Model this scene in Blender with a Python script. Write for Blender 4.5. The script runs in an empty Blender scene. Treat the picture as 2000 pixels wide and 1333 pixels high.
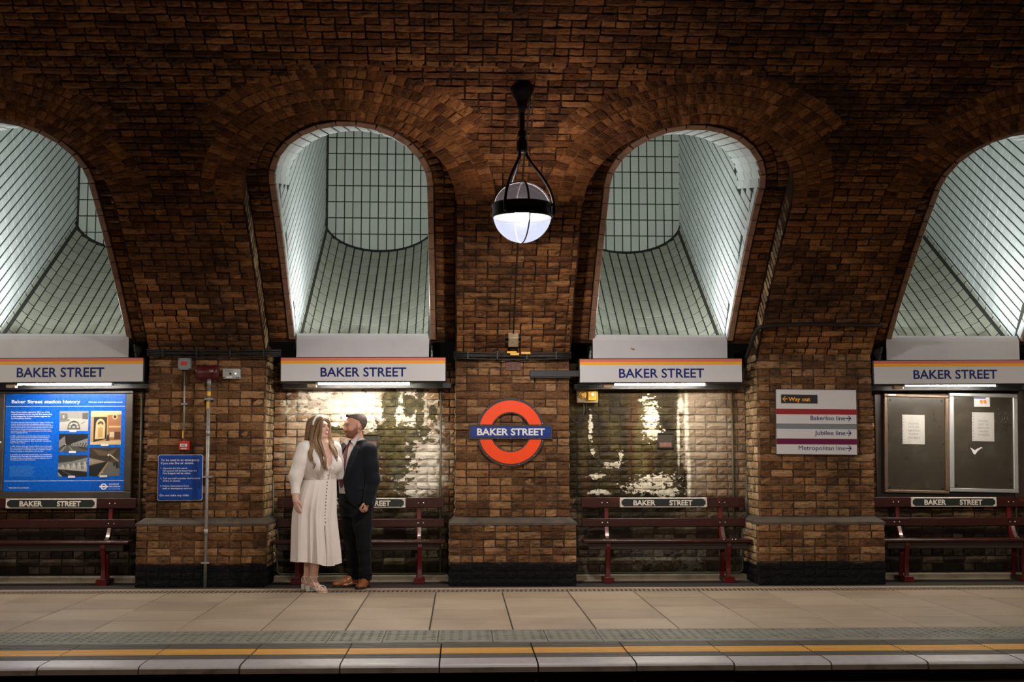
import bpy, math, random
import numpy as np
from mathutils import Vector, Matrix

# ------------------------------------------------------------------ camera, world, lights, exposure
SC = bpy.context.scene
COL = SC.collection
random.seed(7)
RNG = np.random.default_rng(11)

FOC = 2450.0                       # focal length in pixels of the 2000 px wide frame
EYE = np.array([0.0, 0.0, 1.37])
PITCH = math.atan(214.5 / FOC)
YAW = math.atan(100.0 / FOC * math.cos(PITCH))
cam_d = bpy.data.cameras.new('camera')
cam_d.sensor_width = 36.0
cam_d.lens = FOC / 2000.0 * 36.0
cam_d.clip_end = 100.0
cam_o = bpy.data.objects.new('camera', cam_d)
cam_o.location = EYE
cam_o.rotation_euler = (math.pi / 2 + PITCH, 0.0, -YAW)
COL.objects.link(cam_o)
SC.camera = cam_o

SC.view_settings.view_transform = 'Standard'
SC.view_settings.look = 'None'
SC.view_settings.gamma = 1.0
SC.view_settings.use_curve_mapping = False
SC.view_settings.exposure = 0.0
SC.cycles.use_denoising = True
SC.cycles.max_bounces = 7
SC.cycles.diffuse_bounces = 4

wd = bpy.data.worlds.new('world')
SC.world = wd
wd.use_nodes = True
wd.node_tree.nodes['Background'].inputs[0].default_value = (0.05, 0.045, 0.04, 1)
wd.node_tree.nodes['Background'].inputs[1].default_value = 0.05


def light(name, kind, loc, energy, color=(1, 1, 1), rot=None, **kw):
    d = bpy.data.lights.new(name, kind)
    d.energy = energy
    d.color = color
    for k, v in kw.items():
        setattr(d, k, v)
    o = bpy.data.objects.new(name, d)
    o.location = loc
    if rot:
        o.rotation_euler = rot
    COL.objects.link(o)
    return o


# bay and pier layout along the wall (X), metres
PIER = [(-6.37, -5.18), (-3.207, -2.016), (-0.059, 1.129), (3.109, 4.315), (6.28, 7.47)]
BAY = [(PIER[i][1] + PIER[i + 1][0]) / 2 for i in range(4)]
Y_PIER, Y_PLINTH, Y_REC = 13.0, 12.88, 13.6

WARM = (1.0, 0.87, 0.74)
COOL = (0.93, 0.97, 1.0)
# the pendant globe in view and its neighbours along both platforms (all real lamps of the station)
E_GLOBE = 430.0
for gx, gy, e in [(0.507, 10.364, 1.0), (-5.81, 10.364, 0.6), (6.83, 10.364, 0.4)]:
    if gx != 0.507:            # the one in view is lit by its own bulb; the banded globes throw their light below the band only
        light('globe_lamp_light', 'SPOT', (gx, gy, 3.34), E_GLOBE * e * .5, (1.0, 0.90, 0.78), (0, 0, 0), shadow_soft_size=0.12, spot_size=math.radians(178), spot_blend=0.25)
for gx, e in [(0.5, 1.0), (-5.8, 0.45), (6.8, 0.4)]:
    light('opposite_platform_lamp_light', 'SPOT', (gx, 0.64, 3.34), 640.0 * e, WARM, (0, 0, 0), shadow_soft_size=0.25, spot_size=math.radians(178), spot_blend=0.12)
# floodlights standing in the foot of every light well, behind the white cover panel
for bx in BAY:
    light('light_well_flood', 'AREA', (bx, 13.26, 2.53), 33.0, COOL, (math.radians(184), 0, 0), shape='RECTANGLE', size=0.35, size_y=0.08)

# ------------------------------------------------------------------ helpers
_f = np.array([math.sin(YAW) * math.cos(PITCH), math.cos(YAW) * math.cos(PITCH), math.sin(PITCH)])
_r = np.array([math.cos(YAW), -math.sin(YAW), 0.0])
_u = np.cross(_r, _f)


def ray(u, v):
    return _r * ((u - 1000.0) / FOC) + _u * ((666.5 - v) / FOC) + _f


def P(u, v, Y):
    """The place in the station that the photograph shows at (u, v), on the plane at depth Y."""
    d = ray(u, v)
    return EYE + d * (Y / d[1])


def proj(p):
    q = np.asarray(p, float) - EYE
    z = q @ _f
    return 1000 + FOC * (q @ _r) / z, 666.5 - FOC * (q @ _u) / z


class MB:
    """Collects polygons and links them as ONE mesh object."""
    def __init__(s):
        s.v, s.f, s.m, s.n = [], [], [], 0

    def add(s, verts, faces, m=0):
        o = s.n
        s.v.extend([tuple(map(float, p)) for p in verts])
        s.n += len(verts)
        s.f.extend([tuple(i + o for i in f) for f in faces])
        s.m.extend([m] * len(faces))

    def mesh(s, name, mats, smooth=False):
        me = bpy.data.meshes.new(name)
        me.from_pydata(s.v, [], s.f)
        for m in (mats if isinstance(mats, (list, tuple)) else [mats]):
            me.materials.append(m)
        me.polygons.foreach_set('material_index', s.m)
        if smooth:
            me.polygons.foreach_set('use_smooth', [True] * len(s.f))
        me.update()
        return me

    def build(s, name, mats, parent=None, smooth=False):
        return link(name, s.mesh(name, mats, smooth), parent)

    def build_each(s, name, mats, parent=None, smooth=False):
        """Every separate piece collected so far becomes a part of its own."""
        par = list(range(s.n))

        def find(i):
            while par[i] != i:
                par[i] = par[par[i]]
                i = par[i]
            return i
        for f in s.f:
            for k in f[1:]:
                par[find(k)] = find(f[0])
        groups = {}
        for f, m in zip(s.f, s.m):
            groups.setdefault(find(f[0]), []).append((f, m))
        for fl in groups.values():
            ids = sorted({i for f, _ in fl for i in f})
            mp = {i: j for j, i in enumerate(ids)}
            q = MB()
            for f, m in fl:
                q.f.append(tuple(mp[i] for i in f))
                q.m.append(m)
            q.v = [s.v[i] for i in ids]
            q.n = len(ids)
            q.build(name, mats, parent, smooth)

    def box(s, lo, hi, b=0.0, m=0, M=None):
        (x0, y0, z0), (x1, y1, z1) = lo, hi
        if b <= 0:
            v = [(x, y, z) for z in (z0, z1) for y in (y0, y1) for x in (x0, x1)]
            f = [(0, 2, 3, 1), (4, 5, 7, 6), (0, 1, 5, 4), (2, 6, 7, 3), (0, 4, 6, 2), (1, 3, 7, 5)]
        else:
            b = min(b, (x1 - x0) * .49, (y1 - y0) * .49, (z1 - z0) * .49)
            v, idx = [], {}
            for ax in range(3):
                for k in range(8):
                    sg = [(k >> i) & 1 for i in range(3)]
                    p = []
                    for i in range(3):
                        l, h = (lo[i], hi[i])
                        p.append((h if sg[i] else l) if i == ax else ((h - b) if sg[i] else (l + b)))
                    idx[(ax, k)] = len(v)
                    v.append(tuple(p))
            f = []
            for ax in range(3):
                o1, o2 = (ax + 1) % 3, (ax + 2) % 3
                for sd in (0, 1):
                    q = [(sd << ax) | (a << o1) | (c << o2) for a, c in ((0, 0), (1, 0), (1, 1), (0, 1))]
                    q = [idx[(ax, k)] for k in q]
                    f.append(tuple(q if sd else q[::-1]))
            for a in range(3):
                b1, c1 = (a + 1) % 3, (a + 2) % 3
                for sb in (0, 1):
                    for sc in (0, 1):
                        k0 = (sb << b1) | (sc << c1)
                        k1 = k0 | (1 << a)
                        q = (idx[(b1, k0)], idx[(b1, k1)], idx[(c1, k1)], idx[(c1, k0)])
                        f.append(q if sb != sc else q[::-1])
            for k in range(8):
                q = (idx[(0, k)], idx[(1, k)], idx[(2, k)])
                f.append(q if bin(k).count('1') % 2 else q[::-1])
        if M is not None:
            v = [tuple(M @ Vector(p)) for p in v]
        s.add(v, f, m)

    def tube(s, pts, r, n=8, m=0, caps=True, flat=1.0, ref=None):
        pts = [np.asarray(p, float) for p in pts]
        k = len(pts)
        rs = r if hasattr(r, '__len__') else [r] * k
        t0 = pts[1] - pts[0]
        t0 = t0 / (np.linalg.norm(t0) + 1e-12)
        a = np.array(ref if ref is not None else ((0, 0, 1.) if abs(t0[2]) < .9 else (1., 0, 0)), float)
        a = a - t0 * (a @ t0)
        a /= np.linalg.norm(a)
        vs = []
        for i in range(k):
            t = pts[min(i + 1, k - 1)] - pts[max(i - 1, 0)]
            t = t / (np.linalg.norm(t) + 1e-12)
            a = a - t * (a @ t)
            a /= (np.linalg.norm(a) + 1e-12)
            b = np.cross(t, a)
            for j in range(n):
                c, sn = math.cos(2 * math.pi * j / n), math.sin(2 * math.pi * j / n)
                vs.append(pts[i] + rs[i] * (a * c + b * sn * flat))
        fs = [(i * n + j, i * n + (j + 1) % n, (i + 1) * n + (j + 1) % n, (i + 1) * n + j) for i in range(k - 1) for j in range(n)]
        if caps:
            fs.append(tuple(range(n))[::-1])
            fs.append(tuple((k - 1) * n + j for j in range(n)))
        s.add(vs, fs, m)

    def lathe(s, prof, c, axis=(0, 0, 1), n=24, m=0, caps=False):
        ax = np.asarray(axis, float)
        ax /= np.linalg.norm(ax)
        a = np.cross(ax, (0, 1., 0) if abs(ax[1]) < .9 else (1., 0, 0))
        a /= np.linalg.norm(a)
        b = np.cross(ax, a)
        vs = [np.asarray(c) + ax * h + r * (a * math.cos(2 * math.pi * j / n) + b * math.sin(2 * math.pi * j / n)) for r, h in prof for j in range(n)]
        k = len(prof)
        fs = [(i * n + j, i * n + (j + 1) % n, (i + 1) * n + (j + 1) % n, (i + 1) * n + j) for i in range(k - 1) for j in range(n)]
        if caps:
            fs.append(tuple(range(n))[::-1])
            fs.append(tuple((k - 1) * n + j for j in range(n)))
        s.add(vs, fs, m)

    def prism(s, poly, y0, y1, m=0):
        """poly: [(x, z)] counter-clockwise seen from the front (-Y); front at y0."""
        n = len(poly)
        vs = [(x, y0, z) for x, z in poly] + [(x, y1, z) for x, z in poly]
        fs = [tuple(range(n)), tuple(range(2 * n - 1, n - 1, -1))] + [(i, i + n, (i + 1) % n + n, (i + 1) % n) for i in range(n)]
        s.add(vs, fs, m)


def link(name, me, parent=None, M=None):
    o = bpy.data.objects.new(name, me)
    COL.objects.link(o)
    if M is not None:
        o.matrix_world = M
    if parent is not None:
        o.parent = parent
    return o


def tag(o, label=None, cat=None, group=None, kind=None):
    for k, v in (('label', label), ('category', cat), ('group', group), ('kind', kind)):
        if v:
            o[k] = v
    return o


def thing(name, label, cat, loc=(0, 0, 0), group=None):
    """An Empty at the base of the thing; parts are built in world space and keep it as their parent."""
    o = bpy.data.objects.new(name, None)
    o.empty_display_size = 0.1
    COL.objects.link(o)
    o['_base'] = list(map(float, loc))
    return tag(o, label, cat, group)


def root_mesh(o, label, cat, group=None):
    return tag(o, label, cat, group)


# text as mesh: fits the given box exactly (x0..x1, z0..z1 of the capital letters), facing -Y
def text_mesh(body, x0, z0, x1, z1, y, bold=0.0, name='lettering', mats=None, parent=None, thick=0.0015, MBs=None, m=0, fitw=True, rot=0.0, pivot=None, ref='H'):
    cu = bpy.data.curves.new('txt', 'FONT')
    cu.body = body
    cu.size = 1.0
    cu.offset = 0.0 if 'M' in body else bold
    cu.extrude = 0.0
    cu.resolution_u = 3
    ob = bpy.data.objects.new('txt', cu)
    me = bpy.data.meshes.new_from_object(ob)
    n = len(me.vertices)
    co = np.zeros(n * 3)
    me.vertices.foreach_get('co', co)
    co = co.reshape(-1, 3)
    faces = [tuple(p.vertices) for p in me.polygons]
    bpy.data.objects.remove(ob)
    bpy.data.curves.remove(cu)
    bpy.data.meshes.remove(me)
    if n == 0:
        return None
    cap = 0.729
    xa, xb = co[:, 0].min(), co[:, 0].max()
    sz = (z1 - z0) / cap
    sx = (x1 - x0) / (xb - xa) if fitw else sz
    X = x0 + (co[:, 0] - xa) * sx
    Z = z0 + co[:, 1] * sz
    if rot:
        px, pz = pivot
        c, s_ = math.cos(rot), math.sin(rot)
        X, Z = px + (X - px) * c - (Z - pz) * s_, pz + (X - px) * s_ + (Z - pz) * c
    v = np.stack([X, np.full(n, y), Z], 1)
    own = MBs is None
    mb = MB() if own else MBs
    mb.add(v, faces, m)
    if own:
        return mb.build(name, mats, parent)
    return None


# ------------------------------------------------------------------ vault geometry
YC, ZC = 5.5, -4.58
RV = math.hypot(7.5, 2.37 - ZC)
PH0 = math.asin(7.5 / RV)


def V(x, s, d=0.0):
    """Point of the brick vault: x along the platform, s arc length up from the springing, d depth behind the face."""
    ph = PH0 - s / RV
    return np.array([x, YC + (RV + d) * math.sin(ph), ZC + (RV + d) * math.cos(ph)])


def VF(s):
    ph = PH0 - s / RV
    return np.array([0, math.sin(ph), math.cos(ph)]), np.array([0, -math.cos(ph), math.sin(ph)])


def frame(pos, ex, ey, ez, sx=1.0, sy=1.0, sz=1.0):
    return Matrix(((ex[0] * sx, ey[0] * sy, ez[0] * sz, pos[0]), (ex[1] * sx, ey[1] * sy, ez[1] * sz, pos[1]), (ex[2] * sx, ey[2] * sy, ez[2] * sz, pos[2]), (0, 0, 0, 1)))
# ------------------------------------------------------------------ materials
class NT:
    def __init__(s, name):
        s.m = bpy.data.materials.new(name)
        s.m.use_nodes = True
        s.t = s.m.node_tree
        s.b = s.t.nodes['Principled BSDF']
        s.out = s.t.nodes['Material Output']

    def n(s, typ, ins=None, **props):
        nd = s.t.nodes.new(typ)
        for k, v in props.items():
            setattr(nd, k, v)
        for k, v in (ins or {}).items():
            s.put(nd.inputs[k], v)
        return nd

    def put(s, sock, v):
        if isinstance(v, bpy.types.NodeSocket):
            s.t.links.new(v, sock)
        elif isinstance(v, (tuple, list)) and len(v) == 3 and sock.type == 'RGBA':
            sock.default_value = (*v, 1)
        else:
            sock.default_value = v

    def ma(s, op, a, b=None, c=None, clamp=False):
        nd = s.n('ShaderNodeMath', operation=op, use_clamp=clamp)
        for i, x in enumerate((a, b, c)):
            if x is not None:
                s.put(nd.inputs[i], x)
        return nd.outputs[0]

    def noise(s, vec, scale, detail=3.0, rough=0.55):
        return s.n('ShaderNodeTexNoise', {'Vector': vec, 'Scale': scale, 'Detail': detail, 'Roughness': rough}).outputs[0]

    def ramp(s, fac, stops, interp='LINEAR'):
        nd = s.n('ShaderNodeValToRGB', {0: fac})
        cr = nd.color_ramp
        cr.interpolation = interp
        while len(cr.elements) > 1:
            cr.elements.remove(cr.elements[-1])
        cr.elements[0].position = stops[0][0]
        cr.elements[0].color = (*stops[0][1], 1)
        for p, c in stops[1:]:
            e = cr.elements.new(p)
            e.color = (*c, 1)
        return nd.outputs[0]

    def mix(s, fac, a, b, mode='MIX'):
        nd = s.n('ShaderNodeMix', data_type='RGBA', blend_type=mode)
        s.put(nd.inputs[0], fac)
        s.put(nd.inputs[6], a)
        s.put(nd.inputs[7], b)
        return nd.outputs[2]

    def step(s, x, lo, hi):
        nd = s.n('ShaderNodeMapRange', interpolation_type='SMOOTHSTEP')
        s.put(nd.inputs[0], x)
        s.put(nd.inputs[1], lo)
        s.put(nd.inputs[2], hi)
        return nd.outputs[0]

    def pos(s):
        return s.n('ShaderNodeNewGeometry').outputs['Position']

    def xyz(s, v):
        nd = s.n('ShaderNodeSeparateXYZ', {0: v})
        return nd.outputs[0], nd.outputs[1], nd.outputs[2]

    def scaled(s, v, sc):
        return s.n('ShaderNodeVectorMath', {0: v, 1: sc}, operation='MULTIPLY').outputs[0]

    def bump(s, h, strength=0.3, dist=0.01):
        return s.n('ShaderNodeBump', {'Height': h, 'Strength': strength, 'Distance': dist}).outputs[0]

    def fin(s, color=None, rough=None, normal=None, **kw):
        for k, v in (('Base Color', color), ('Roughness', rough), ('Normal', normal)):
            if v is not None:
                s.put(s.b.inputs[k], v)
        for k, v in kw.items():
            s.put(s.b.inputs[k.replace('_', ' ')], v)
        return s.m


def plain(name, color, rough=0.5, metal=0.0, wear=0.0, scale=30.0, bump=0.0, spec=0.5, dirt=(0.03, 0.025, 0.02)):
    t = NT(name)
    p = t.pos()
    col = color
    n1 = t.noise(p, scale, 4)
    if wear > 0:
        col = t.mix(t.ma('MULTIPLY', t.step(n1, 0.45, 0.75), wear), color, dirt)
    r = t.ma('ADD', rough - 0.08, t.ma('MULTIPLY', n1, 0.16))
    nm = t.bump(t.noise(p, scale * 4, 3), bump, 0.003) if bump else None
    return t.fin(col, r, nm, Metallic=metal, Specular_IOR_Level=spec)


def emit(name, color, strength):
    t = NT(name)
    t.n('ShaderNodeEmission')
    e = t.n('ShaderNodeEmission', {0: color, 1: strength})
    t.t.links.new(e.outputs[0], t.out.inputs[0])
    return t.m


def rnd(t):
    a = t.n('ShaderNodeObjectInfo').outputs['Random']
    b = t.n('ShaderNodeNewGeometry').outputs['Random Per Island']
    return t.ma('FRACT', t.ma('ADD', a, b))


BROWN = [(0.0, (0.060, 0.024, 0.010)), (0.22, (0.12, 0.050, 0.019)), (0.5, (0.22, 0.096, 0.036)), (0.75, (0.31, 0.148, 0.060)), (1.0, (0.46, 0.27, 0.13))]
TAN = [(0.0, (0.085, 0.040, 0.020)), (0.25, (0.17, 0.084, 0.040)), (0.55, (0.31, 0.165, 0.078)), (0.8, (0.42, 0.25, 0.13)), (1.0, (0.54, 0.36, 0.23))]
MIDB = [(0.0, (0.075, 0.032, 0.014)), (0.25, (0.16, 0.072, 0.030)), (0.55, (0.30, 0.142, 0.058)), (0.8, (0.42, 0.22, 0.095)), (1.0, (0.56, 0.34, 0.18))]
PALE_BRICK = [(0.0, (0.20, 0.13, 0.075)), (0.35, (0.34, 0.24, 0.14)), (0.7, (0.50, 0.38, 0.24)), (1.0, (0.64, 0.52, 0.37))]  # pale palette of the pier jambs and arch reveals


def brick_mat(name, pal_, soot=0.55, soot_scale=0.9, black=None, stain=None, pale=0.0, bias=0.0, mortar=None):
    sat = (1.0, .86, .68) if pal_ in (BROWN, MIDB) else (1.0, .93, .80)
    pal = [(q, tuple(a * b for a, b in zip(c, sat))) for q, c in pal_]
    t = NT(name)
    p = t.pos()
    x, y, z = t.xyz(p)
    r = rnd(t) if mortar is None else t.noise(p, 3.0, 3)
    big = t.noise(p, soot_scale, 5, 0.6)
    mid = t.noise(p, 5.0, 4, 0.6)
    fine = t.noise(t.scaled(p, (34, 34, 50)), 1.0, 5, 0.7)
    smear = t.noise(t.scaled(p, (9, 9, 34)), 1.0, 4, 0.65)
    if mortar is None:
        k = t.ma('ADD', t.ma('MULTIPLY', r, 0.70), t.ma('ADD', t.ma('MULTIPLY', fine, 0.95), bias - 0.33))
        col = t.ramp(k, pal)
    else:
        col = t.mix(t.step(mid, 0.35, 0.65), mortar[0], mortar[1])
    # pale lime bloom
    if pale:
        pm = t.step(t.ma('ADD', t.ma('MULTIPLY', mid, 0.7), t.ma('MULTIPLY', fine, 0.35)), 0.60, 0.70)
        col = t.mix(t.ma('MULTIPLY', pm, pale), col, (0.46, 0.36, 0.28))
    grit = t.noise(p, 210.0, 2, 0.7)
    col = t.mix(t.ma('MULTIPLY', t.step(grit, 0.42, 0.72), 0.45), col, (0.045, 0.026, 0.014))
    # soot: broad drifts and short smears along the courses
    sm = t.step(t.ma('ADD', t.ma('MULTIPLY', big, 0.75), t.ma('MULTIPLY', mid, 0.35)), 0.42, 0.72)
    col = t.mix(t.ma('MULTIPLY', sm, soot), col, (0.020, 0.011, 0.006))
    s2 = t.step(t.ma('ADD', t.ma('MULTIPLY', smear, 0.75), t.ma('MULTIPLY', big, 0.3)), 0.50, 0.66)
    col = t.mix(t.ma('MULTIPLY', s2, 0.35 + soot * 0.6), col, (0.024, 0.013, 0.007))
    rough = 0.88
    if stain:
        col, rough = stain(t, x, z, p, r, fine, mid, col)
    if black is not None:
        bm = t.step(t.ma('ADD', z, t.ma('MULTIPLY', t.ma('SUBTRACT', mid, 0.5), 0.05)), black - 0.012, black + 0.012)
        col = t.mix(t.ma('SUBTRACT', 1.0, bm), col, t.mix(t.step(fine, 0.5, 0.75), (0.006, 0.006, 0.0055), (0.028, 0.027, 0.024)))
    h = t.ma('ADD', t.ma('MULTIPLY', fine, 0.8), t.ma('MULTIPLY', smear, 0.2))
    return t.fin(col, rough, t.bump(h, 0.8, 0.012), Specular_IOR_Level=0.2)


def blob(t, x, z, x0, z0, rx, rz):
    dx = t.ma('DIVIDE', t.ma('SUBTRACT', x, x0), rx)
    dz = t.ma('DIVIDE', t.ma('SUBTRACT', z, z0), rz)
    d = t.ma('SQRT', t.ma('ADD', t.ma('MULTIPLY', dx, dx), t.ma('MULTIPLY', dz, dz)))
    return t.ma('SUBTRACT', 1.0, d)


def blobs(t, x, z, lst):
    o = None
    for b in lst:
        q = blob(t, x, z, *b)
        o = q if o is None else t.ma('MAXIMUM', o, q)
    return o


def rx(u):
    return (u - 900) * Y_REC / FOC


def rz(v):
    return 1.37 - (v - 881) * Y_REC / FOC


def px_blobs(l):
    return [(rx(u), rz(v), ru * Y_REC / FOC, rv * Y_REC / FOC) for u, v, ru, rv in l]


def patchy(t, p, x, z, lst, n_amp=0.9, lo=0.0, hi=0.12, scale=9.0):
    nz = t.ma('MULTIPLY', t.ma('SUBTRACT', t.noise(t.scaled(p, (1, 1, 1.5)), scale, 5, 0.6), 0.5), n_amp * 2)
    return t.step(t.ma('ADD', blobs(t, x, z, px_blobs(lst)), nz), lo, hi)


def stain_bay2(t, x, z, p, r, fine, mid, col):
    pale = t.mix(fine, (0.34, 0.26, 0.17), (0.66, 0.57, 0.43))
    w = patchy(t, p, x, z, [(680, 850, 150, 150), (820, 900, 80, 150), (640, 820, 110, 90)], 0.55, 0.0, 0.35, 6)
    col = t.mix(t.ma('MULTIPLY', w, t.ma('ADD', 0.15, t.ma('MULTIPLY', r, 0.65))), col, pale)
    wb = patchy(t, p, x, z, [(690, 790, 120, 46), (790, 800, 62, 40), (825, 880, 42, 85), (790, 935, 80, 42)], 1.7, 0.05, 0.2, 13)
    col = t.mix(t.ma('MULTIPLY', wb, t.ma('ADD', 0.5, t.ma('MULTIPLY', r, 0.5))), col, t.mix(fine, (0.60, 0.54, 0.43), (0.86, 0.82, 0.72)))
    g = patchy(t, p, x, z, [(762, 795, 18, 60), (775, 850, 66, 24), (800, 790, 14, 26), (768, 890, 46, 60), (740, 960, 60, 42), (845, 812, 10, 18), (664, 842, 20, 10), (820, 800, 8, 60)], 1.6, 0.0, 0.12, 12)
    green = t.ramp(t.ma('ADD', t.ma('MULTIPLY', t.noise(p, 12, 3), 0.7), t.ma('MULTIPLY', fine, 0.3)), [(0.35, (0.018, 0.014, 0.004)), (0.52, (0.060, 0.050, 0.012)), (0.72, (0.17, 0.135, 0.045))])
    col = t.mix(t.ma('MULTIPLY', g, 0.93), col, green)
    br = patchy(t, p, x, z, [(742, 930, 22, 50), (752, 975, 30, 20)], 0.8, 0.0, 0.3, 9)
    col = t.mix(t.ma('MULTIPLY', br, 0.7), col, (0.075, 0.036, 0.010))
    dk = t.ma('SUBTRACT', 1.0, t.step(t.ma('ADD', z, t.ma('MULTIPLY', t.ma('SUBTRACT', mid, 0.5), 0.5)), 0.60, 0.98))  # lower wall: recess shade put into the colour, a few bricks pale
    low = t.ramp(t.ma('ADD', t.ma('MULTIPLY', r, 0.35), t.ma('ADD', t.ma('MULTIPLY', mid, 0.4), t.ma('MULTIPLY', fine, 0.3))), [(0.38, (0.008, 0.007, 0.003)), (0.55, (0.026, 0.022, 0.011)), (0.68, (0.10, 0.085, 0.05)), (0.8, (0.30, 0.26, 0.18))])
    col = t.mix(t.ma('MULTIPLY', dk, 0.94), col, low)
    return col, 0.72


def stain_bay3(t, x, z, p, r, fine, mid, col):
    col = t.mix(0.45, col, t.mix(fine, (0.10, 0.075, 0.05), (0.40, 0.31, 0.21)))
    rp = patchy(t, p, x, z, [(1375, 830, 70, 110), (1350, 900, 50, 120)], 0.6, 0.0, 0.5, 9)
    col = t.mix(t.ma('MULTIPLY', rp, t.ma('ADD', 0.25, t.ma('MULTIPLY', r, 0.45))), col, t.mix(fine, (0.26, 0.20, 0.14), (0.50, 0.43, 0.32)))
    wet = patchy(t, p, x, z, [(1205, 860, 130, 180), (1240, 950, 110, 90), (1270, 800, 62, 115), (1275, 900, 58, 60)], 0.22, 0.0, 0.06, 10)
    wc = t.ramp(t.ma('ADD', t.ma('MULTIPLY', t.noise(t.scaled(p, (1, 1, .45)), 7, 4), 0.65), t.ma('MULTIPLY', fine, 0.35)), [(0.36, (0.010, 0.006, 0.002)), (0.53, (0.036, 0.025, 0.007)), (0.70, (0.11, 0.082, 0.024))])
    col = t.mix(t.ma('MULTIPLY', wet, 0.97), col, wc)
    yl = patchy(t, p, x, z, [(1262, 830, 34, 70), (1250, 900, 30, 50)], 0.5, 0.0, 0.7, 8)
    col = t.mix(t.ma('MULTIPLY', yl, 0.45), col, (0.18, 0.14, 0.045))
    rust = patchy(t, p, x, z, [(1232, 840, 9, 150), (1241, 790, 9, 70), (1270, 905, 6, 60), (1145, 950, 12, 60)], 0.7, 0.0, 0.6, 9)
    col = t.mix(t.ma('MULTIPLY', rust, 0.75), col, (0.065, 0.027, 0.007))
    lime = patchy(t, p, x, z, [(1342, 830, 6, 90), (1346, 930, 5, 70), (1331, 790, 9, 22), (1326, 850, 4, 80)], 0.6, 0.0, 0.6, 18)
    col = t.mix(t.ma('MULTIPLY', lime, 0.85), col, t.mix(fine, (0.55, 0.50, 0.36), (0.85, 0.82, 0.70)))
    w = patchy(t, p, x, z, [(1272, 815, 15, 36), (1257, 780, 8, 6), (1278, 846, 18, 12), (1196, 908, 20, 6), (1212, 888, 6, 8), (1166, 930, 16, 5), (1153, 836, 4, 26), (1158, 882, 4, 8), (1285, 938, 36, 10), (1262, 952, 44, 10), (1300, 962, 26, 8), (1275, 1080, 46, 22), (1345, 1090, 24, 26), (1170, 962, 20, 5)], 2.4, 0.02, 0.16, 20)
    col = t.mix(w, col, t.mix(fine, (0.50, 0.44, 0.31), (0.82, 0.77, 0.62)))
    dk = t.ma('SUBTRACT', 1.0, t.step(t.ma('ADD', z, t.ma('MULTIPLY', t.ma('SUBTRACT', mid, 0.5), 0.6)), 0.55, 1.0))  # shade of the recess darkens the brick colour towards the floor
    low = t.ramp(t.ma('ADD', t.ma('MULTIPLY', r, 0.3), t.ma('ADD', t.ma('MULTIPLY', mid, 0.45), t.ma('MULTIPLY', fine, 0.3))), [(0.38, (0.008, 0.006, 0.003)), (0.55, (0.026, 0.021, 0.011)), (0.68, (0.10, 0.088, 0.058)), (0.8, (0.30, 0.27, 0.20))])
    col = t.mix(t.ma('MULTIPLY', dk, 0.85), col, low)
    return col, 0.5


def shade_low_wall(t, x, z, p, r, fine, mid, col):  # shade at the foot of the wall, mixed into the colour
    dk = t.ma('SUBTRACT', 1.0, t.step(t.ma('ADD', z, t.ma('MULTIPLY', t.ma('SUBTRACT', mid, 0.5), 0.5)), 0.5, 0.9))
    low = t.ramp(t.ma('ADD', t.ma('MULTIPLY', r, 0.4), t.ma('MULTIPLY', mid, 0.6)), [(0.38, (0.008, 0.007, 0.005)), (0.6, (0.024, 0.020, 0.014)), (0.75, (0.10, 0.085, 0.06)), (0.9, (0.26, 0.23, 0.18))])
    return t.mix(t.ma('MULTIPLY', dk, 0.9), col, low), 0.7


M_PIER = brick_mat('pier_brick', TAN, 0.60, 1.4, black=0.235, pale=0.3)
M_JAMB = brick_mat('jamb_brick', PALE_BRICK, 0.25, 1.4, black=0.20, pale=0.4)
M_HAUNCH = brick_mat('haunch_brick', MIDB, 0.75, 0.9, pale=0.35, bias=0.02)
M_ARCH = brick_mat('arch_brick', MIDB, 0.5, 1.1, bias=-0.04)
M_CEIL = brick_mat('crown_brick', MIDB, 0.62, 0.7, bias=0.03)
M_REC = [brick_mat('recess_brick_sooty', TAN, 0.8, 1.3, stain=shade_low_wall), brick_mat('recess_brick_limed', TAN, 0.2, 1.3, stain=stain_bay2, bias=0.05),
         brick_mat('recess_brick_wet', TAN, 0.25, 1.3, stain=stain_bay3), brick_mat('recess_brick_sooty', TAN, 0.75, 1.3, stain=shade_low_wall)]
MR = ((0.012, 0.009, 0.004), (0.06, 0.046, 0.024))
M_REC_MORT = [brick_mat('recess_mortar_sooty', TAN, 0.8, 1.3, stain=shade_low_wall, mortar=MR), brick_mat('recess_mortar_limed', TAN, 0.3, 1.3, stain=stain_bay2, mortar=MR),
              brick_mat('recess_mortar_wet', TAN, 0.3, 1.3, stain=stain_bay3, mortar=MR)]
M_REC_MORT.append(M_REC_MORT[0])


def mortar_mat(name, a, b):
    t = NT(name)
    p = t.pos()
    n = t.noise(p, 3.0, 5)
    f = t.noise(p, 60, 3)
    return t.fin(t.mix(t.step(n, 0.35, 0.65), a, b), 0.95, t.bump(f, 0.6, 0.006), Specular_IOR_Level=0.1)


M_MORT = mortar_mat('sooty_mortar', (0.020, 0.011, 0.006), (0.075, 0.036, 0.015))
M_MORT_P = brick_mat('pier_mortar', TAN, 0.6, 1.4, black=0.235, mortar=((0.055, 0.030, 0.014), (0.19, 0.105, 0.048)))
M_MORT_A = mortar_mat('arch_mortar', (0.10, 0.046, 0.016), (0.24, 0.112, 0.040))


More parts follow.
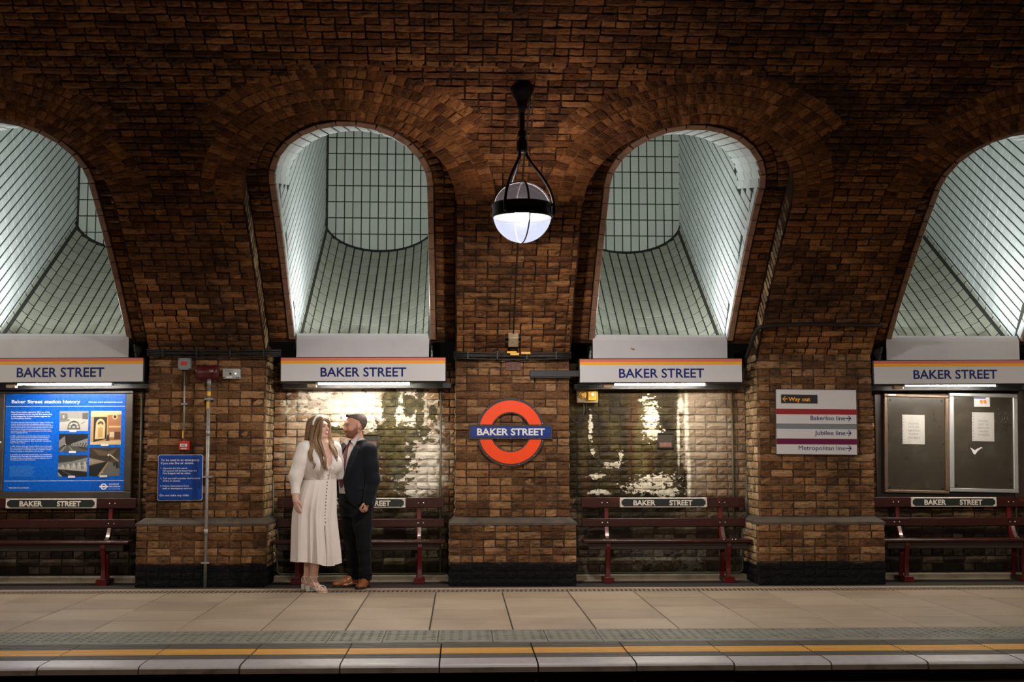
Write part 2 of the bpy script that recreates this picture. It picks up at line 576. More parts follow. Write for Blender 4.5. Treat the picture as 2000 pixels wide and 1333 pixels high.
def tile_mat(name, c0, c1, dirt=0.5):
    t = NT(name)
    p = t.pos()
    x, y, z = t.xyz(p)
    r = rnd(t)
    n = t.noise(p, 2.5, 5)
    f = t.noise(p, 25, 4)
    col = t.mix(t.ma('ADD', t.ma('MULTIPLY', r, 0.6), t.ma('MULTIPLY', n, 0.4)), c0, c1)
    # grime that has settled at the foot of the well
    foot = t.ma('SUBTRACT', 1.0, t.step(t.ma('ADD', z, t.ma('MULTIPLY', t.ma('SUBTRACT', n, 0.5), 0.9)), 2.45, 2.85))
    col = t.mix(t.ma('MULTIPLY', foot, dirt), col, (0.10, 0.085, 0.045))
    st = t.step(t.noise(t.scaled(p, (6, 6, 0.7)), 1.0, 4), 0.58, 0.8)
    col = t.mix(t.ma('MULTIPLY', st, 0.35), col, (0.40, 0.36, 0.25))
    return t.fin(col, t.ma('ADD', 0.22, t.ma('MULTIPLY', f, 0.25)), t.bump(f, 0.12, 0.003))


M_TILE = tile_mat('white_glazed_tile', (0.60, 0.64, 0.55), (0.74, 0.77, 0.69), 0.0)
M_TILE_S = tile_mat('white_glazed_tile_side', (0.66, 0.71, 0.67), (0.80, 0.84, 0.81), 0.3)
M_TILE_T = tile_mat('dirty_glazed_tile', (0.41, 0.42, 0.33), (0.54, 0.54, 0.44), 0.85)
M_GROUT = plain('black_tile_joint', (0.030, 0.034, 0.024), 0.9)
M_EDGE = plain('brown_edging_tile', (0.36, 0.20, 0.125), 0.35, wear=0.5, scale=12)


def slab_mat():
    t = NT('concrete_paving')
    p = t.pos()
    r = rnd(t)
    n = t.noise(p, 1.6, 5)
    f = t.noise(p, 70, 4, 0.7)
    st = t.noise(t.scaled(p, (1.2, 5, 1)), 2.0, 4)
    k = t.ma('ADD', t.ma('MULTIPLY', n, 0.5), t.ma('ADD', t.ma('MULTIPLY', r, 0.16), t.ma('MULTIPLY', f, 0.3)))
    col = t.ramp(k, [(0.3, (0.28, 0.21, 0.145)), (0.55, (0.41, 0.32, 0.225)), (0.8, (0.52, 0.415, 0.305))])
    col = t.mix(t.ma('MULTIPLY', t.step(st, 0.55, 0.75), 0.3), col, (0.17, 0.125, 0.08))
    return t.fin(col, t.ma('ADD', 0.5, t.ma('MULTIPLY', n, 0.2)), t.bump(f, 0.25, 0.004), Specular_IOR_Level=0.35)


M_SLAB = slab_mat()
M_TACT = plain('grey_green_tactile_concrete', (0.20, 0.20, 0.155), 0.62, wear=0.5, scale=6, bump=0.2)
M_JOINT = plain('dark_joint', (0.035, 0.028, 0.02), 0.95)
M_RIB = plain('grey_ribbed_coping', (0.10, 0.092, 0.075), 0.55, wear=0.3, scale=10)
M_YEL = plain('worn_yellow_line_paint', (0.78, 0.40, 0.055), 0.5, wear=0.35, scale=14, dirt=(0.45, 0.33, 0.20))
M_NOSE = plain('white_painted_nosing', (0.52, 0.49, 0.50), 0.35, wear=0.25, scale=16, dirt=(0.2, 0.18, 0.17))
M_CFACE = plain('coping_front_face', (0.115, 0.088, 0.062), 0.85, wear=0.6, scale=8, bump=0.4)
M_TRACK = plain('sooty_track_wall', (0.02, 0.016, 0.012), 0.95, wear=0.5, scale=4, bump=0.5)

M_BLACK = plain('black_paint', (0.012, 0.012, 0.012), 0.5)
M_IRON = plain('black_cast_iron', (0.010, 0.010, 0.010), 0.42, bump=0.1, scale=20)
M_WHITEP = plain('white_enamel', (0.62, 0.61, 0.61), 0.32, spec=0.22)
M_PANEL = plain('white_cover_panel', (0.60, 0.575, 0.58), 0.45, wear=0.12, scale=5, dirt=(0.3, 0.26, 0.24))
M_REDLINE = plain('pink_sign_line', (0.72, 0.18, 0.13), 0.35, spec=0.22)
M_ORANGELINE = plain('orange_sign_line', (0.95, 0.42, 0.02), 0.35, spec=0.22)
M_NAVY = plain('navy_lettering', (0.008, 0.018, 0.14), 0.4, spec=0.22)
M_TUBE = emit('lit_tube', (1.0, 0.92, 0.80), 205.0)
M_STEEL = plain('galvanised_steel', (0.36, 0.35, 0.33), 0.5, 0.7, wear=0.3, scale=20)
M_GREYBOX = plain('grey_plastic_box', (0.22, 0.23, 0.24), 0.5)
M_LBOX = plain('pale_grey_box', (0.45, 0.44, 0.42), 0.5)
M_RED = plain('signal_red', (0.55, 0.02, 0.02), 0.4)
M_DRED = plain('dark_red_enamel', (0.075, 0.008, 0.010), 0.35)
M_BLUE = plain('sign_blue', (0.006, 0.060, 0.36), 0.3, spec=0.22)
M_WHITE = plain('white_print', (0.82, 0.82, 0.82), 0.45)
M_LBLUE = plain('pale_blue_print', (0.12, 0.42, 0.80), 0.45)
M_POSTER = plain('poster_blue', (0.004, 0.095, 0.50), 0.28, spec=0.22)
M_YTAG = plain('yellow_tag', (0.85, 0.46, 0.02), 0.5)
M_CREAM = plain('cream_junction_box', (0.42, 0.31, 0.19), 0.5, wear=0.4, scale=25)
M_CABLE = plain('black_cable', (0.010, 0.009, 0.008), 0.55)
M_GREENPIPE = plain('dull_green_conduit', (0.075, 0.075, 0.045), 0.5, wear=0.4, scale=15)
M_ORANGE = plain('roundel_orange_red', (1.0, 0.075, 0.008), 0.3, spec=0.22, wear=0.08, scale=18, dirt=(0.5, 0.02, 0.01))
M_RBLUE = plain('roundel_blue', (0.006, 0.035, 0.25), 0.28, spec=0.22, wear=0.25, scale=25, dirt=(0.03, 0.035, 0.06))
M_RFRAME = plain('rusty_black_rim', (0.045, 0.030, 0.024), 0.6, wear=0.4, scale=25, dirt=(0.10, 0.05, 0.03))
M_STUD = plain('bright_stud', (0.75, 0.72, 0.68), 0.3, 0.8)
M_RUST = plain('rusty_plate', (0.14, 0.062, 0.045), 0.8, wear=0.5, scale=30, dirt=(0.25, 0.17, 0.15))
M_GOLD = plain('brass_knob', (0.62, 0.36, 0.06), 0.35, 0.6)
M_BRONZE = plain('bronze_frame', (0.17, 0.115, 0.075), 0.42, 0.5, wear=0.3, scale=16)
M_ALU = plain('silver_frame', (0.50, 0.51, 0.50), 0.35, 0.6)
M_BOARD = plain('dark_pin_board', (0.040, 0.033, 0.023), 0.30, wear=0.4, scale=5, dirt=(0.10, 0.085, 0.065))
M_DFRAME = plain('dark_bronze_frame', (0.040, 0.030, 0.022), 0.45, wear=0.4, scale=9, dirt=(0.09, 0.065, 0.045))
M_PAPER = plain('pale_paper', (0.40, 0.39, 0.365), 0.75, wear=0.25, scale=22, dirt=(0.38, 0.30, 0.22), bump=0.2)
M_GREYINK = plain('faded_grey_ink', (0.20, 0.20, 0.20), 0.8)
M_INK = plain('black_ink', (0.012, 0.012, 0.012), 0.7)
M_BAND_R = plain('dark_red_band', (0.30, 0.014, 0.018), 0.35, spec=0.22)
M_BAND_G = plain('grey_band', (0.18, 0.205, 0.22), 0.35, spec=0.22)
M_BAND_P = plain('purple_band', (0.135, 0.006, 0.045), 0.35, spec=0.22)
M_AMBER = plain('amber_lettering', (0.95, 0.42, 0.03), 0.45)
M_GREENLED = emit('green_status_led', (0.35, 1.0, 0.8), 3.0)


def wood_mat(name, a, b):
    t = NT(name)
    p = t.pos()
    g = t.noise(t.scaled(p, (3, 40, 60)), 1.0, 4)
    n = t.noise(p, 18, 4)
    sc = t.step(t.noise(t.scaled(p, (60, 1, 22)), 1.0, 2), 0.69, 0.73)
    wr = t.step(t.noise(t.scaled(p, (3, 2, 9)), 1.0, 5), 0.60, 0.72)
    col = t.mix(g, a, b)
    col = t.mix(t.ma('MULTIPLY', wr, 0.35), col, (0.13, 0.035, 0.013))
    col = t.mix(t.ma('MULTIPLY', sc, 0.18), col, (0.36, 0.15, 0.07))
    return t.fin(col, t.ma('ADD', 0.24, t.ma('MULTIPLY', n, 0.25)), t.bump(g, 0.12, 0.002), Specular_IOR_Level=0.3)


M_WOOD = wood_mat('maroon_painted_wood', (0.024, 0.0055, 0.004), (0.046, 0.0105, 0.007))
M_LEG = plain('red_painted_iron', (0.11, 0.006, 0.007), 0.38, spec=0.3, wear=0.4, scale=14, dirt=(0.05, 0.008, 0.008))
M_PLATE = plain('black_cast_plate', (0.010, 0.014, 0.012), 0.4)
M_PLRIM = plain('off_white_plate_rim', (0.66, 0.60, 0.52), 0.5, wear=0.45, scale=30, dirt=(0.16, 0.13, 0.10))
M_FOOT = plain('dark_wood_block', (0.030, 0.016, 0.011), 0.7, bump=0.2)


def glass_mat(name, glow, strength, transp, tint):
    t = NT(name)
    p = t.pos()
    tr = t.n('ShaderNodeBsdfTransparent', {0: tint})
    em = t.n('ShaderNodeEmission', {0: glow, 1: strength})
    gl = t.n('ShaderNodeBsdfGlossy', {0: (0.10, 0.10, 0.11), 'Roughness': 0.12})
    a = t.n('ShaderNodeAddShader', {0: em.outputs[0], 1: gl.outputs[0]})
    m = t.n('ShaderNodeMixShader', {0: 1 - transp, 1: tr.outputs[0], 2: a.outputs[0]})
    t.t.links.new(m.outputs[0], t.out.inputs[0])
    return t.m

M_DARKSLAB = plain('dark_opposite_platform', (0.05, 0.042, 0.035), 0.9)
# ------------------------------------------------------------------ masonry
CB = 0.0805        # course height
BH = 0.072         # brick height
BL, HL = 0.226, 0.108


def brick_arrays(L, H, seed, D=0.10, jit=0.004, nx=4, nz=2, edge=0.006):
    """A hand-made brick: uneven front face (towards -y), worn edges, flat back. Centre of the front at the origin."""
    rg = np.random.default_rng(seed)
    vs, fs = [], []
    for k in range(nz + 1):
        for i in range(nx + 1):
            x = -L / 2 + L * i / nx
            z = -H / 2 + H * k / nz
            bx, bz = i in (0, nx), k in (0, nz)
            if bx:
                x += rg.normal(0, .0022) + (-np.sign(x)) * edge * .5
            else:
                x += rg.normal(0, .006)
            if bz:
                z += rg.normal(0, .0016) + (-np.sign(z)) * edge * .4
            y = rg.normal(0, jit * .6) + (edge * (1.0 if (bx or bz) else 0.0)) + (edge * .5 if (bx and bz) else 0)
            vs.append((x, y, z))
    nf = len(vs)
    for k in range(nz):
        for i in range(nx):
            a = k * (nx + 1) + i
            fs.append((a, a + 1, a + nx + 2, a + nx + 1))
    ring = [i for i in range(nx + 1)] + [k * (nx + 1) + nx for k in range(1, nz + 1)] + [nz * (nx + 1) + i for i in range(nx - 1, -1, -1)] + [k * (nx + 1) for k in range(nz - 1, 0, -1)]
    for i in ring:
        x, y, z = vs[i]
        vs.append((x + math.copysign(edge * .35, x) if abs(x) > L * .45 else x, D, z + (math.copysign(edge * .3, z) if abs(z) > H * .4 else 0)))
    m = len(ring)
    for j in range(m):
        fs.append((ring[(j + 1) % m], ring[j], nf + j, nf + (j + 1) % m))
    return np.array(vs), fs


TPL = {'s': [brick_arrays(BL, BH, 100 + i) for i in range(9)], 'h': [brick_arrays(HL, BH, 200 + i, nx=2) for i in range(9)]}
MESH_CACHE = {}


def brick_mesh(kind, i, mat):
    key = (kind, i, mat.name)
    if key not in MESH_CACHE:
        v, f = TPL[kind][i]
        mb = MB()
        mb.add(v, f)
        MESH_CACHE[key] = mb.mesh('brick', mat)
    return MESH_CACHE[key]


class Wall:
    """Collects the bricks of one piece of the setting, then links the 300 that show largest one by one and the rest as one part."""
    def __init__(s, root, mat, name='brick', limit=300, proud=0.006):
        s.root, s.mat, s.name, s.limit, s.proud, s.items = root, mat, name, limit, proud, []

    def put(s, pos, ex, ey, ez, L, H=BH, vis=1.0):
        kind = 's' if L > 0.16 else 'h'
        base = BL if kind == 's' else HL
        i = int(RNG.integers(9))
        fl = 1 if RNG.random() < .5 else -1
        pr = s.proud + RNG.normal(0, .0028)
        pos = np.asarray(pos) - np.asarray(ey) * pr
        e1, e3 = (np.asarray(ex), np.asarray(ez)) if fl > 0 else (-np.asarray(ex), -np.asarray(ez))
        M = frame(pos, e1, ey, e3, L / base, 1.0, H / BH)
        u, v = proj(pos)
        q = EYE - pos
        d = np.linalg.norm(q)
        facing = max(0.0, float(-(np.asarray(ey) @ q) / d))
        area = L * H / d ** 2 * facing * vis
        inside = -60 < u < 2060 and -40 < v < 1373
        s.items.append((area if inside else area * 1e-6, kind, i, M))

    def done(s, stuff='brickwork'):
        if not s.items:
            return
        s.items.sort(key=lambda t: -t[0])
        for a, kind, i, M in s.items[:s.limit]:
            link(s.name, brick_mesh(kind, i, s.mat), s.root, M)
        rest = s.items[s.limit:]
        if rest:
            mb = MB()
            for a, kind, i, M in rest:
                v, f = TPL[kind][i]
                A = np.array(M)
                w = v @ A[:3, :3].T + A[:3, 3]
                mb.add(w, f)
            tag(mb.build(stuff, s.mat, s.root), kind='stuff')


def course_pieces(a, b, row, phase=0.0):
    """English bond: stretcher and header courses in turn, cut to the stretch a..b."""
    pitch = (BL if row % 2 else HL) + 0.009
    k0 = math.floor((a - phase) / pitch)
    x = k0 * pitch + phase + (pitch * .5 if row % 4 == 1 else 0) - pitch
    cuts = []
    while x < b:
        lo, hi = max(a, x), min(b, x + pitch)
        if hi - lo > 0.001:
            cuts.append([lo, hi])
        x += pitch
    if len(cuts) > 1 and cuts[0][1] - cuts[0][0] < .045:
        cuts[1][0] = cuts[0][0]
        cuts.pop(0)
    if len(cuts) > 1 and cuts[-1][1] - cuts[-1][0] < .045:
        cuts[-2][1] = cuts[-1][1]
        cuts.pop()
    return [((lo + hi) / 2, hi - lo - 0.009) for lo, hi in cuts if hi - lo > .03]


EX, EY_, EZ = np.array([1., 0, 0]), np.array([0, 1., 0]), np.array([0, 0, 1.])


def structure(name, mb, mat, label=None, smooth=False):
    o = mb.build(name, mat, None, smooth)
    tag(o, label, None, None, 'structure')
    return o


# ---- piers with plinths
Z_SPR = 2.39
PL_TOP, PL_SH = 0.69, 0.625
for k, (xa, xb) in enumerate(PIER):
    mb = MB()
    mb.box((xa + .008, Y_PIER + .008, PL_TOP - .1), (xb - .008, 14.2, Z_SPR + .08))
    pa, pb = xa - 0.058, xb + 0.058
    mb.box((pa + .008, Y_PLINTH + .008, -0.02), (pb - .008, 14.2, PL_SH + .01))
    desc = ['pier at the far left out of view', 'brick pier carrying the blue emergency notice', 'brick pier carrying the round station sign', 'brick pier carrying the white direction board', 'pier at the far right out of view'][k]
    root = structure('pillar', mb, M_MORT_P, desc)
    seen = 1 <= k <= 3
    W = Wall(root, M_PIER, limit=210 if seen else 0)
    WJ = Wall(root, M_JAMB, limit=90 if seen else 0)
    n = 21
    ch = (Z_SPR - PL_TOP) / n
    for r in range(n):
        z = PL_TOP + (r + .5) * ch
        for x, L in course_pieces(xa, xb, r, xa):
            W.put((x, Y_PIER, z), EX, EY_, EZ, L, ch - .009)
        for side, xs in ((-1, xa), (1, xb)):
            if (side > 0) == (0.5 * (xa + xb) < 0.3) or k == 2:
                for y, L in course_pieces(Y_PIER + .105, 13.62, r + 1, 0.0):
                    WJ.put((xs, y, z), (0, side, 0), (-side, 0, 0), EZ, L, ch - .009, 0.5)
    n = 8
    ch = PL_SH / n
    for r in range(n):
        z = (r + .5) * ch
        for x, L in course_pieces(pa, pb, r + 1, pa):
            W.put((x, Y_PLINTH, z), EX, EY_, EZ, L, ch - .008)
        for side, xs in ((-1, pa), (1, pb)):
            if (side > 0) == (0.5 * (xa + xb) < 0.3):
                for y, L in course_pieces(Y_PLINTH + .105, 13.62, r, 0.0):
                    WJ.put((xs, y, z), (0, side, 0), (-side, 0, 0), EZ, L, ch - .008, 0.5)
    W.done()
    WJ.done()
    # splayed stone weathering on top of the plinth
    mb = MB()
    e = 0.004
    o = [(pa - e, Y_PLINTH - e), (pb + e, Y_PLINTH - e), (pb + e, 13.62), (pa - e, 13.62)]
    i_ = [(xa + .004, Y_PIER - .004), (xb - .004, Y_PIER - .004), (xb - .004, 13.62), (xa + .004, 13.62)]
    vs = [(x, y, PL_SH - .012) for x, y in o] + [(x, y, PL_SH + .012) for x, y in o] + [(x, y, PL_TOP) for x, y in i_]
    fs = [(a, (a + 1) % 4, (a + 1) % 4 + 4, a + 4) for a in range(4)] + [(a + 4, (a + 1) % 4 + 4, (a + 1) % 4 + 8, a + 8) for a in range(4)]
    mb.add(vs, fs)
    capm = plain('grey_plinth_weathering', (0.085, 0.064, 0.045), 0.75, wear=0.8, scale=7, bump=0.3) if k == 0 else capm
    mb.build('plinth_cap', capm, root)

# ---- recessed wall panels below the name signs
NICHE = {1: (709.7, 849.0, 739.0, 874.0), 2: (1285.0, 846.0, 1315.0, 876.0)}
for b in range(4):
    xa, xb = PIER[b][1], PIER[b + 1][0]
    mb = MB()
    mb.box((xa - .02, Y_REC + .014, -.02), (xb + .02, 13.9, 2.32))
    root = structure('wall_recess', mb, M_REC_MORT[b], ['recessed brick wall behind the history poster', 'recessed brick wall with white lime and green algae behind the couple', 'recessed brick wall stained brown by wet', 'recessed brick wall behind the two empty notice frames'][b])
    W = Wall(root, M_REC[b])
    hole = None
    if b in NICHE:
        u0, v0, u1, v1 = NICHE[b]
        p0, p1 = P(u0, v1, Y_REC), P(u1, v0, Y_REC)
        hole = (p0[0], p0[2], p1[0], p1[2])
    for r in range(28):
        z = .07 + (r + .5) * CB
        segs = [(xa + .004, xb - .004)]
        if hole and hole[1] - .02 < z < hole[3] + .02:
            segs = [(xa + .004, hole[0] - .006), (hole[2] + .006, xb - .004)]
        for a_, b_ in segs:
            for x, L in course_pieces(a_, b_, r, xa * .7):
                W.put((x, Y_REC, z), EX, EY_, EZ, L, CB - .009)
    W.done()
    if hole:
        mb = MB()
        x0, z0, x1, z1 = hole
        t_ = .008
        for lo, hi in (((x0, Y_REC - .004, z0), (x0 + t_, Y_REC + .012, z1)), ((x1 - t_, Y_REC - .004, z0), (x1, Y_REC + .012, z1)), ((x0, Y_REC - .004, z0), (x1, Y_REC + .012, z0 + t_)), ((x0, Y_REC - .004, z1 - t_), (x1, Y_REC + .012, z1))):
            mb.box(lo, hi)
        mb.box((x0, Y_REC + .009, z0), (x1, Y_REC + .012, z1), m=1)
        mb.box((x0 + .02, Y_REC + .003, z0 + .01), (x1 - .02, Y_REC + .011, z0 + .06), .003, m=2)
        hl = 'small square iron-framed niche in the wall behind the groom' if b == 1 else 'small square iron-framed niche in the brown wet wall'
        tag(mb.build('wall_niche', [M_JOINT, M_JOINT, M_RUST], root), hl)
    # low kerb along the foot of the recess
    mb = MB()
    mb.box((xa - .05, 13.46, -.01), (xb + .05, 13.62, .055), .008)
    structure('baseboard_recess', mb, plain('pale_kerb', (0.26, 0.22, 0.15), 0.6, wear=0.5, scale=6) if b == 0 else bpy.data.materials['pale_kerb'], 'low pale kerb at the foot of the recessed wall')

# ---- vault: haunches above the piers, brick arches over the openings, crown
S_SPR, R_IN, R3, R5, R_OPEN, R_EDGE = 1.98, 0.98, 1.355, 1.605, 0.71, 0.768
S_OP = 1.95
D_STRIP = 0.25
S_TOP = S_SPR + R5
A_SK = math.radians(38)


def hw_ring(s):
    if s <= S_SPR:
        return R_IN
    ds = s - S_SPR
    if ds >= R5:
        return 0.0
    a3, a5 = R3 * math.sin(A_SK), R5 * math.sin(A_SK)
    if ds < a3:
        return math.sqrt(R3 ** 2 - ds ** 2)
    if ds < a5:
        k = (ds - a3) / (a5 - a3)
        return R3 * math.cos(A_SK) * (1 - k) + R5 * math.cos(A_SK) * k
    return math.sqrt(R5 ** 2 - ds ** 2)


def hw_in(s):
    if s <= S_SPR:
        return R_IN
    ds = s - S_SPR
    return math.sqrt(max(0, R_IN ** 2 - ds ** 2))


ALLB = [BAY[0] - 3.16] + BAY + [BAY[3] + 3.16]
XL, XR = -12.0, 13.0
# mortar face of the vault with the five openings left out (s rows)
rows = sorted(set([-.02] + list(np.arange(0, S_SPR, .16)) + [S_SPR + R_IN * math.sin(t) for t in np.linspace(0, math.pi / 2, 22)] + list(np.linspace(S_SPR + R_IN, 5.2, 14)) + list(np.linspace(5.3, 2 * RV * PH0, 30))))
mb = MB()
cells = [[XL] + ALLB, ALLB + [XR]]
for s0, s1 in zip(rows[:-1], rows[1:]):
    top = s0 >= S_SPR + R_IN - 1e-6
    spans = [(XL, XR, XL, XR)] if top else []
    if not top:
        for i in range(len(ALLB) + 1):
            l0 = XL if i == 0 else ALLB[i - 1] + hw_in(s0)
            l1 = XL if i == 0 else ALLB[i - 1] + hw_in(s1)
            r0 = XR if i == len(ALLB) else ALLB[i] - hw_in(s0)
            r1 = XR if i == len(ALLB) else ALLB[i] - hw_in(s1)
            spans.append((l0, r0, l1, r1))
    for l0, r0, l1, r1 in spans:
        mb.add([V(l0, s0, .014), V(r0, s0, .014), V(r1, s1, .014), V(l1, s1, .014)], [(0, 1, 2, 3)])
crown = structure('ceiling', mb, M_MORT, 'sooty brick vault over the station')

# crown courses
W = Wall(crown, M_CEIL)
r = 0
s = S_TOP + CB / 2
CROWN_ROWS = []
while s < 4.95:
    n_, t_ = VF(s)
    for x, L in course_pieces(-5.6, 6.7, r, 0.05):
        W.put(V(x, s), EX, n_, t_, L, CB - .009)
    s += CB
    r += 1
W.done()

# haunches
for k in range(5):
    mb = MB()
    bl = ALLB[k]
    br = ALLB[k + 1]
    # thin ledge strip hidden behind the cable runs: carries the haunch bricks
    xa, xb = PIER[k]
    mb.add([V(xa + .03, -.01, .013), V(xb - .03, -.01, .013), V(xb - .03, .2, .013), V(xa + .03, .2, .013)], [(0, 1, 2, 3)])
    root = structure('ceiling_haunch', mb, M_MORT, ['', 'leaning brick haunch of the vault above the pier with the emergency notice', 'leaning brick haunch of the vault behind the globe lamp', 'leaning brick haunch of the vault above the direction board', ''][k] or None)
    W = Wall(root, M_HAUNCH, limit=300 if 1 <= k <= 3 else 0)
    r = 0
    s = CB / 2
    while s < S_TOP:
        n_, t_ = VF(s)
        a = bl + min(hw_ring(s - CB * .45), hw_ring(s + CB * .45)) + .008
        c = br - min(hw_ring(s - CB * .45), hw_ring(s + CB * .45)) - .008
        for x, L in course_pieces(a, c, r, k * .07):
            W.put(V(x, s), EX, n_, t_, L, CB - .009)
        s += CB
        r += 1
    W.done()

# arches
for b in range(4):
    xc = BAY[b]
    mb = MB()
    # orange mortar bed of the rings, a hair behind the bricks
    N = 40
    for i in range(N):
        t0, t1 = math.pi * i / N, math.pi * (i + 1) / N
        for (ra, rb, lo, hi) in ((R_IN, R3, 0, math.pi), (R3, R5, A_SK, math.pi - A_SK)):
            if t0 >= lo - .05 and t1 <= hi + .05:
                mb.add([V(xc + q * math.cos(t), S_SPR + q * math.sin(t), .0075) for q, t in ((ra, t0), (rb, t0), (rb, t1), (ra, t1))], [(0, 1, 2, 3)])
    # reveal (d 0 .. D_STRIP) and the set-back strip around the opening
    path_o = [(xc + R_IN, q) for q in np.linspace(-.05, S_SPR, 9)] + [(xc + R_IN * math.cos(t), S_SPR + R_IN * math.sin(t)) for t in np.linspace(0, math.pi, 41)[1:-1]] + [(xc - R_IN, q) for q in np.linspace(S_SPR, -.05, 9)]
    path_i = [(xc + R_OPEN, q) for q in np.linspace(-.05, S_OP, 9)] + [(xc + R_OPEN * math.cos(t), S_OP + R_OPEN * math.sin(t)) for t in np.linspace(0, math.pi, 41)[1:-1]] + [(xc - R_OPEN, q) for q in np.linspace(S_OP, -.05, 9)]
    for (p0, p1, q0, q1) in zip(path_o[:-1], path_o[1:], path_i[:-1], path_i[1:]):
        mb.add([V(*p0, .012), V(*p1, .012), V(*p1, D_STRIP + .012), V(*p0, D_STRIP + .012)], [(0, 1, 2, 3)], 1)
        mb.add([V(*p0, D_STRIP + .012), V(*p1, D_STRIP + .012), V(*q1, D_STRIP + .012), V(*q0, D_STRIP + .012)], [(0, 1, 2, 3)], 1)
    root = mb.build('brick_arch', [M_MORT_A, M_MORT])
    tag(root, ['brick arch rings around the leftmost light well', 'brick arch rings around the light well above the couple', 'brick arch rings around the light well right of the globe lamp', 'brick arch rings around the rightmost light well'][b], None, None, 'structure')
    W = Wall(root, M_ARCH, limit=270, proud=.006)
    WJ = Wall(root, M_JAMB, limit=30, proud=.006)
    for j in range(5):
        ra = R_IN + .125 * j
        rm = ra + .0625
        lo, hi = (0.0, math.pi) if j < 3 else (A_SK, math.pi - A_SK)
        cnt = max(1, round(rm * (hi - lo) / .0835))
        off = .5 if j % 2 else 0
        for q in range(cnt):
            t = lo + (hi - lo) * (q + .5) / cnt
            s = S_SPR + rm * math.sin(t)
            n_, tg = VF(s)
            er = EX * math.cos(t) + tg * math.sin(t)
            et = -EX * math.sin(t) + tg * math.cos(t)
            W.put(V(xc + rm * math.cos(t), s), -er, n_, -et, .117, rm * (hi - lo) / cnt - .008)
    # jamb bricks of the reveal
    nr = int(S_SPR / CB)
    for r in range(nr):
        s = (r + .5) * CB
        n_, tg = VF(s)
        for side in (-1, 1):
            if (side < 0) == (xc < 0.5):           # the side that faces into view
                WJ.put(V(xc + side * R_IN, s, .125 + .01), -side * n_ if side > 0 else n_, np.array([side, 0, 0.]), tg, .225, CB - .012, 3.0)
            for L, x in ((.10, R_IN - .06), (.085, R_EDGE + .055)) if r % 2 else ((.19, .875),):
                W.put(V(xc + side * x, s, D_STRIP), EX, n_, tg, L, CB - .009)
    for rm, L in ((R_IN - .05, .10), (R_EDGE + .055, .10)):
        cnt = round(rm * math.pi / .08)
        for q in range(cnt):
            t = math.pi * (q + .5) / cnt
            s = S_OP + .015 + rm * math.sin(t)
            n_, tg = VF(s)
            er = EX * math.cos(t) + tg * math.sin(t)
            et = -EX * math.sin(t) + tg * math.cos(t)
            W.put(V(xc + rm * math.cos(t), s, D_STRIP), -er, n_, -et, L, rm * math.pi / cnt - .012, .2)
    W.done()
    WJ.done()
    # glazed edging tiles around the opening
    ek = [(xc + sd * (R_OPEN + .029), (i + .5) * .195, 0, .189) for sd in (-1, 1) for i in range(10)]
    for i in range(13):
        t = math.pi * (i + .5) / 13
        ek.append((xc + (R_OPEN + .029) * math.cos(t), S_OP + (R_OPEN + .029) * math.sin(t), t, .172))
    for x, s, t, L in ek:
        n_, tg = VF(s)
        er = EX * math.cos(t) + tg * math.sin(t)
        et = -EX * math.sin(t) + tg * math.cos(t)
        if 'edge' not in MESH_CACHE:
            q = MB()
            q.box((-.029, -.012, -.5), (.029, .03, .5), .004)
            MESH_CACHE['edge'] = q.mesh('edging_tile', M_EDGE)
        link('edging_tile', MESH_CACHE['edge'], root, frame(V(x, s, D_STRIP), er, n_, et, 1, 1, L))

# ---- light wells
WELL_B = 16.0
WELL_Z = 2.59
SLOPE = 0.66
AS = math.atan(SLOPE)
TW, TL = 0.1085, 0.21


def tile_mesh(w, l, mat, th=.003):
    key = ('tile', round(w, 4), round(l, 4), mat.name)
    if key not in MESH_CACHE:
        q = MB()
        q.box((-w / 2, -th, -l / 2), (w / 2, 0.02, l / 2), .0025)
        MESH_CACHE[key] = q.mesh('tile', mat)
    return MESH_CACHE[key]


E_SOF = np.array([0, .982, .19])


def soff(xc, t, k, o=0.0):
    return V(xc + (R_OPEN + o) * math.cos(t), S_OP + (R_OPEN + o) * math.sin(t), D_STRIP + .02) + E_SOF * k


def unit3(v):
    v = np.asarray(v, float)
    return v / np.linalg.norm(v)


class Tiles:
    def __init__(s, root, limit=300):
        s.root, s.items, s.limit = root, [], limit

    def put(s, me, M):
        p = np.array(M.translation)
        u, v = proj(p)
        s.items.append((0 if (-30 < u < 2030 and 200 < v < 720) else 1, np.linalg.norm(p - EYE), len(s.items), me, M))

    def done(s, seen=True):
        s.items.sort(key=lambda t: t[:3])
        lim = s.limit if seen else 0
        for it in s.items[:lim]:
            link('tile', it[3], s.root, it[4])
        if s.items[lim:]:
            mb = MB()
            for it in s.items[lim:]:
                me, M = it[3], it[4]
                mb.add([M @ v.co for v in me.vertices], [tuple(p.vertices) for p in me.polygons])
            tag(mb.build('tiling', s.items[0][3].materials[0], s.root), kind='stuff')


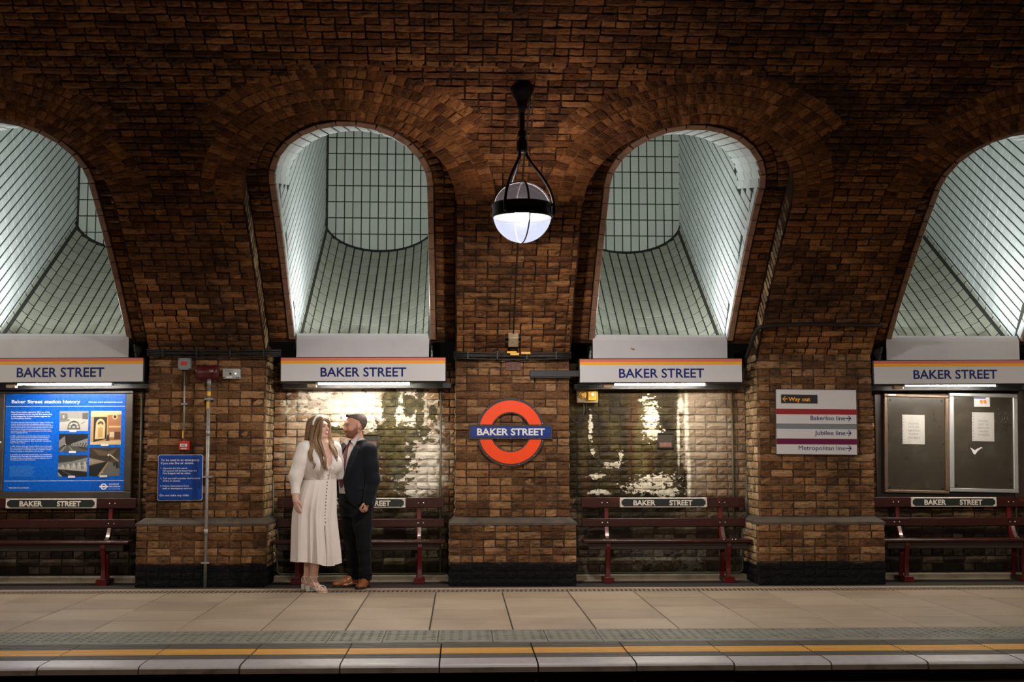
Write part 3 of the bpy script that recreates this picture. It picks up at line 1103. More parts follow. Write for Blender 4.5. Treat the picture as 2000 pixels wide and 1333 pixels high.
WHICH = ['leftmost light well', 'light well above the couple', 'light well right of the globe lamp', 'rightmost light well']
for b in range(4):
    xc = BAY[b]
    x0, x1 = xc - R_OPEN, xc + R_OPEN
    # back wall
    mb = MB()
    mb.box((x0 - .06, WELL_B, 2.0), (x1 + .06, WELL_B + .1, 6.0))
    root = structure('wall_well_back', mb, M_GROUT, 'white tiled back wall of the ' + WHICH[b])
    T = Tiles(root)
    me = tile_mesh(TW - .013, .197, M_TILE)
    for i in range(-6, 7):
        for j in range(9):
            z = 3.83 + j * .21
            T.put(me, frame((xc + i * TW + .02, WELL_B, z), EX, EY_, EZ))
    T.done()
    # ceiling of the shaft and the wall above the arch
    mb = MB()
    mb.add([(x0 - .1, 11.0, 6.0), (x1 + .1, 11.0, 6.0), (x1 + .1, 16.1, 6.0), (x0 - .1, 16.1, 6.0)], [(0, 3, 2, 1)])
    N = 24
    for i in range(N):
        t0, t1 = math.pi * i / N, math.pi * (i + 1) / N
        p0, p1 = soff(xc, t0, .95), soff(xc, t1, .95)
        mb.add([p0, p1, (p1[0], p1[1], 6.0), (p0[0], p0[1], 6.0)], [(0, 1, 2, 3)])
    structure('ceiling_well', mb, M_TILE, 'white head of the ' + WHICH[b])
    # side walls
    for side, xs in ((-1, x0), (1, x1)):
        mb = MB()
        xg = xs + side * .004
        ss = list(np.linspace(-.4, S_OP, 14))
        for s0, s1 in zip(ss[:-1], ss[1:]):
            a, c = V(xg, s0, D_STRIP + .03), V(xg, s1, D_STRIP + .03)
            mb.add([a, (xg, WELL_B + .05, a[2]), (xg, WELL_B + .05, c[2]), c], [(0, 1, 2, 3)])
        a = V(xg, S_OP, D_STRIP + .03)
        c = a + E_SOF * .95
        mb.add([a, (xg, WELL_B + .05, a[2]), (xg, WELL_B + .05, c[2]), c], [(0, 1, 2, 3)])
        mb.add([c, (xg, WELL_B + .05, c[2]), (xg, WELL_B + .05, 6.0), (xg, c[1], 6.0)], [(0, 1, 2, 3)])
        seen = (side < 0) == (xc < 0.5)
        root = structure('wall_well_side', mb, M_GROUT, ('white tiled side wall of the ' if seen else 'hidden side wall of the ') + WHICH[b])
        T = Tiles(root)
        me = tile_mesh(TL - .010, TW - .018, M_TILE_S)
        e1 = np.array([0, math.cos(AS), math.sin(AS)])
        e2 = np.array([0, -math.sin(AS), math.cos(AS)])
        if side > 0:
            ex, ey = -e1, np.array([1., 0, 0])
        else:
            ex, ey = e1, np.array([-1., 0, 0])
        for i in range(-6, 24):
            for j in range(-9, 24):
                c = np.array([xs, 13.35, WELL_Z]) + e1 * ((i + .5) * TL) + e2 * ((j + .5) * TW)
                y, z = c[1], c[2]
                if y > WELL_B + .05 or z > 5.5 or z < WELL_Z + SLOPE * (y - 13.35) - .45:
                    continue
                rr = math.hypot(y - YC, z - ZC) - RV
                sa = RV * (PH0 - math.atan2(y - YC, z - ZC))
                sp = V(xs, S_OP, D_STRIP + .02)
                kd = (y - sp[1]) / E_SOF[1]
                if z > sp[2] - .03 + E_SOF[2] * kd and kd < .97:
                    continue
                if rr < D_STRIP + .13:
                    continue
                T.put(me, frame(c, ex, ey, e2))
        # tiles along the front reveal follow the curve of the vault
        me2 = tile_mesh(.10, TL - .007, M_TILE_S)
        for i in range(10):
            s = (i + .5) * .2
            n_, tg = VF(s)
            c = V(xs, s, D_STRIP + .03 + .055)
            T.put(me2, frame(c, (n_ if side < 0 else -n_), ey, tg, 1, 1, .95))
        T.done(seen)
    # trough floor: half ellipse in section, rising to the back wall
    mb = MB()
    A_, B_ = R_OPEN, .39
    ts = np.linspace(0, math.pi, 33)
    zf = lambda t, y, o=0.0: WELL_Z + SLOPE * (y - 13.35) - (B_ + o) * math.sin(t)
    for t0, t1 in zip(ts[:-1], ts[1:]):
        mb.add([(xc - A_ * math.cos(t0), 13.25, zf(t0, 13.25, .008)), (xc - A_ * math.cos(t1), 13.25, zf(t1, 13.25, .008)), (xc - A_ * math.cos(t1), 16.1, zf(t1, 16.1, .008)), (xc - A_ * math.cos(t0), 16.1, zf(t0, 16.1, .008))], [(0, 1, 2, 3)])
    root = structure('floor_well', mb, M_GROUT, 'curved sloping tiled floor of the ' + WHICH[b])
    T = Tiles(root)
    # equal arc steps
    tt = np.linspace(0, math.pi, 400)
    arc = np.concatenate([[0], np.cumsum(np.hypot(np.diff(-A_ * np.cos(tt)), np.diff(-B_ * np.sin(tt))))])
    nc = round(arc[-1] / .109)
    LT = .225
    e1 = np.array([0, math.cos(AS), math.sin(AS)])
    for i in range(nc):
        t = float(np.interp((i + .5) / nc * arc[-1], arc, tt))
        tx = np.array([A_ * math.sin(t), 0, -B_ * math.cos(t)])
        tx /= np.linalg.norm(tx)
        tx = tx - e1 * (tx @ e1)
        tx /= np.linalg.norm(tx)
        ny = np.cross(e1, tx)            # into the floor: away from the viewer
        if ny[2] > 0:
            ny = -ny
        ex = np.cross(ny, e1)
        w = arc[-1] / nc
        me = tile_mesh(w - .018, LT - .015, M_TILE_T, .001)
        for j in range(14):
            y = 13.30 + (j + .5) * LT * math.cos(AS)
            if y > WELL_B + .05:
                break
            T.put(me, frame((xc - A_ * math.cos(t), y, zf(t, y)), ex, ny, e1))
    T.done()
    # tiled soffit of the arch, three bands deep
    mb = MB()
    N = 30
    for i in range(N):
        t0, t1 = math.pi * i / N, math.pi * (i + 1) / N
        q = R_OPEN + .008
        mb.add([soff(xc, t0, 0, .008), soff(xc, t1, 0, .008), soff(xc, t1, .95, .008), soff(xc, t0, .95, .008)], [(0, 1, 2, 3)])
    root = structure('ceiling_well_arch', mb, M_GROUT, 'white tiled arch soffit of the ' + WHICH[b])
    T = Tiles(root)
    nt = 21
    me = tile_mesh(math.pi * R_OPEN / nt - .022, .300, M_TILE_S)
    for j in range(3):
        for i in range(nt):
            t = math.pi * (i + .5) / nt
            if t > math.pi:
                continue
            s = S_OP + R_OPEN * math.sin(t)
            n_, tg = VF(s)
            er = EX * math.cos(t) + tg * math.sin(t)
            et = -EX * math.sin(t) + tg * math.cos(t)
            dt = .01
            tx = unit3(soff(xc, t + dt, 0) - soff(xc, t - dt, 0))
            ny = unit3(np.cross(E_SOF, tx))
            if ny @ er < 0:
                ny = -ny
            tx = np.cross(ny, E_SOF)
            stretch = np.linalg.norm(soff(xc, t + dt, 0) - soff(xc, t - dt, 0)) / (2 * dt * R_OPEN)
            T.put(me, frame(soff(xc, t, .16 + j * .315), tx, ny, E_SOF / np.linalg.norm(E_SOF), stretch, 1, 1))
    T.done()

# ---- platform
mb = MB()
mb.box((XL, 9.16, -.4), (XR, 14.0, -.012))
floor = structure('floor', mb, M_JOINT, 'platform paved with pale concrete slabs')
SW = 0.6435
X_J = float(P(980.5, 1157, 12.43)[0])
SMESH = {}
for i in range(-9, 13):
    xs = X_J + (i) * SW
    off = .32 if i % 2 else 0.0
    ys = [9.79, 10.46 - off * .2, 11.2 - off * .55, 11.85 - off * .5, 12.38]
    for y0, y1 in zip(ys[:-1], ys[1:]):
        d = round(y1 - y0, 3)
        if d not in SMESH:
            q = MB()
            q.box((-SW / 2 + .005, -d / 2 + .004, -.05), (SW / 2 - .006, d / 2 - .004, 0), .004)
            SMESH[d] = q.mesh('paving_slab', M_SLAB)
        o = link('paving_slab', SMESH[d], floor)
        o.location = (xs + SW / 2, (y0 + y1) / 2, RNG.normal(0, .0008))
# dark floor margin, a paler strip on each side, between the drain and the wall
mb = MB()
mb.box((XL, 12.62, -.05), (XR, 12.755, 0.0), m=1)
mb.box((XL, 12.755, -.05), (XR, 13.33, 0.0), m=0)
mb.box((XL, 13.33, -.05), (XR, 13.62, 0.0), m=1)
structure('floor_margin', mb, [plain('black_floor_margin', (0.028, 0.021, 0.015), 0.85, wear=0.6, scale=3, bump=0.3), M_SLAB], 'dark floor margin under the benches')

# tactile strip with its studs
mb = MB()
mb.box((XL, 9.155, -.3), (XR, 9.788, -.016))
tact = structure('floor_tactile', mb, M_JOINT, 'studded warning strip along the platform edge')
q = MB()
TS = 0.4
q.box((-TS / 2 + .002, 9.165, -.05), (TS / 2 - .002, 9.785, 0), .003)
for a in range(6):
    for c in range(6):
        cx, cy = -TS / 2 + .033 + a * .0667, 9.30 + c * .083
        q.lathe([(.016, 0), (.0135, .004), (.008, .006), (.0005, .0065)], (cx, cy, -.0005), n=8)
tm = q.mesh('tactile_slab', M_TACT)
for i in range(-14, 19):
    o = link('tactile_slab', tm, tact)
    o.location = (X_J + .03 + i * TS, 0, RNG.normal(0, .0006))

# coping: ribbed, yellow line, white nosing; one stone after another
q = MB()
prof, mats = [], []


def seg(y, z, m):
    prof.append((y, z))
    mats.append(m)


yy = 9.15
seg(yy, -.001, 0)


def ribs(y0, y1, n, m):
    for i in range(n):
        a = y0 + (y1 - y0) * i / n
        w = (y1 - y0) / n
        for f, z in ((.22, -.0075), (.34, 0.0), (.9, 0.0), (1.0, -.0075)):
            seg(a + w * f, z, m)


ribs(9.15, 8.935, 5, 0)
ribs(8.935, 8.685, 5, 1)
ribs(8.685, 8.475, 5, 0)
seg(8.47, 0.002, 2)
seg(8.30, 0.0, 2)
seg(8.26, -.002, 2)
seg(8.235, -.008, 2)
seg(8.222, -.018, 2)
seg(8.218, -.024, 3)
seg(8.218, -.050, 3)
seg(8.25, -.055, 3)
seg(9.15, -.055, 3)
CL = 0.637
h = CL / 2 - .005
n = len(prof)
vs = [(-h, y, z) for y, z in prof] + [(h, y, z) for y, z in prof]
for i in range(n - 1):
    q.add([vs[i], vs[i + 1], vs[i + 1 + n], vs[i + n]], [(0, 1, 2, 3)], mats[i + 1])
q.add(vs[:n], [tuple(range(n))], 3)
q.add(vs[n:], [tuple(range(n))[::-1]], 3)
cm = q.mesh('coping_stone', [M_RIB, M_YEL, M_NOSE, M_CFACE])
mb = MB()
mb.box((XL, 8.50, -1.0), (XR, 9.16, -.075), m=0)
mb.box((XL, 8.33, -.075), (XR, 9.16, -.057), m=0)
edge = structure('wall_platform_edge', mb, M_TRACK, 'dark platform edge wall under the coping stones')
X_C = float(P(859, 1288, 8.43)[0])
for i in range(-10, 15):
    o = link('coping_stone', cm, edge)
    o.location = (X_C + (i + .5) * CL, RNG.normal(0, .003), RNG.normal(0, .0012))
# trackbed and the opposite platform
mb = MB()
mb.box((XL, 1.2, -1.2), (XR, 8.7, -.95))
structure('ground_trackbed', mb, M_TRACK, 'dark trackbed between the platforms')
mb = MB()
mb.box((XL, -3.0, -1.2), (XR, 1.3, -.25))
structure('floor_opposite', mb, M_DARKSLAB, 'opposite platform the picture is taken from')
mb = MB()
mb.box((XL, -2.6, -.3), (XR, -2.2, 3.2))
structure('wall_opposite', mb, M_MORT, 'wall behind the opposite platform')
# ------------------------------------------------------------------ signs, panels, benches and fittings
def finish(root):
    """Moves the Empty to the base of its thing, leaving the parts where they are."""
    b = Vector(root.pop('_base')) if '_base' in root.keys() else None
    if b is None:
        return
    root.location = b
    for c in root.children:
        c.location = Vector(c.location) - b


THINGS = []


def T_(name, label, cat, loc, group=None):
    o = thing(name, label, cat, loc, group)
    THINGS.append(o)
    return o


def rect_pts(u0, v0, u1, v1, Y):
    a, b = P(u0, v1, Y), P(u1, v0, Y)
    return a[0], a[2], b[0], b[2]


def rotz_parts(o, ang, pivot):
    """Small tilt of a wall sign in its own plane."""
    R = Matrix.Translation(pivot) @ Matrix.Rotation(ang, 4, 'Y') @ Matrix.Translation(-Vector(pivot))
    return R


def tilt_tree(root, ang):
    """Turns everything built for ROOT about ROOT's base by a small angle in the plane of the wall."""
    p = Vector(root['_base'])
    R = Matrix.Translation(p) @ Matrix.Rotation(ang, 4, 'Y') @ Matrix.Translation(-p)
    for c in root.children:
        if c.type == 'MESH':
            c.data.transform(R)
            for g in c.children:
                if g.type == 'MESH':
                    g.data.transform(R)


# ---- name signs (light boxes) with a strip light below each, and the white cover panels above
SIGNS = [(-44, 700.5, 282, 747.5, 33, 204.5, 718.0, 736.5, 33, 220, 746.0, 752.5), (546.5, 697.5, 872, 747.5, 626, 793.5, 717.8, 735.5, 620, 802, 745.5, 752),
         (1131, 701, 1450.5, 748.5, 1209, 1375, 720, 737.8, 1198, 1378, 747, 753), (1706, 704.5, 2030, 751, 1784, 1947, 722.5, 740, 1765, 1945, 748.5, 755)]
PANELS = [(-10, 652.5, 252, 698), (578.7, 652, 838, 698), (1158, 654.5, 1420, 700), (1732, 656.5, 1990, 703)]
SW_ = ['at the far left above the history poster', 'above the couple', 'above the bench by the round station sign', 'above the two empty notice frames']
YS = 12.97
for b in range(4):
    u0, v0, u1, v1, tu0, tu1, tv0, tv1, su0, su1, sv0, sv1 = SIGNS[b]
    x0, z0, x1, z1 = rect_pts(u0, v0, u1, v1, YS)
    zc = (z0 + z1) / 2
    hh = .1315
    z0, z1 = zc - hh, zc + hh
    root = T_('station_name_sign', 'light box name sign ' + SW_[b], 'sign', ((x0 + x1) / 2, YS + .1, z0), 'name signs above the recesses')
    mb = MB()
    mb.box((x0, YS, z0), (x1, YS + .165, z1), .010)
    mb.build('case', M_BLACK, root)
    mb = MB()
    mb.box((x0 + .009, YS - .004, z0 + .012), (x1 - .009, YS + .01, z1 - .009), .003)
    fp = mb.build('face_panel', M_WHITEP, root)
    hgt = z1 - z0
    mb = MB()
    mb.box((x0 + .009, YS - .0055, z1 - .039), (x1 - .009, YS, z1 - .010))
    mb.build('pink_line', M_REDLINE, root)
    mb = MB()
    mb.box((x0 + .009, YS - .0055, z1 - .069), (x1 - .009, YS, z1 - .0395))
    mb.build('orange_line', M_ORANGELINE, root)
    tx0, tz0, tx1, tz1 = rect_pts(tu0, tv0, tu1, tv1, YS)
    text_mesh('BAKER STREET', tx0, tz0, tx1, tz1, YS - .006, .018, 'lettering', M_NAVY, root)
    # black housing below that carries the lamp
    mb = MB()
    zb = z0 - .003
    mb.prism([(x0 + .12, zb), (x1 - .12, zb), (x1 - .03, z0), (x0 + .03, z0)], YS + .085, YS + .165)
    mb.box((x0 - .02, 13.30, z0 - .04), (x1 + .05, 13.58, z0 + .01))
    mb.build('lamp_housing', M_BLACK, root)
    sx0, sz0, sx1, sz1 = rect_pts(su0, sv0, su1, sv1, YS + .06)
    mb = MB()
    mb.box((sx0 - .105, YS + .04, sz0 - .025), (sx0 - .01, YS + .12, sz0 + .018), .004)
    mb.build('ballast_box', M_CREAM, root)
    tilt_tree(root, math.radians([-.5, -.22, -.30, -.38][b]) * -1 * -1)
    lt = T_('strip_light', 'lit white strip light below the name sign ' + SW_[b], 'lamp', ((sx0 + sx1) / 2, YS + .06, sz0), 'strip lights below the name signs')
    mb = MB()
    zm = (sz0 + sz1) / 2 - .004
    mb.tube([(sx0 + .01, YS + .06, zm), (sx1 - .01, YS + .06, zm)], .014, 10)
    mb.build('tube', M_TUBE, lt)
    for xx in (sx0, sx1):
        mb = MB()
        mb.box((xx - .012, YS + .042, zm - .018), (xx + .012, YS + .078, zm + .045), .003)
        mb.build('end_cap', M_LBOX, lt)
    mb = MB()
    mb.box((sx0, YS + .044, zm + .017), (sx1, YS + .076, zm + .045), .003)
    mb.build('batten', M_LBOX, lt)
    # white panel
    pu0, pv0, pu1, pv1 = PANELS[b]
    px0, pz0, px1, pz1 = rect_pts(pu0, pv0, pu1, pv1, 13.15)
    mb = MB()
    ch = .025
    prof = [(13.15, pz0 - .03), (13.15, pz1 - .06), (13.157, pz1 - .025), (13.175, pz1)]
    for (ya, za), (yb, zb_) in zip(prof[:-1], prof[1:]):
        ea = ch * .5 * max(0, (za - pz1 + .06) / .06)
        eb = ch * .5 * max(0, (zb_ - pz1 + .06) / .06)
        mb.add([(px0 + ea, ya, za), (px1 - ea, ya, za), (px1 - eb, yb, zb_), (px0 + eb, yb, zb_), (px0 + ea, ya + .012, za), (px1 - ea, ya + .012, za), (px1 - eb, yb + .012, zb_), (px0 + eb, yb + .012, zb_)],
               [(0, 1, 2, 3), (7, 6, 5, 4), (0, 3, 7, 4), (1, 5, 6, 2), (3, 2, 6, 7), (0, 4, 5, 1)])
    pm = mb.build('cover_panel', M_PANEL)
    tag(pm, 'plain white cover panel at the foot of the ' + WHICH[b], 'panel', 'white cover panels above the name signs')
    if b == 2:
        q = MB()
        c = P(1236, 682, 13.147)
        pts = [(-.022, .014), (-.012, .018), (-.004, .008), (.01, .014), (.022, -.004), (.03, -.018), (.012, -.012), (.004, -.02), (-.006, -.008), (-.02, -.006)][::-1]
        q.prism([(c[0] + x * .9, c[2] + z * .9) for x, z in pts], 13.1485, 13.1505)
        q.build('peeled_patch', plain('peeled_brown_patch', (0.30, 0.20, 0.14), 0.8), pm)

# ---- benches
def curve_pts(l, n=14):
    """Smooth curve through points (Catmull-Rom)."""
    l = [np.asarray(p, float) for p in l]
    out = []
    q = [2 * l[0] - l[1]] + l + [2 * l[-1] - l[-2]]
    m = len(l) - 1
    for i in range(m):
        a, b_, c, d = q[i:i + 4]
        k = max(2, n // m)
        for j in range(k + (i == m - 1)):
            t = j / k
            out.append(.5 * ((2 * b_) + (-a + c) * t + (2 * a - 5 * b_ + 4 * c - d) * t * t + (-a + 3 * b_ - 3 * c + d) * t ** 3))
    return out


def swept_bar(mb, pts, w, th, m=0):
    """Flat iron bar: width w along X, thickness th in the plane of the curve (Y-Z)."""
    n = len(pts)
    vs = []
    for i, p in enumerate(pts):
        t = np.asarray(pts[min(i + 1, n - 1)]) - np.asarray(pts[max(i - 1, 0)])
        t /= np.linalg.norm(t)
        nr = np.array([0, -t[2], t[1]])
        ww = w[i] if hasattr(w, '__len__') else w
        tt = th[i] if hasattr(th, '__len__') else th
        for sx, sn in ((-1, -1), (1, -1), (1, 1), (-1, 1)):
            vs.append(np.asarray(p) + np.array([sx * ww / 2, 0, 0]) + nr * sn * tt / 2)
    fs = [(i * 4 + j, i * 4 + (j + 1) % 4, i * 4 + 4 + (j + 1) % 4, i * 4 + 4 + j) for i in range(n - 1) for j in range(4)]
    fs += [(3, 2, 1, 0), tuple((n - 1) * 4 + j for j in range(4))]
    mb.add(vs, fs, m)


BENCH_X = [-4.29, -1.053, 2.168, 5.32]
BL_LABEL = ['maroon wooden platform bench below the blue history poster', 'maroon wooden platform bench behind the couple', 'maroon wooden platform bench under the wet stained wall, with scratched back rail', 'maroon wooden platform bench below the two empty notice frames']
GX = 'platform benches in the recesses'


def make_bench():
    root = thing('platform_bench', BL_LABEL[2], 'bench', (0, 13.3, 0), GX)
    L = 1.775
    q = MB()
    q.box((-L / 2 + .006, 13.445, .795), (L / 2 - .006, 13.475, .902), .006)
    o = q.build('back_plank', M_WOOD, root)
    bolts(o, 13.444, .848)
    q = MB()
    q.box((-L / 2 + .006, 13.425, .593), (L / 2 - .006, 13.455, .682), .006)
    o = q.build('back_plank', M_WOOD, root)
    bolts(o, 13.424, .638)
    for ya, yb in ((13.10, 13.225), (13.232, 13.35)):
        q = MB()
        q.box((-L / 2 - (.01 if ya < 13.2 else 0), ya, .443), (L / 2 + (.01 if ya < 13.2 else 0), yb, .474), .006)
        q.build('seat_plank', M_WOOD, root)
    q = MB()
    q.box((-L / 2 + .05, 13.14, .375), (L / 2 - .05, 13.165, .444), .004)
    q.build('seat_rail', M_FOOT, root)
    for sx in (-1, 1):
        X = sx * .632
        q = MB()
        swept_bar(q, curve_pts([(X, 13.15, .445), (X, 13.145, .38), (X, 13.175, .26), (X, 13.185, .15), (X, 13.165, .04)]), .042, [.05] * 3 + [.034] * 20)
        q.build('front_leg', M_LEG, root)
        q = MB()
        swept_bar(q, curve_pts([(X - .02 * sx, 13.405, .035), (X - .02 * sx, 13.39, .16), (X - .02 * sx, 13.37, .30), (X - .02 * sx, 13.385, .43), (X - .02 * sx, 13.44, .56), (X - .02 * sx, 13.472, .70), (X - .02 * sx, 13.482, .885)], 24), .042, .034)
        q.build('rear_post', M_LEG, root)
        q = MB()
        swept_bar(q, curve_pts([(X - .012 * sx, 13.285, .478), (X - .012 * sx, 13.335, .495), (X - .012 * sx, 13.372, .54), (X - .012 * sx, 13.40, .592)]), .036, .012)
        tag(q.build('seat_bracket', plain('worn_bright_iron', (0.33, 0.22, 0.20), 0.25, 0.7) if 'worn_bright_iron' not in bpy.data.materials else bpy.data.materials['worn_bright_iron'], root), 'worn shiny iron bracket')
        q = MB()
        q.box((X - .045, 13.12, 0), (X + .045, 13.43, .045), .005)
        q.build('foot_block', M_FOOT, root)
        q = MB()
        q.box((X - .055, 13.10, 0), (X + .055, 13.20, .052), .006)
        q.box((X - .05, 13.10, .052), (X + .05, 13.16, .062), .003)
        q.build('foot_plate', M_LEG, root)
        for dx in (-.04, .05, .085):
            q = MB()
            q.lathe([(.008, 0), (.006, .004), (.0005, .006)], (X + dx, 13.18, .4735), n=8)
            q.build('seat_bolt', M_STUD, root)
    # cast name plate on the top plank
    q = MB()
    q.box((-.47, 13.432, .797), (.47, 13.446, .900), .004)
    pl = q.build('name_plate', M_PLRIM, root)
    q = MB()
    a, c = .452, .030
    q.prism([(-a + .028, .848 - .040), (a - .028, .848 - .040), (a, .848 - .016), (a, .848 + .016), (a - .028, .848 + .040), (-a + .028, .848 + .040), (-a, .848 + .016), (-a, .848 - .016)], 13.4305, 13.44)
    q.build('plate_field', M_PLATE, pl)
    q = MB()
    text_mesh('BAKER', -.325, .820, -.087, .8755, 13.429, .035, 'lettering', M_PLRIM, pl)
    text_mesh('STREET', .062, .820, .310, .8755, 13.429, .035, 'lettering', M_PLRIM, pl)
    q = MB()
    for x in (-.462, .462):
        for z in (.805, .892):
            q.lathe([(.006, 0), (.004, .003), (.0005, .004)], (x, 13.432, z), (0, -1, 0), 8)
    q.build_each('plate_screw', M_STUD, pl)
    return root


def bolts(plank, y, z):
    for sx in (-1, 1):
        for dx in (-.028, .028):
            q = MB()
            q.lathe([(.0075, 0), (.0055, .003), (.0005, .005)], (sx * .632 + dx, y, z), (0, -1, 0), 8)
            q.build('bolt', M_STUD, plank)


proto = make_bench()
for c in [proto] + list(proto.children):
    for g in ([c] if c.type == 'MESH' else []) + [k for k in c.children if c is not proto]:
        co = np.zeros(len(g.data.vertices) * 3)
        g.data.vertices.foreach_get('co', co)
        co = co.reshape(-1, 3)
        co[:, 2] -= .03 * np.clip((co[:, 2] - .07) / .3, 0, 1)
        g.data.vertices.foreach_set('co', co.ravel())


def copy_tree(o, parent=None):
    c = o.copy()
    COL.objects.link(c)
    if parent is not None:
        c.parent = parent
    for ch in list(o.children):
        copy_tree(ch, c)
    return c


finish(proto)
benches = [proto]
for i in (0, 1, 3):
    c = copy_tree(proto)
    c['label'] = BL_LABEL[i]
    c.location.x = BENCH_X[i]
    benches.append(c)
proto.location.x = BENCH_X[2]

# ---- thin conduits in the recesses
def pipe(name, pts, r, mat, label=None, cat=None, group=None, n=8):
    q = MB()
    q.tube(pts, r, n)
    o = q.build(name, mat, None, True)
    return tag(o, label, cat, group)


for b, u in ((0, 273), (1, 860.5), (2, 1432), (3, 1983)):
    p0, p1 = P(u, 760, 13.575), P(u, 1128, 13.575)
    x = (p0[0] + p1[0]) / 2
    pipe('wall_conduit', [(x, 13.572, 2.06), (x, 13.572, 1.0), (x, 13.572, .06)], .011, M_GREENPIPE, 'thin dull green conduit running down beside the ' + ['history poster', 'bench behind the couple', 'bench under the wet stained wall', 'silver notice frame'][b], 'conduit', 'thin conduits in the recesses')
for b, (pa, pb) in ((1, (PIER[1][1], PIER[2][0])), (2, (PIER[2][1], PIER[3][0]))):
    left = b == 1
    xj = (pa + .075) if left else (pb - .075)
    xo = (pb - .1) if left else (pa + .1)
    sg = 1 if left else -1
    pts = [(xo, 13.53, .067), (xj + sg * .03, 13.53, .067), (xj, 13.53, .10), (xj, 13.53, .58), (xj - sg * .015, 13.53, .64), (xj - sg * .050, 13.53, .71), (xj - sg * .055, 13.53, 1.1)]
    pipe('skirting_pipe', pts, .010, M_GREENPIPE, 'thin pipe along the foot of the recess ' + ('behind the couple' if left else 'under the wet stained wall'), 'pipe')

# ---- pier with the emergency notice
Y1 = Y_PIER
root = T_('junction_box', 'grey square junction box with red label, above the red call point', 'box', tuple(P(360, 723, Y1 - .05)))
x0, z0, x1, z1 = rect_pts(347, 699.6, 372.3, 723, Y1 - .08)
q = MB()
q.box((x0, Y1 - .08, z0), (x1, Y1 - .005, z1), .006)
q.build('case', M_GREYBOX, root)
q = MB()
cx, cz = (x0 + x1) / 2, (z0 + z1) / 2
q.box((cx - .032, Y1 - .083, cz - .012), (cx + .028, Y1 - .079, cz + .025))
q.build('red_label', M_RED, root)
q = MB()
for sx in (x0 + .012, x1 - .012):
    for sz in (z0 + .012, z1 - .012):
        q.lathe([(.006, 0), (.0005, .003)], (sx, Y1 - .081, sz), (0, -1, 0), 8)
q.build_each('screw', M_BLACK, root)
pc = P(359.8, 800, Y1 - .03)
pa_, pb_ = P(360.3, 723, Y1 - .03), P(359.3, 863, Y1 - .03)
root = T_('thin_conduit', 'thin grey conduit dropping from the grey box to the red call point', 'conduit', tuple(pb_))
q = MB()
q.tube([(pc[0], Y1 - .03, pa_[2] + .005), (pc[0], Y1 - .03, pb_[2] - .01)], .0095, 8)
q.build('tube', M_STEEL, root, True)
q = MB()
zz = P(360, 790, Y1)[2]
q.box((pc[0] - .03, Y1 - .045, zz - .012), (pc[0] + .03, Y1 - .005, zz + .012), .003)
q.build('clip', M_STEEL, root)
q = MB()
q.box((pc[0] - .013, Y1 - .043, P(0, 856, Y1)[2]), (pc[0] + .0, Y1 - .02, P(0, 842, Y1)[2]))
q.build('yellow_band', M_YTAG, root)
x0, z0, x1, z1 = rect_pts(348.8, 862, 368.7, 880, Y1 - .07)
root = T_('fire_call_point', 'small red fire alarm call point above the blue notice', 'alarm', tuple(P(359, 880, Y1 - .05)))
q = MB()
q.box((x0, Y1 - .065, z0), (x1, Y1 - .005, z1), .005)
q.build('case', M_RED, root)
q = MB()
q.box((x0 + .014, Y1 - .068, z0 + .036), (x1 - .018, Y1 - .064, z1 - .028), .001)
w_ = q.build('white_window', M_WHITE, root)
text_mesh('FIRE', x0 + .026, z0 + .044, x1 - .032, z0 + .058, Y1 - .069, .02, 'lettering', M_INK, w_)
q = MB()
q.box((x0 + .02, Y1 - .067, z0 + .010), (x1 - .02, Y1 - .064, z0 + .024))
q.build('white_strip', M_PLRIM, root)

root = T_('alarm_sounder', 'dark red cylindrical alarm sounder on top of the tall steel pipe', 'alarm', tuple(P(405, 743, Y1 - .1)))
a_, b_ = P(383.5, 728, Y1 - .12), P(427, 728, Y1 - .12)
zc = float(a_[2])
q = MB()
q.lathe([(.0, 0), (.070, 0), (.078, .012), (.078, .04), (.074, .045), (.074, b_[0] - a_[0] - .05), (.079, b_[0] - a_[0] - .045), (.079, b_[0] - a_[0] - .012), (.068, b_[0] - a_[0]), (0, b_[0] - a_[0])], (a_[0], Y1 - .12, zc), (1, 0, 0), 24)
q.build('body', M_DRED, root, True)
q = MB()
q.box(((a_[0] + b_[0]) / 2 - .05, Y1 - .06, zc - .05), ((a_[0] + b_[0]) / 2 + .05, Y1 - .005, zc + .05), .004)
q.build('mounting_plate', M_BLACK, root)
root = T_('control_box', 'pale control box with a lit green light, right of the dark red sounder', 'box', tuple(P(451, 740, Y1 - .05)))
x0, z0, x1, z1 = rect_pts(434, 720.7, 468.6, 740.4, Y1 - .07)
q = MB()
q.box((x0, Y1 - .07, z0), (x1, Y1 - .005, z1), .005)
q.build('case', M_LBOX, root)
q = MB()
q.lathe([(.0, .002), (.012, .002), (.013, 0)], (x0 + .082, Y1 - .071, (z0 + z1) / 2), (0, -1, 0), 12)
q.build('black_knob', M_BLACK, root)
q = MB()
q.lathe([(.0, .004), (.007, .003), (.008, 0)], (x0 + .135, Y1 - .071, (z0 + z1) / 2 + .002), (0, -1, 0), 12)
q.build('status_light', M_GREENLED, root)
q = MB()
q.box((x0 + .045, Y1 - .0715, z0 + .010), (x0 + .10, Y1 - .069, z0 + .026))
q.build('white_label', M_WHITE, root)
q = MB()
for sx in (x0 + .010, x0 + .018, x1 - .012, x1 - .03):
    q.box((sx - .005, Y1 - .0715, z0 + .008), (sx + .005, Y1 - .069, z0 + .018))
q.box((x0 + .03, Y1 - .0712, z1 - .024), (x0 + .11, Y1 - .069, z1 - .021))
q.build_each('dark_marking', M_INK, root)

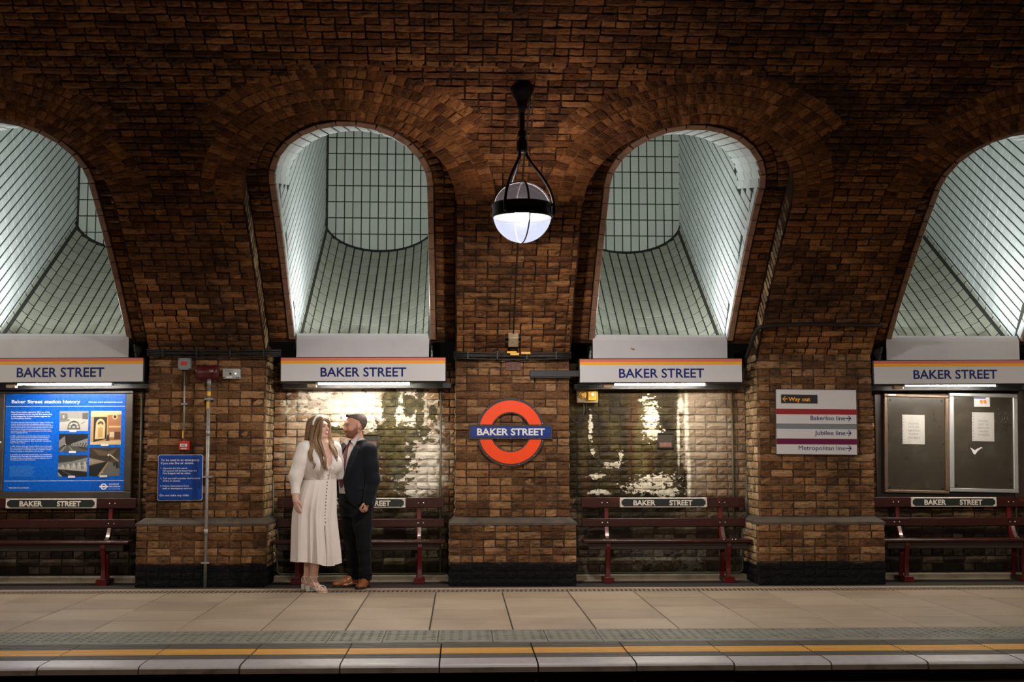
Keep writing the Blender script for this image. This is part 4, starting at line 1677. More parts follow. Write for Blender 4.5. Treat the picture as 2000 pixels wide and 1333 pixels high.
xp = float((P(408.3, 760, Y_PLINTH - .04)[0] + P(399.5, 1140, Y_PLINTH - .04)[0]) / 2)
root = T_('steel_pipe', 'tall grey steel pipe running down the pier to the platform', 'pipe', (xp, Y_PLINTH - .04, 0))
q = MB()
q.tube([(xp, Y_PLINTH - .03, zc - .07), (xp, Y_PLINTH - .03, .9), (xp, Y_PLINTH - .03, 0)], .017, 12)
q.build('tube', M_STEEL, root, True)
for v in (748, 846, 1040):
    zz = float(P(405, v, Y_PLINTH - .03)[2])
    q = MB()
    q.lathe([(.018, -.03), (.0215, -.03), (.0215, .03), (.018, .03)], (xp, Y_PLINTH - .03, zz), (0, 0, 1), 12)
    q.build('coupling', M_STEEL, root, True)
for v in (780, 932, 1100):
    zz = float(P(405, v, Y_PLINTH - .03)[2])
    q = MB()
    q.box((xp - .042, Y_PLINTH - .052, zz - .010), (xp + .042, Y_PLINTH - .008 + (.11 if v < 1000 else 0), zz + .010), .003)
    q.build('clip', M_STEEL, root)
for v0, v1, dx in ((765.5, 774, 0), (785, 799, -.004)):
    q = MB()
    za, zb = float(P(405, v1, Y_PLINTH)[2]), float(P(405, v0, Y_PLINTH)[2])
    q.lathe([(.0185, 0), (.0185, zb - za)], (xp + dx, Y_PLINTH - .03, za), (0, 0, 1), 12)
    q.build('yellow_label', M_YTAG, root, True)

root = T_('emergency_notice', 'blue enamel emergency notice with white text beside the tall pipe', 'sign', tuple(P(351, 978, Y1 - .02)))
x0, z0, x1, z1 = rect_pts(307.2, 888.7, 396.6, 978.3, Y1 - .03)
q = MB()
c_ = .012
q.prism([(x0 + c_, z0), (x1 - c_, z0), (x1, z0 + c_), (x1, z1 - c_), (x1 - c_, z1), (x0 + c_, z1), (x0, z1 - c_), (x0, z0 + c_)], Y1 - .028, Y1 - .01)
q.build('rim', M_WHITE, root)
e = .004
q = MB()
q.prism([(x0 + c_ + e, z0 + e), (x1 - c_ - e, z0 + e), (x1 - e, z0 + c_ + e), (x1 - e, z1 - c_ - e), (x1 - c_ - e, z1 - e), (x0 + c_ + e, z1 - e), (x0 + e, z1 - c_ - e), (x0 + e, z0 + c_ + e)], Y1 - .031, Y1 - .02)
q.build('blue_plate', M_BLUE, root)
W_, H_ = x1 - x0, z1 - z0
fx = lambda f: x0 + W_ * f
fz = lambda f: z1 - H_ * f
q = MB()
for txt, a, c, base, cap in [('To be used in an emergency', .065, .925, .138, .048), ('if you see fire or smoke', .065, .795, .206, .048), ('1.', .065, .09, .312, .036), ('Operate the fire alarm', .115, .655, .312, .036), ('No sound will be heard but the', .115, .87, .367, .036), ('Fire Brigade will be called.', .115, .735, .422, .036),
                             ('2.', .06, .09, .532, .036), ('Tell any staff member the location', .115, .95, .532, .036), ('of fire or smoke.', .115, .51, .588, .036), ('3.', .06, .09, .697, .036), ('Follow instructions from', .11, .70, .697, .036), ('staff or emergency services.', .11, .785, .752, .036), ('Do not take any risks', .055, .70, .905, .046)]:
    text_mesh(txt, fx(a), fz(base), fx(c), fz(base - cap), Y1 - .0318, .012, 'text_line', M_WHITE, root)
q = MB()
for sx, sz in ((x0 - .002, z0 + .002), (x1 + .002, z0 + .002), (x0 - .002, z1 - .002), (x1 + .002, z1 - .002)):
    q.lathe([(.010, 0), (.008, .006), (.0005, .008)], (sx, Y1 - .02, sz), (0, -1, 0), 10)
q.build_each('screw', M_BLACK, root)
tilt_tree(root, math.radians(-.25))

# ---- cable runs across the piers
def sag(xa, xb, y, z, s, n=9):
    return [(xa + (xb - xa) * i / (n - 1), y, z - s * 4 * (i / (n - 1)) * (1 - i / (n - 1))) for i in range(n)]


for k, (u0, u1, v, y, lab) in {1: (287, 549, 690, 12.93, 'black cables running along the top of the pier with the emergency notice'), 2: (886, 1116, 693, 12.93, 'black cables with yellow tags across the pier with the round sign')}.items():
    xa, xb = float(P(u0, v, y)[0]), float(P(u1, v, y)[0])
    z = float(P(1000, v, y)[2])
    root = T_('cable_run', lab, 'cable', ((xa + xb) / 2, y, z), None)
    for i, (dz, r_, s_) in enumerate([(.020, .011, .006), (.0, .013, .012), (-.022, .010, -.004), (-.036, .009, .016)]):
        q = MB()
        q.tube([(x, y_ + .012 * (i % 2), zz) for x, y_, zz in sag(xa, xb, y, z + dz, s_)], r_, 7)
        q.build('cable', M_CABLE, root, True)
    q = MB()
    for i in range(4):
        x = xa + (xb - xa) * (.12 + i * .25)
        q.box((x - .008, y - .02, z - .05), (x + .008, y + .055, z + .036), .002)
    q.build_each('clip', M_BLACK, root)
    if k == 2:
        for (ua, va, ub, vb) in ((990.5, 686.5, 1009, 690.5), (996.5, 689.5, 1014, 694.5), (1018, 687.5, 1036, 692)):
            a0, c0, a1, c1 = rect_pts(ua, va, ub, vb, y - .03)
            q = MB()
            q.box((a0, y - .032, c0), (a1, y - .016, c1), .002)
            q.build('yellow_tag', M_YTAG, root)
# the cable that crosses the right-hand pier and drops beside it
s_ = .43
pts = [V(x, s_ + dz, -.03) for x, dz in ((3.10, -.02), (3.3, .0), (3.7, .01), (4.1, .0), (4.33, -.005))]
drop = [V(2.985, -.02, -.02), V(3.0, .12, -.03), V(3.02, .28, -.03), V(3.05, .38, -.035)]
q = MB()
q.tube(curve_pts(drop + pts, 40), .020, 8)
o = q.build('cable_run', M_CABLE, None, True)
tag(o, 'thick black cable across the pier above the white direction board', 'cable')

# ---- pier with the round sign
xr, zr = float(P(997.2, 844.6, Y1 - .03)[0]), float(P(997.2, 844.6, Y1 - .03)[2])
root = T_('station_roundel', 'round red and blue station sign with name bar on the middle pier', 'sign', (xr, Y1 - .02, zr - .36))
k_ = 13.0 / FOC * 1.0


def ring_sector(mb, r0, r1, a0, a1, y0, y1, n=40, m=0):
    for i in range(n):
        t0, t1 = a0 + (a1 - a0) * i / n, a0 + (a1 - a0) * (i + 1) / n
        c = [(xr + r * math.cos(t), zr + r * math.sin(t)) for r, t in ((r0, t0), (r1, t0), (r1, t1), (r0, t1))]
        vs = [(x, y0, z) for x, z in c] + [(x, y1, z) for x, z in c]
        fs = [(0, 1, 2, 3), (1, 5, 6, 2), (4, 0, 3, 7)]
        if i == 0:
            fs.append((0, 4, 5, 1))
        if i == n - 1:
            fs.append((3, 2, 6, 7))
        mb.add(vs, fs, m)


q = MB()
ring_sector(q, .195, .354, 0, 2 * math.pi, Y1 - .035, Y1 - .008, 64)
q.build('rim', M_RFRAME, root)
for a0, a1 in ((math.asin(.01 / .2), math.pi - math.asin(.01 / .2)), (math.pi, 2 * math.pi)):
    q = MB()
    # the enamel ring, cut straight above and below the bar
    n = 48
    zlim = .062
    for i in range(n):
        t0, t1 = (a0 if a1 < 4 else math.pi) + (math.pi) * i / n * (1 if a1 < 4 else 1), 0
        t0 = (0 if a1 < 4 else math.pi) + math.pi * i / n
        t1 = (0 if a1 < 4 else math.pi) + math.pi * (i + 1) / n
        sg = 1 if a1 < 4 else -1

        def pt(r, t):
            x, z = r * math.cos(t), r * math.sin(t)
            if abs(z) < zlim:
                z = sg * zlim
                x = math.copysign(math.sqrt(r * r - z * z), x)
            return (xr + x, zr + z)
        c = [pt(.207, t0), pt(.327, t0), pt(.327, t1), pt(.207, t1)]
        q.add([(x, Y1 - .040, z) for x, z in c] + [(x, Y1 - .03, z) for x, z in c], [(0, 1, 2, 3), (1, 5, 6, 2), (4, 0, 3, 7)])
    tag(q.build('half_ring', M_ORANGE, root), 'orange red enamel half ring')
x0, z0, x1, z1 = rect_pts(915.3, 829.8, 1078.8, 858.8, Y1 - .04)
q = MB()
q.box((x0, Y1 - .048, z0), (x1, Y1 - .010, z1), .003)
bar = q.build('name_bar', M_RFRAME, root)
q = MB()
q.box((x0 + .020, Y1 - .052, z0 + .019), (x1 - .017, Y1 - .046, z1 - .019), .002)
q.build('blue_field', M_RBLUE, bar)
tx0, tz0, tx1, tz1 = rect_pts(931.7, 837, 1064.2, 850.4, Y1 - .053)
text_mesh('BAKER STREET', tx0, tz0, tx1, tz1, Y1 - .0528, .028, 'lettering', M_WHITE, bar)
q = MB()
for i in range(12):
    t = 2 * math.pi * (i + .5) / 12
    for r_ in (.341, .199):
        if abs(r_ * math.sin(t)) > .085:
            q.lathe([(.005, 0), (.003, .003), (.0005, .004)], (xr + r_ * math.cos(t), Y1 - .036, zr + r_ * math.sin(t)), (0, -1, 0), 8)
for x in (-.3, -.13, 0, .13, .3):
    for z in (.068, -.068):
        q.lathe([(.005, 0), (.003, .003), (.0005, .004)], (xr + x, Y1 - .049, zr + z), (0, -1, 0), 8)
q.build_each('stud', M_STUD, root)

# junction box and cable on the vault above the pier
c0 = V(float(P(1002.3, 659, 12.85)[0]), .225, 0)
n_, t_ = VF(.225)
M4 = frame(c0, EX, n_, t_)
root = T_('junction_box', 'cream square junction box below the globe lamp', 'box', tuple(c0))
q = MB()
q.box((-.052, -.085, -.062), (.052, 0.01, .062), .006, M=M4)
q.build('case', M_CREAM, root)
q = MB()
for sx in (-.066, .066):
    for sz in (-.03, .03):
        q.box((sx - .014, -.05, sz - .012), (sx + .014, .01, sz + .012), .003, M=M4)
q.build_each('mounting_lug', M_BLACK, root)
q = MB()
for sx in (-.02, .02):
    q.tube([M4 @ Vector((sx, -.03, -.06)), M4 @ Vector((sx * 1.6, -.03, -.10)), M4 @ Vector((sx * 2.2, -.035, -.19))], .008, 6)
q.build_each('cable_tail', M_CABLE, root, True)
s1 = 3.3
pts = []
for i in range(16):
    s = .285 + (s1 - .285) * i / 15
    u_ = 1002.5 + (1010 - 1002.5) * i / 15
    pts.append(V(float(c0[0]) + .045 * (i / 15) ** 2, s, -.012))
q = MB()
q.tube(pts, .009, 6)
o = q.build('lamp_cable', M_CABLE, None, True)
tag(o, 'thin black cable running down the vault from the globe lamp to its junction box', 'cable')
x0, z0, x1, z1 = rect_pts(987, 699.6, 1017.6, 724, Y1 - .015)
q = MB()
q.box((x0, Y1 - .016, z0), (x1, Y1 + .0, z1), .003)
o = q.build('rusty_plate', M_RUST)
tag(o, 'square rusty metal plate on the pier above the round sign', 'plate')
q = MB()
q.lathe([(.0, .006), (.035, .005), (.045, 0)], ((x0 + x1) / 2, Y1 - .016, (z0 + z1) / 2 + .01), (0, -1, 0), 16)
q.build('round_boss', M_RUST, o)
# bracket arm from the pier to the sign
x0, z0, x1, z1 = rect_pts(1035, 724, 1131, 738.5, Y1 - .05)
root = T_('bracket_arm', 'black steel bracket arm from the middle pier to the name sign on its right', 'bracket', ((x0 + x1) / 2, Y1 - .05, z0))
q = MB()
q.box((x0, Y1 - .06, z0 + .012), (x1, Y1 - .004, z1), .004)
q.build('arm', M_BLACK, root)
q = MB()
q.box((x0 - .0, Y1 - .065, z0), (x0 + .42, Y1 - .05, z0 + .012), .002)
q.build('flange', M_BLACK, root)

# yellow lit switch box in the recess
YD = 13.56
x0, z0, x1, z1 = rect_pts(1127, 760.6, 1168.2, 787.2, YD - .06)
root = T_('switch_box', 'brown switch box with yellow cover and brass knob left of the wet stained wall', 'box', ((x0 + x1) / 2, YD, z0))
q = MB()
q.box((x0, YD - .05, z0), (x1, YD + .045, z1), .006)
q.build('back_plate', M_CREAM, root)
q = MB()
q.lathe([(.0, .040), (.022, .040), (.026, .034), (.028, .012), (.042, .010), (.045, 0)], (x0 + .062, YD - .05, z0 + .085), (0, -1, 0), 8)
q.build('knob', M_GOLD, root)
q = MB()
q.box((x0 + .115, YD - .085, z0 + .024), (x0 + .208, YD - .048, z1 - .018), .006)
cv = q.build('yellow_cover', M_YTAG, root)
q = MB()
q.lathe([(.0, .003), (.017, .003), (.019, 0)], (x0 + .165, YD - .0855, z0 + .09), (0, -1, 0), 12)
q.build('white_disc', M_WHITE, cv)
q = MB()
q.tube(curve_pts([(x0 + .075, YD - .01, z0), (x0 + .07, YD - .02, z0 - .12), (x0 + .02, YD - .02, z0 - .21), (x0 - .03, YD - .02, z0 - .21), (x0 - .075, YD - .02, z0 - .13), (x0 - .08, YD - .02, z0 - .05)], 24), .007, 6)
q.tube([(x0 + .105, YD - .01, z0), (x0 + .10, YD - .01, z0 - .13)], .008, 6)
q.build_each('cable_loop', M_CABLE, root, True)

# ---- direction board
x0, z0, x1, z1 = rect_pts(1516.8, 762, 1670.6, 888.2, Y1 - .03)
root = T_('direction_board', 'white direction board with way out and three line names, on the right pier', 'sign', ((x0 + x1) / 2, Y1 - .02, z0))
q = MB()
q.box((x0 - .006, Y1 - .035, z0 - .006), (x1 + .006, Y1 - .004, z1 + .006), .003)
q.build('frame', M_RFRAME, root)
q = MB()
q.box((x0, Y1 - .038, z0), (x1, Y1 - .03, z1), .002)
q.build('white_panel', M_WHITEP, root)
W_, H_ = x1 - x0, z1 - z0
fx = lambda f: x0 + W_ * f
fz = lambda f: z1 - H_ * f
for a, c, m, nm in ((.300, .383, M_BAND_R, 'dark_red_band'), (.527, .607, M_BAND_G, 'grey_band'), (.758, .845, M_BAND_P, 'purple_band')):
    q = MB()
    q.box((x0, Y1 - .0395, fz(c)), (x1, Y1 - .037, fz(a)))
    q.build(nm, m, root)
q = MB()
q.box((fx(.06), Y1 - .0395, fz(.215)), (fx(.515), Y1 - .037, fz(.078)))
wo = q.build('way_out_panel', M_BLACK, root)


def arrow(mb, xt, zc_, L, h_, y, dirn, th):
    """Arrow of L by h_, its tip at xt pointing dirn (+1 right)."""
    d = dirn
    a = [(xt - d * L, zc_ - th / 2), (xt - d * th * .8, zc_ - th / 2), (xt - d * th * .8, zc_ + th / 2), (xt - d * L, zc_ + th / 2)]
    up = [(xt, zc_), (xt - d * h_ * .5, zc_ + h_ * .5), (xt - d * (h_ * .5 + th * 1.0), zc_ + h_ * .5), (xt - d * th * 1.3, zc_)]
    dn = [(x, 2 * zc_ - z) for x, z in up][::-1]
    for pl in (a, up, dn):
        ar = sum(pl[i][0] * pl[(i + 1) % len(pl)][1] - pl[(i + 1) % len(pl)][0] * pl[i][1] for i in range(len(pl)))
        pl = pl if ar > 0 else pl[::-1]
        mb.add([(x, y, z) for x, z in pl], [tuple(range(len(pl)))])


q = MB()
text_mesh('Way out', fx(.152), fz(.178), fx(.425), fz(.115), Y1 - .040, .022, 'lettering', M_AMBER, wo)
arrow(q, fx(.075), fz(.147), .055, .055, Y1 - .040, -1, .010)
q.build('arrow', M_AMBER, wo)
q = MB()
for txt, a, base in (('Bakerloo line', .425, .470), ('Jubilee line', .475, .698), ('Metropolitan line', .272, .932)):
    dx = {'Bakerloo line': 0, 'Jubilee line': .0, 'Metropolitan line': 0}[txt]
    text_mesh(txt, fx(a), fz(base), fx(.855), fz(base - .070), Y1 - .040, .0 if txt[0] == 'M' else .006, 'lettering', M_NAVY, root)
    q = MB()
    arrow(q, fx(.935), fz(base - .03), .060, .060, Y1 - .040, 1, .010)
    q.build('arrow', M_NAVY, root)
tilt_tree(root, math.radians(.45))

# ---- empty notice frames on the right
YN = 13.50


def notice_frame(u0, v0, u1, v1, mat, label, tilt, fw):
    x0, z0, x1, z1 = rect_pts(u0, v0, u1, v1, YN)
    root = T_('notice_frame', label, 'frame', ((x0 + x1) / 2, YN + .05, z0))
    q = MB()
    for a, c in (((x0, z0), (x1, z0 + fw * .8)), ((x0, z1 - fw * .8), (x1, z1)), ((x0, z0 + fw * .8), (x0 + fw, z1 - fw * .8)), ((x1 - fw, z0 + fw * .8), (x1, z1 - fw * .8))):
        q.box((a[0], YN, a[1]), (c[0], YN + .05, c[1]), .007)
    q.build('frame', mat, root)
    q = MB()
    q.box((x0 + .01, YN + .022, z0 + .01), (x1 - .01, YN + .09, z1 - .01))
    q.build('back_board', M_BOARD, root)
    q = MB()
    for sx in (x0 + fw + .03, x1 - fw - .03):
        for sz in (z0 + fw + .02, z1 - fw - .025):
            q.lathe([(.014, 0), (.012, .006), (.0005, .008)], (sx, YN + .021, sz), (0, -1, 0), 10)
    q.build_each('corner_button', M_BLACK, root)
    q = MB()
    q.box((x0 + .05, YN - .002, z1 - .022), (x0 + .13, YN + .01, z1 - .008))
    q.build('maker_strip', M_ALU, root)
    tilt_tree(root, tilt)
    return root


nf1 = notice_frame(1727.5, 770.5, 1849.3, 964.3, M_BRONZE, 'brown framed empty notice board hanging left of the silver one', math.radians(1.3), .042)
nf2 = notice_frame(1856, 768.5, 1983.6, 962.7, M_ALU, 'silver framed notice board with torn poster remains', math.radians(1.3), .052)
q = MB()
x0, z0, x1, z1 = rect_pts(1714, 762, 2010, 978, YN + .06)
q.box((x0, YN + .075, z0), (x1, YN + .10, z1), .004)
o = q.build('backing_panel', M_DFRAME)
tag(o, 'dark backing panel on the wall behind both notice frames', 'panel')


def notice(u0, v0, u1, v1, rot, label):
    x0, z0, x1, z1 = rect_pts(u0, v0, u1, v1, YN + .02)
    cx, cz = (x0 + x1) / 2, (z0 + z1) / 2
    root = T_('paper_notice', label, 'notice', (cx, YN + .02, z0))
    q = MB()
    n = 8
    vs, fs = [], []
    for j in range(n + 1):
        for i in range(n + 1):
            vs.append((x0 + (x1 - x0) * i / n, YN + .019 - .003 * RNG.random() - (.004 if i in (0,) and j % 2 else 0), z0 + (z1 - z0) * j / n))
    for j in range(n):
        for i in range(n):
            a = j * (n + 1) + i
            fs.append((a, a + 1, a + n + 2, a + n + 1))
    q.add(vs, fs)
    q.build('sheet', M_PAPER, root)
    q = MB()
    w_, h_ = x1 - x0, z1 - z0
    for txt, a, c, base in (('FRAME', .28, .72, .33), ('OUT OF', .28, .74, .45), ('SERVICE:', .25, .77, .57), ('WATER', .29, .72, .69), ('INGRESS', .27, .78, .81)):
        text_mesh(txt, x0 + w_ * a, z1 - h_ * base, x0 + w_ * c, z1 - h_ * (base - .062), YN + .0130, .006, 'text_line', M_GREYINK, root)
    q = MB()
    for i in range(10):
        z = z0 + h_ * (i + .5) / 10
        q.lathe([(.004, 0), (.0005, .001)], (x0 + .014, YN + .0145, z), (0, -1, 0), 8)
    q.build_each('punch_hole', M_INK, root)
    tilt_tree(root, rot)


notice(1762.5, 811, 1804.5, 868, math.radians(1.2), 'stained paper notice in the brown frame saying out of service')
notice(1898.5, 806, 1940, 862.5, math.radians(1.2), 'clean paper notice in the silver frame saying out of service')
x0, z0, x1, z1 = rect_pts(1902.7, 776.6, 1932.7, 795, YN + .018)
root = T_('sticker', 'small white sticker with an orange print at the top of the silver frame', 'sticker', ((x0 + x1) / 2, YN + .02, z0))
q = MB()
q.box((x0, YN + .015, z0), (x1, YN + .021, z1))
q.build('sheet', M_WHITEP, root)
q = MB()
for sx in (.045, .085):
    for a in range(2):
        q.lathe([(.0, .0005), (.019 - a * .006, 0)], (x0 + .045 + sx - .01 + a * .004, YN + .0145, (z0 + z1) / 2 + .006 - a * .016), (0, -1, 0), 10)
q.build_each('orange_print', plain('orange_print', (0.72, 0.20, 0.06), 0.6), root)
q = MB()
q.box((x0, YN + .0143, z1 - .014), (x1 - .045, YN + .016, z1 - .003))
q.build('blue_strip', M_BLUE, root)
cx, cz = float(P(1909, 882, YN)[0]), float(P(1909, 882, YN)[2])
q = MB()
wing = [(-.070, .040), (-.050, .005), (-.038, -.025), (-.018, -.036), (-.004, -.018), (.012, .004), (.034, .018), (.056, .036), (.062, .030), (.066, .040), (.050, .046), (.030, .036), (.008, .028), (-.012, .014), (-.026, .014), (-.044, .026)]
q.prism([(cx + x, cz + z) for x, z in wing], YN + .0185, YN + .0215)
o = q.build('torn_paper', M_WHITEP)
tag(o, 'wing-shaped scrap of torn white paper left in the silver frame', 'paper')
q = MB()
for k in range(12):
    u, v = 1945 + RNG.random() * 26, 798 + RNG.random() * 28
    p = P(u, v, YN)
    a = RNG.random() * 3
    s1_, s2_ = .006 + .014 * RNG.random(), .002 + .004 * RNG.random()
    q.prism([(p[0] + s1_ * math.cos(a), p[2] + s1_ * math.sin(a)), (p[0] - s2_ * math.sin(a), p[2] + s2_ * math.cos(a)), (p[0] - s1_ * math.cos(a), p[2] - s1_ * math.sin(a))], YN + .0195, YN + .0215)
o = q.build('paper_remnants', plain('dull_paper_scraps', (0.22, 0.18, 0.12), 0.8))
tag(o, 'scattered scraps of glued paper beside the sticker in the silver frame', 'paper', None, 'stuff')

# ---- history poster
YH = 13.50
x0, z0, x1, z1 = rect_pts(5.8, 770.3, 246.3, 960, YH)
px, pz = (x0 + x1) / 2, z0
root = T_('poster_frame', 'dark bronze poster frame around the blue history poster', 'frame', (px, YH + .05, z0 - .08))
q = MB()
fw = .085
for a, c in (((x0 - fw, z0 - fw), (x1 + fw, z0 - .004)), ((x0 - fw, z1 + .004), (x1 + fw, z1 + .062)), ((x0 - fw, z0 - .004), (x0 - .004, z1 + .004)), ((x1 + .004, z0 - .004), (x1 + fw, z1 + .004))):
    q.box((a[0], YH - .02, a[1]), (c[0], YH + .07, c[1]), .008)
q.build('frame', M_DFRAME, root)
q = MB()
q.box((x0 - .02, YH + .008, z0 - .02), (x1 + .02, YH + .06, z1 + .02))
q.build('back_board', M_BLACK, root)
q = MB()
q.lathe([(.013, 0), (.009, .006), (.0005, .008)], (x0 - .035, YH - .021, z0 + (z1 - z0) * .5), (0, -1, 0), 10)
q.build('lock', M_STUD, root)
tilt_tree(root, math.radians(-.15))

root = T_('history_poster', 'blue station history poster with five pictures and white text', 'poster', (px, YH, z0))
q = MB()
q.box((x0, YH, z0), (x1, YH + .007, z1))
q.build('sheet', M_POSTER, root)
W_, H_ = x1 - x0, z1 - z0
# fractions of the poster measured in the photograph
fx = lambda f: x0 + W_ * f
fz = lambda f: z1 - H_ * f
yt = YH - .0008
q = MB()
L_ = []
L_ += [('Baker Street station history', .048, .620, .095, .034, .022)]
L_ += [('Find out more at ltmuseum.co.uk', .690, .975, .090, .0135, .016)]
para = [(.048, .193, .022, .014, .016, ['Baker Street station opened in 1863, one of the', "original stations on the world's first metro line.", 'It was designed by Sir John Fowler, engineer for', 'the Metropolitan Railway.'], .39),
        (.048, .298, .0177, .0095, .006, ["The station was built using a 'cut-and-cover' system. Workers dug", 'a trench, laid down the track and platforms, and then covered', 'over the station. Because the trains were powered by steam, there', 'were frequent open-air sections along the track. Platforms 5 and', '6, now used for the Circle and Hammersmith & City lines, were', 'renovated in the 1980s to reflect the appearance of the station', 'when it originally opened.'], .40),
        (.048, .437, .0177, .0095, .006, ['In 1868, a single-track branch line station opened next to the', 'existing station. Constructed by the Midland and Southwestern', 'Junction Railway, here trains ran between Moorgate and Swiss', "Cottage. The station, known as 'Baker Street East', was situated", 'next to Madame Tussauds.'], .385),
        (.050, .543, .0177, .0095, .006, ['In 1906, the Baker Street and Waterloo Railway opened a deep tube', 'line - now known as the Bakerloo line - that ran from Baker Street', 'to Lambeth North. A footbridge was built to facilitate transfers', 'between the Bakerloo, Metropolitan and Circle lines.'], .40),
        (.050, .630, .0177, .0095, .006, ['In the 1930s, part of the Metropolitan Railway was transferred to', 'the Bakerloo line. This meant that the Bakerloo line now ran north', 'from Baker Street in two directions, one branch heading to Harrow', '& Wealdstone, and the other to Stanmore.'], .40)]
for xl, ztop, dz, cap, bd, lines, xr_ in para:
    mx = max(len(l) for l in lines)
    for i, l in enumerate(lines):
        L_.append((l, xl, xl + (xr_ - xl) * len(l) / mx, ztop + i * dz, cap, bd))
L_ += [('MAYOR OF LONDON', .050, .212, .972, .015, .018), ('TRANSPORT', .875, .962, .937, .0135, .02), ('FOR LONDON', .875, .972, .961, .0135, .02), ('EVERY JOURNEY MATTERS', .875, .972, .983, .007, .006)]
for txt, a, c, base, cap, bd in L_:
    text_mesh(txt, fx(a), fz(base), fx(c), fz(base - cap), yt, bd, 'text_line', M_WHITE, root)
q = MB()
for i in range(11):
    z_ = .745 + i * .0104
    n = 44 + (i * 7) % 9
    text_mesh(('1863 image shows the first public railway line opened under a city street ' * 2)[i * 5:i * 5 + n], fx(.048), fz(z_), fx(.048 + .215 * n / 52), fz(z_ - .0055), yt, .004, 'small_print', M_LBLUE, root)
text_mesh('all images are from the transport museum', fx(.85), fz(.885), fx(.975), fz(.880), yt, .0, 'small_print', M_LBLUE, root)
q = MB()
q.box((fx(0), yt, fz(.1305)), (fx(1), yt + .001, fz(.1265)))
q.box((fx(.005), yt, fz(.8965)), (fx(1), yt + .001, fz(.8935)))
q.build_each('rule', M_WHITE, root)
# small roundel
q = MB()
cxr, czr = fx(.834), fz(.955)
n = 40
for i in range(n):
    t0, t1 = 2 * math.pi * i / n, 2 * math.pi * (i + 1) / n
    q.add([(cxr + r * math.cos(t), yt, czr + r * math.sin(t)) for r, t in ((.022, t0), (.033, t0), (.033, t1), (.022, t1))], [(0, 1, 2, 3)])
q.box((cxr - .044, yt - .0003, czr - .0075), (cxr + .044, yt, czr + .0075))
q.build('roundel_print', M_WHITE, root)

# the five pictures: flat prints made of toned shapes
TONES = {}


def tone(c):
    k = tuple(round(x, 3) for x in c)
    if k not in TONES:
        TONES[k] = plain('print_tone', tuple(x * .55 for x in k), 0.45)
    return TONES[k]


def picture(fr, bg, shapes, label):
    a, t, c, b_ = fr
    X0, Z0, X1, Z1 = fx(a), fz(b_), fx(c), fz(t)
    w, h = X1 - X0, Z1 - Z0
    mats_, q = [], MB()

    def mi(col):
        m = tone(col)
        if m not in mats_:
            mats_.append(m)
        return mats_.index(m)
    q.add([(X0, yt, Z0), (X1, yt, Z0), (X1, yt, Z1), (X0, yt, Z1)], [(0, 1, 2, 3)], mi(bg))
    for k, (col, poly) in enumerate(shapes):
        pts = [(X0 + w * min(1, max(0, x)), Z1 - h * min(1, max(0, y))) for x, y in poly]
        ar = sum(pts[i][0] * pts[(i + 1) % len(pts)][1] - pts[(i + 1) % len(pts)][0] * pts[i][1] for i in range(len(pts)))
        pts = pts if ar > 0 else pts[::-1]
        q.add([(x, yt - .00012 * (k + 1), z) for x, z in pts], [tuple(range(len(pts)))], mi(col))
    o = q.build('picture', mats_, root)
    o['label'] = label
    lb = MB()
    lb.box((X0 + w * .36, yt - .006, Z0 - .012), (X0 + w * .60, yt - .0045, Z0 + .010))
    lb.build('date_label', M_WHITEP, o)
    return o


def arc_poly(cx, cy, r0, r1, a0, a1, n=12, asp=1.0):
    o = [(cx + r1 * math.cos(a0 + (a1 - a0) * i / n), cy - asp * r1 * math.sin(a0 + (a1 - a0) * i / n)) for i in range(n + 1)]
    i_ = [(cx + r0 * math.cos(a0 + (a1 - a0) * i / n), cy - asp * r0 * math.sin(a0 + (a1 - a0) * i / n)) for i in range(n, -1, -1)]
    return o + i_


G = lambda v, w=1.0: (v, v * (.97 if w else 1), v * (.90 if w else 1))
# drawing of the cutting
sh = [(G(.42), [(0, 0), (1, 0), (1, .30), (.7, .38), (.3, .36), (0, .45)]), (G(.20), [(.02, .10), (.27, .12), (.28, .40), (.02, .46)]), (G(.55), [(.10, .2), (.17, .2), (.17, .36), (.10, .36)]), (G(.13), [(.79, .1), (.99, .08), (.99, .42), (.79, .40)]), (G(.26), [(0, .44), (.35, .40), (.35, .5), (0, .56)]),
      (G(.05), arc_poly(.5, .85, .185, .215, 0, math.pi, 14, 1.7)), (G(.10), arc_poly(.5, .78, .03, .09, .3, 2.8, 8, 1.5)), (G(.05), arc_poly(.5, .62, .06, .13, .6, 2.5, 8, .9)), (G(.12), [(.30, .72), (.70, .72), (.70, .75), (.30, .75)]), (G(.15), [(.28, .85), (.72, .85), (.74, .93), (.26, .93)]), (G(.08), [(.42, .74), (.47, .74), (.44, .84), (.38, .84)]), (G(.08), [(.53, .74), (.58, .74), (.62, .84), (.56, .84)]), (G(.3), [(.75, .62), (.9, .5), (.91, .53), (.77, .66)])]
picture((.452, .178, .692, .382), G(.62), sh, 'pale engraved drawing of a railway cutting')
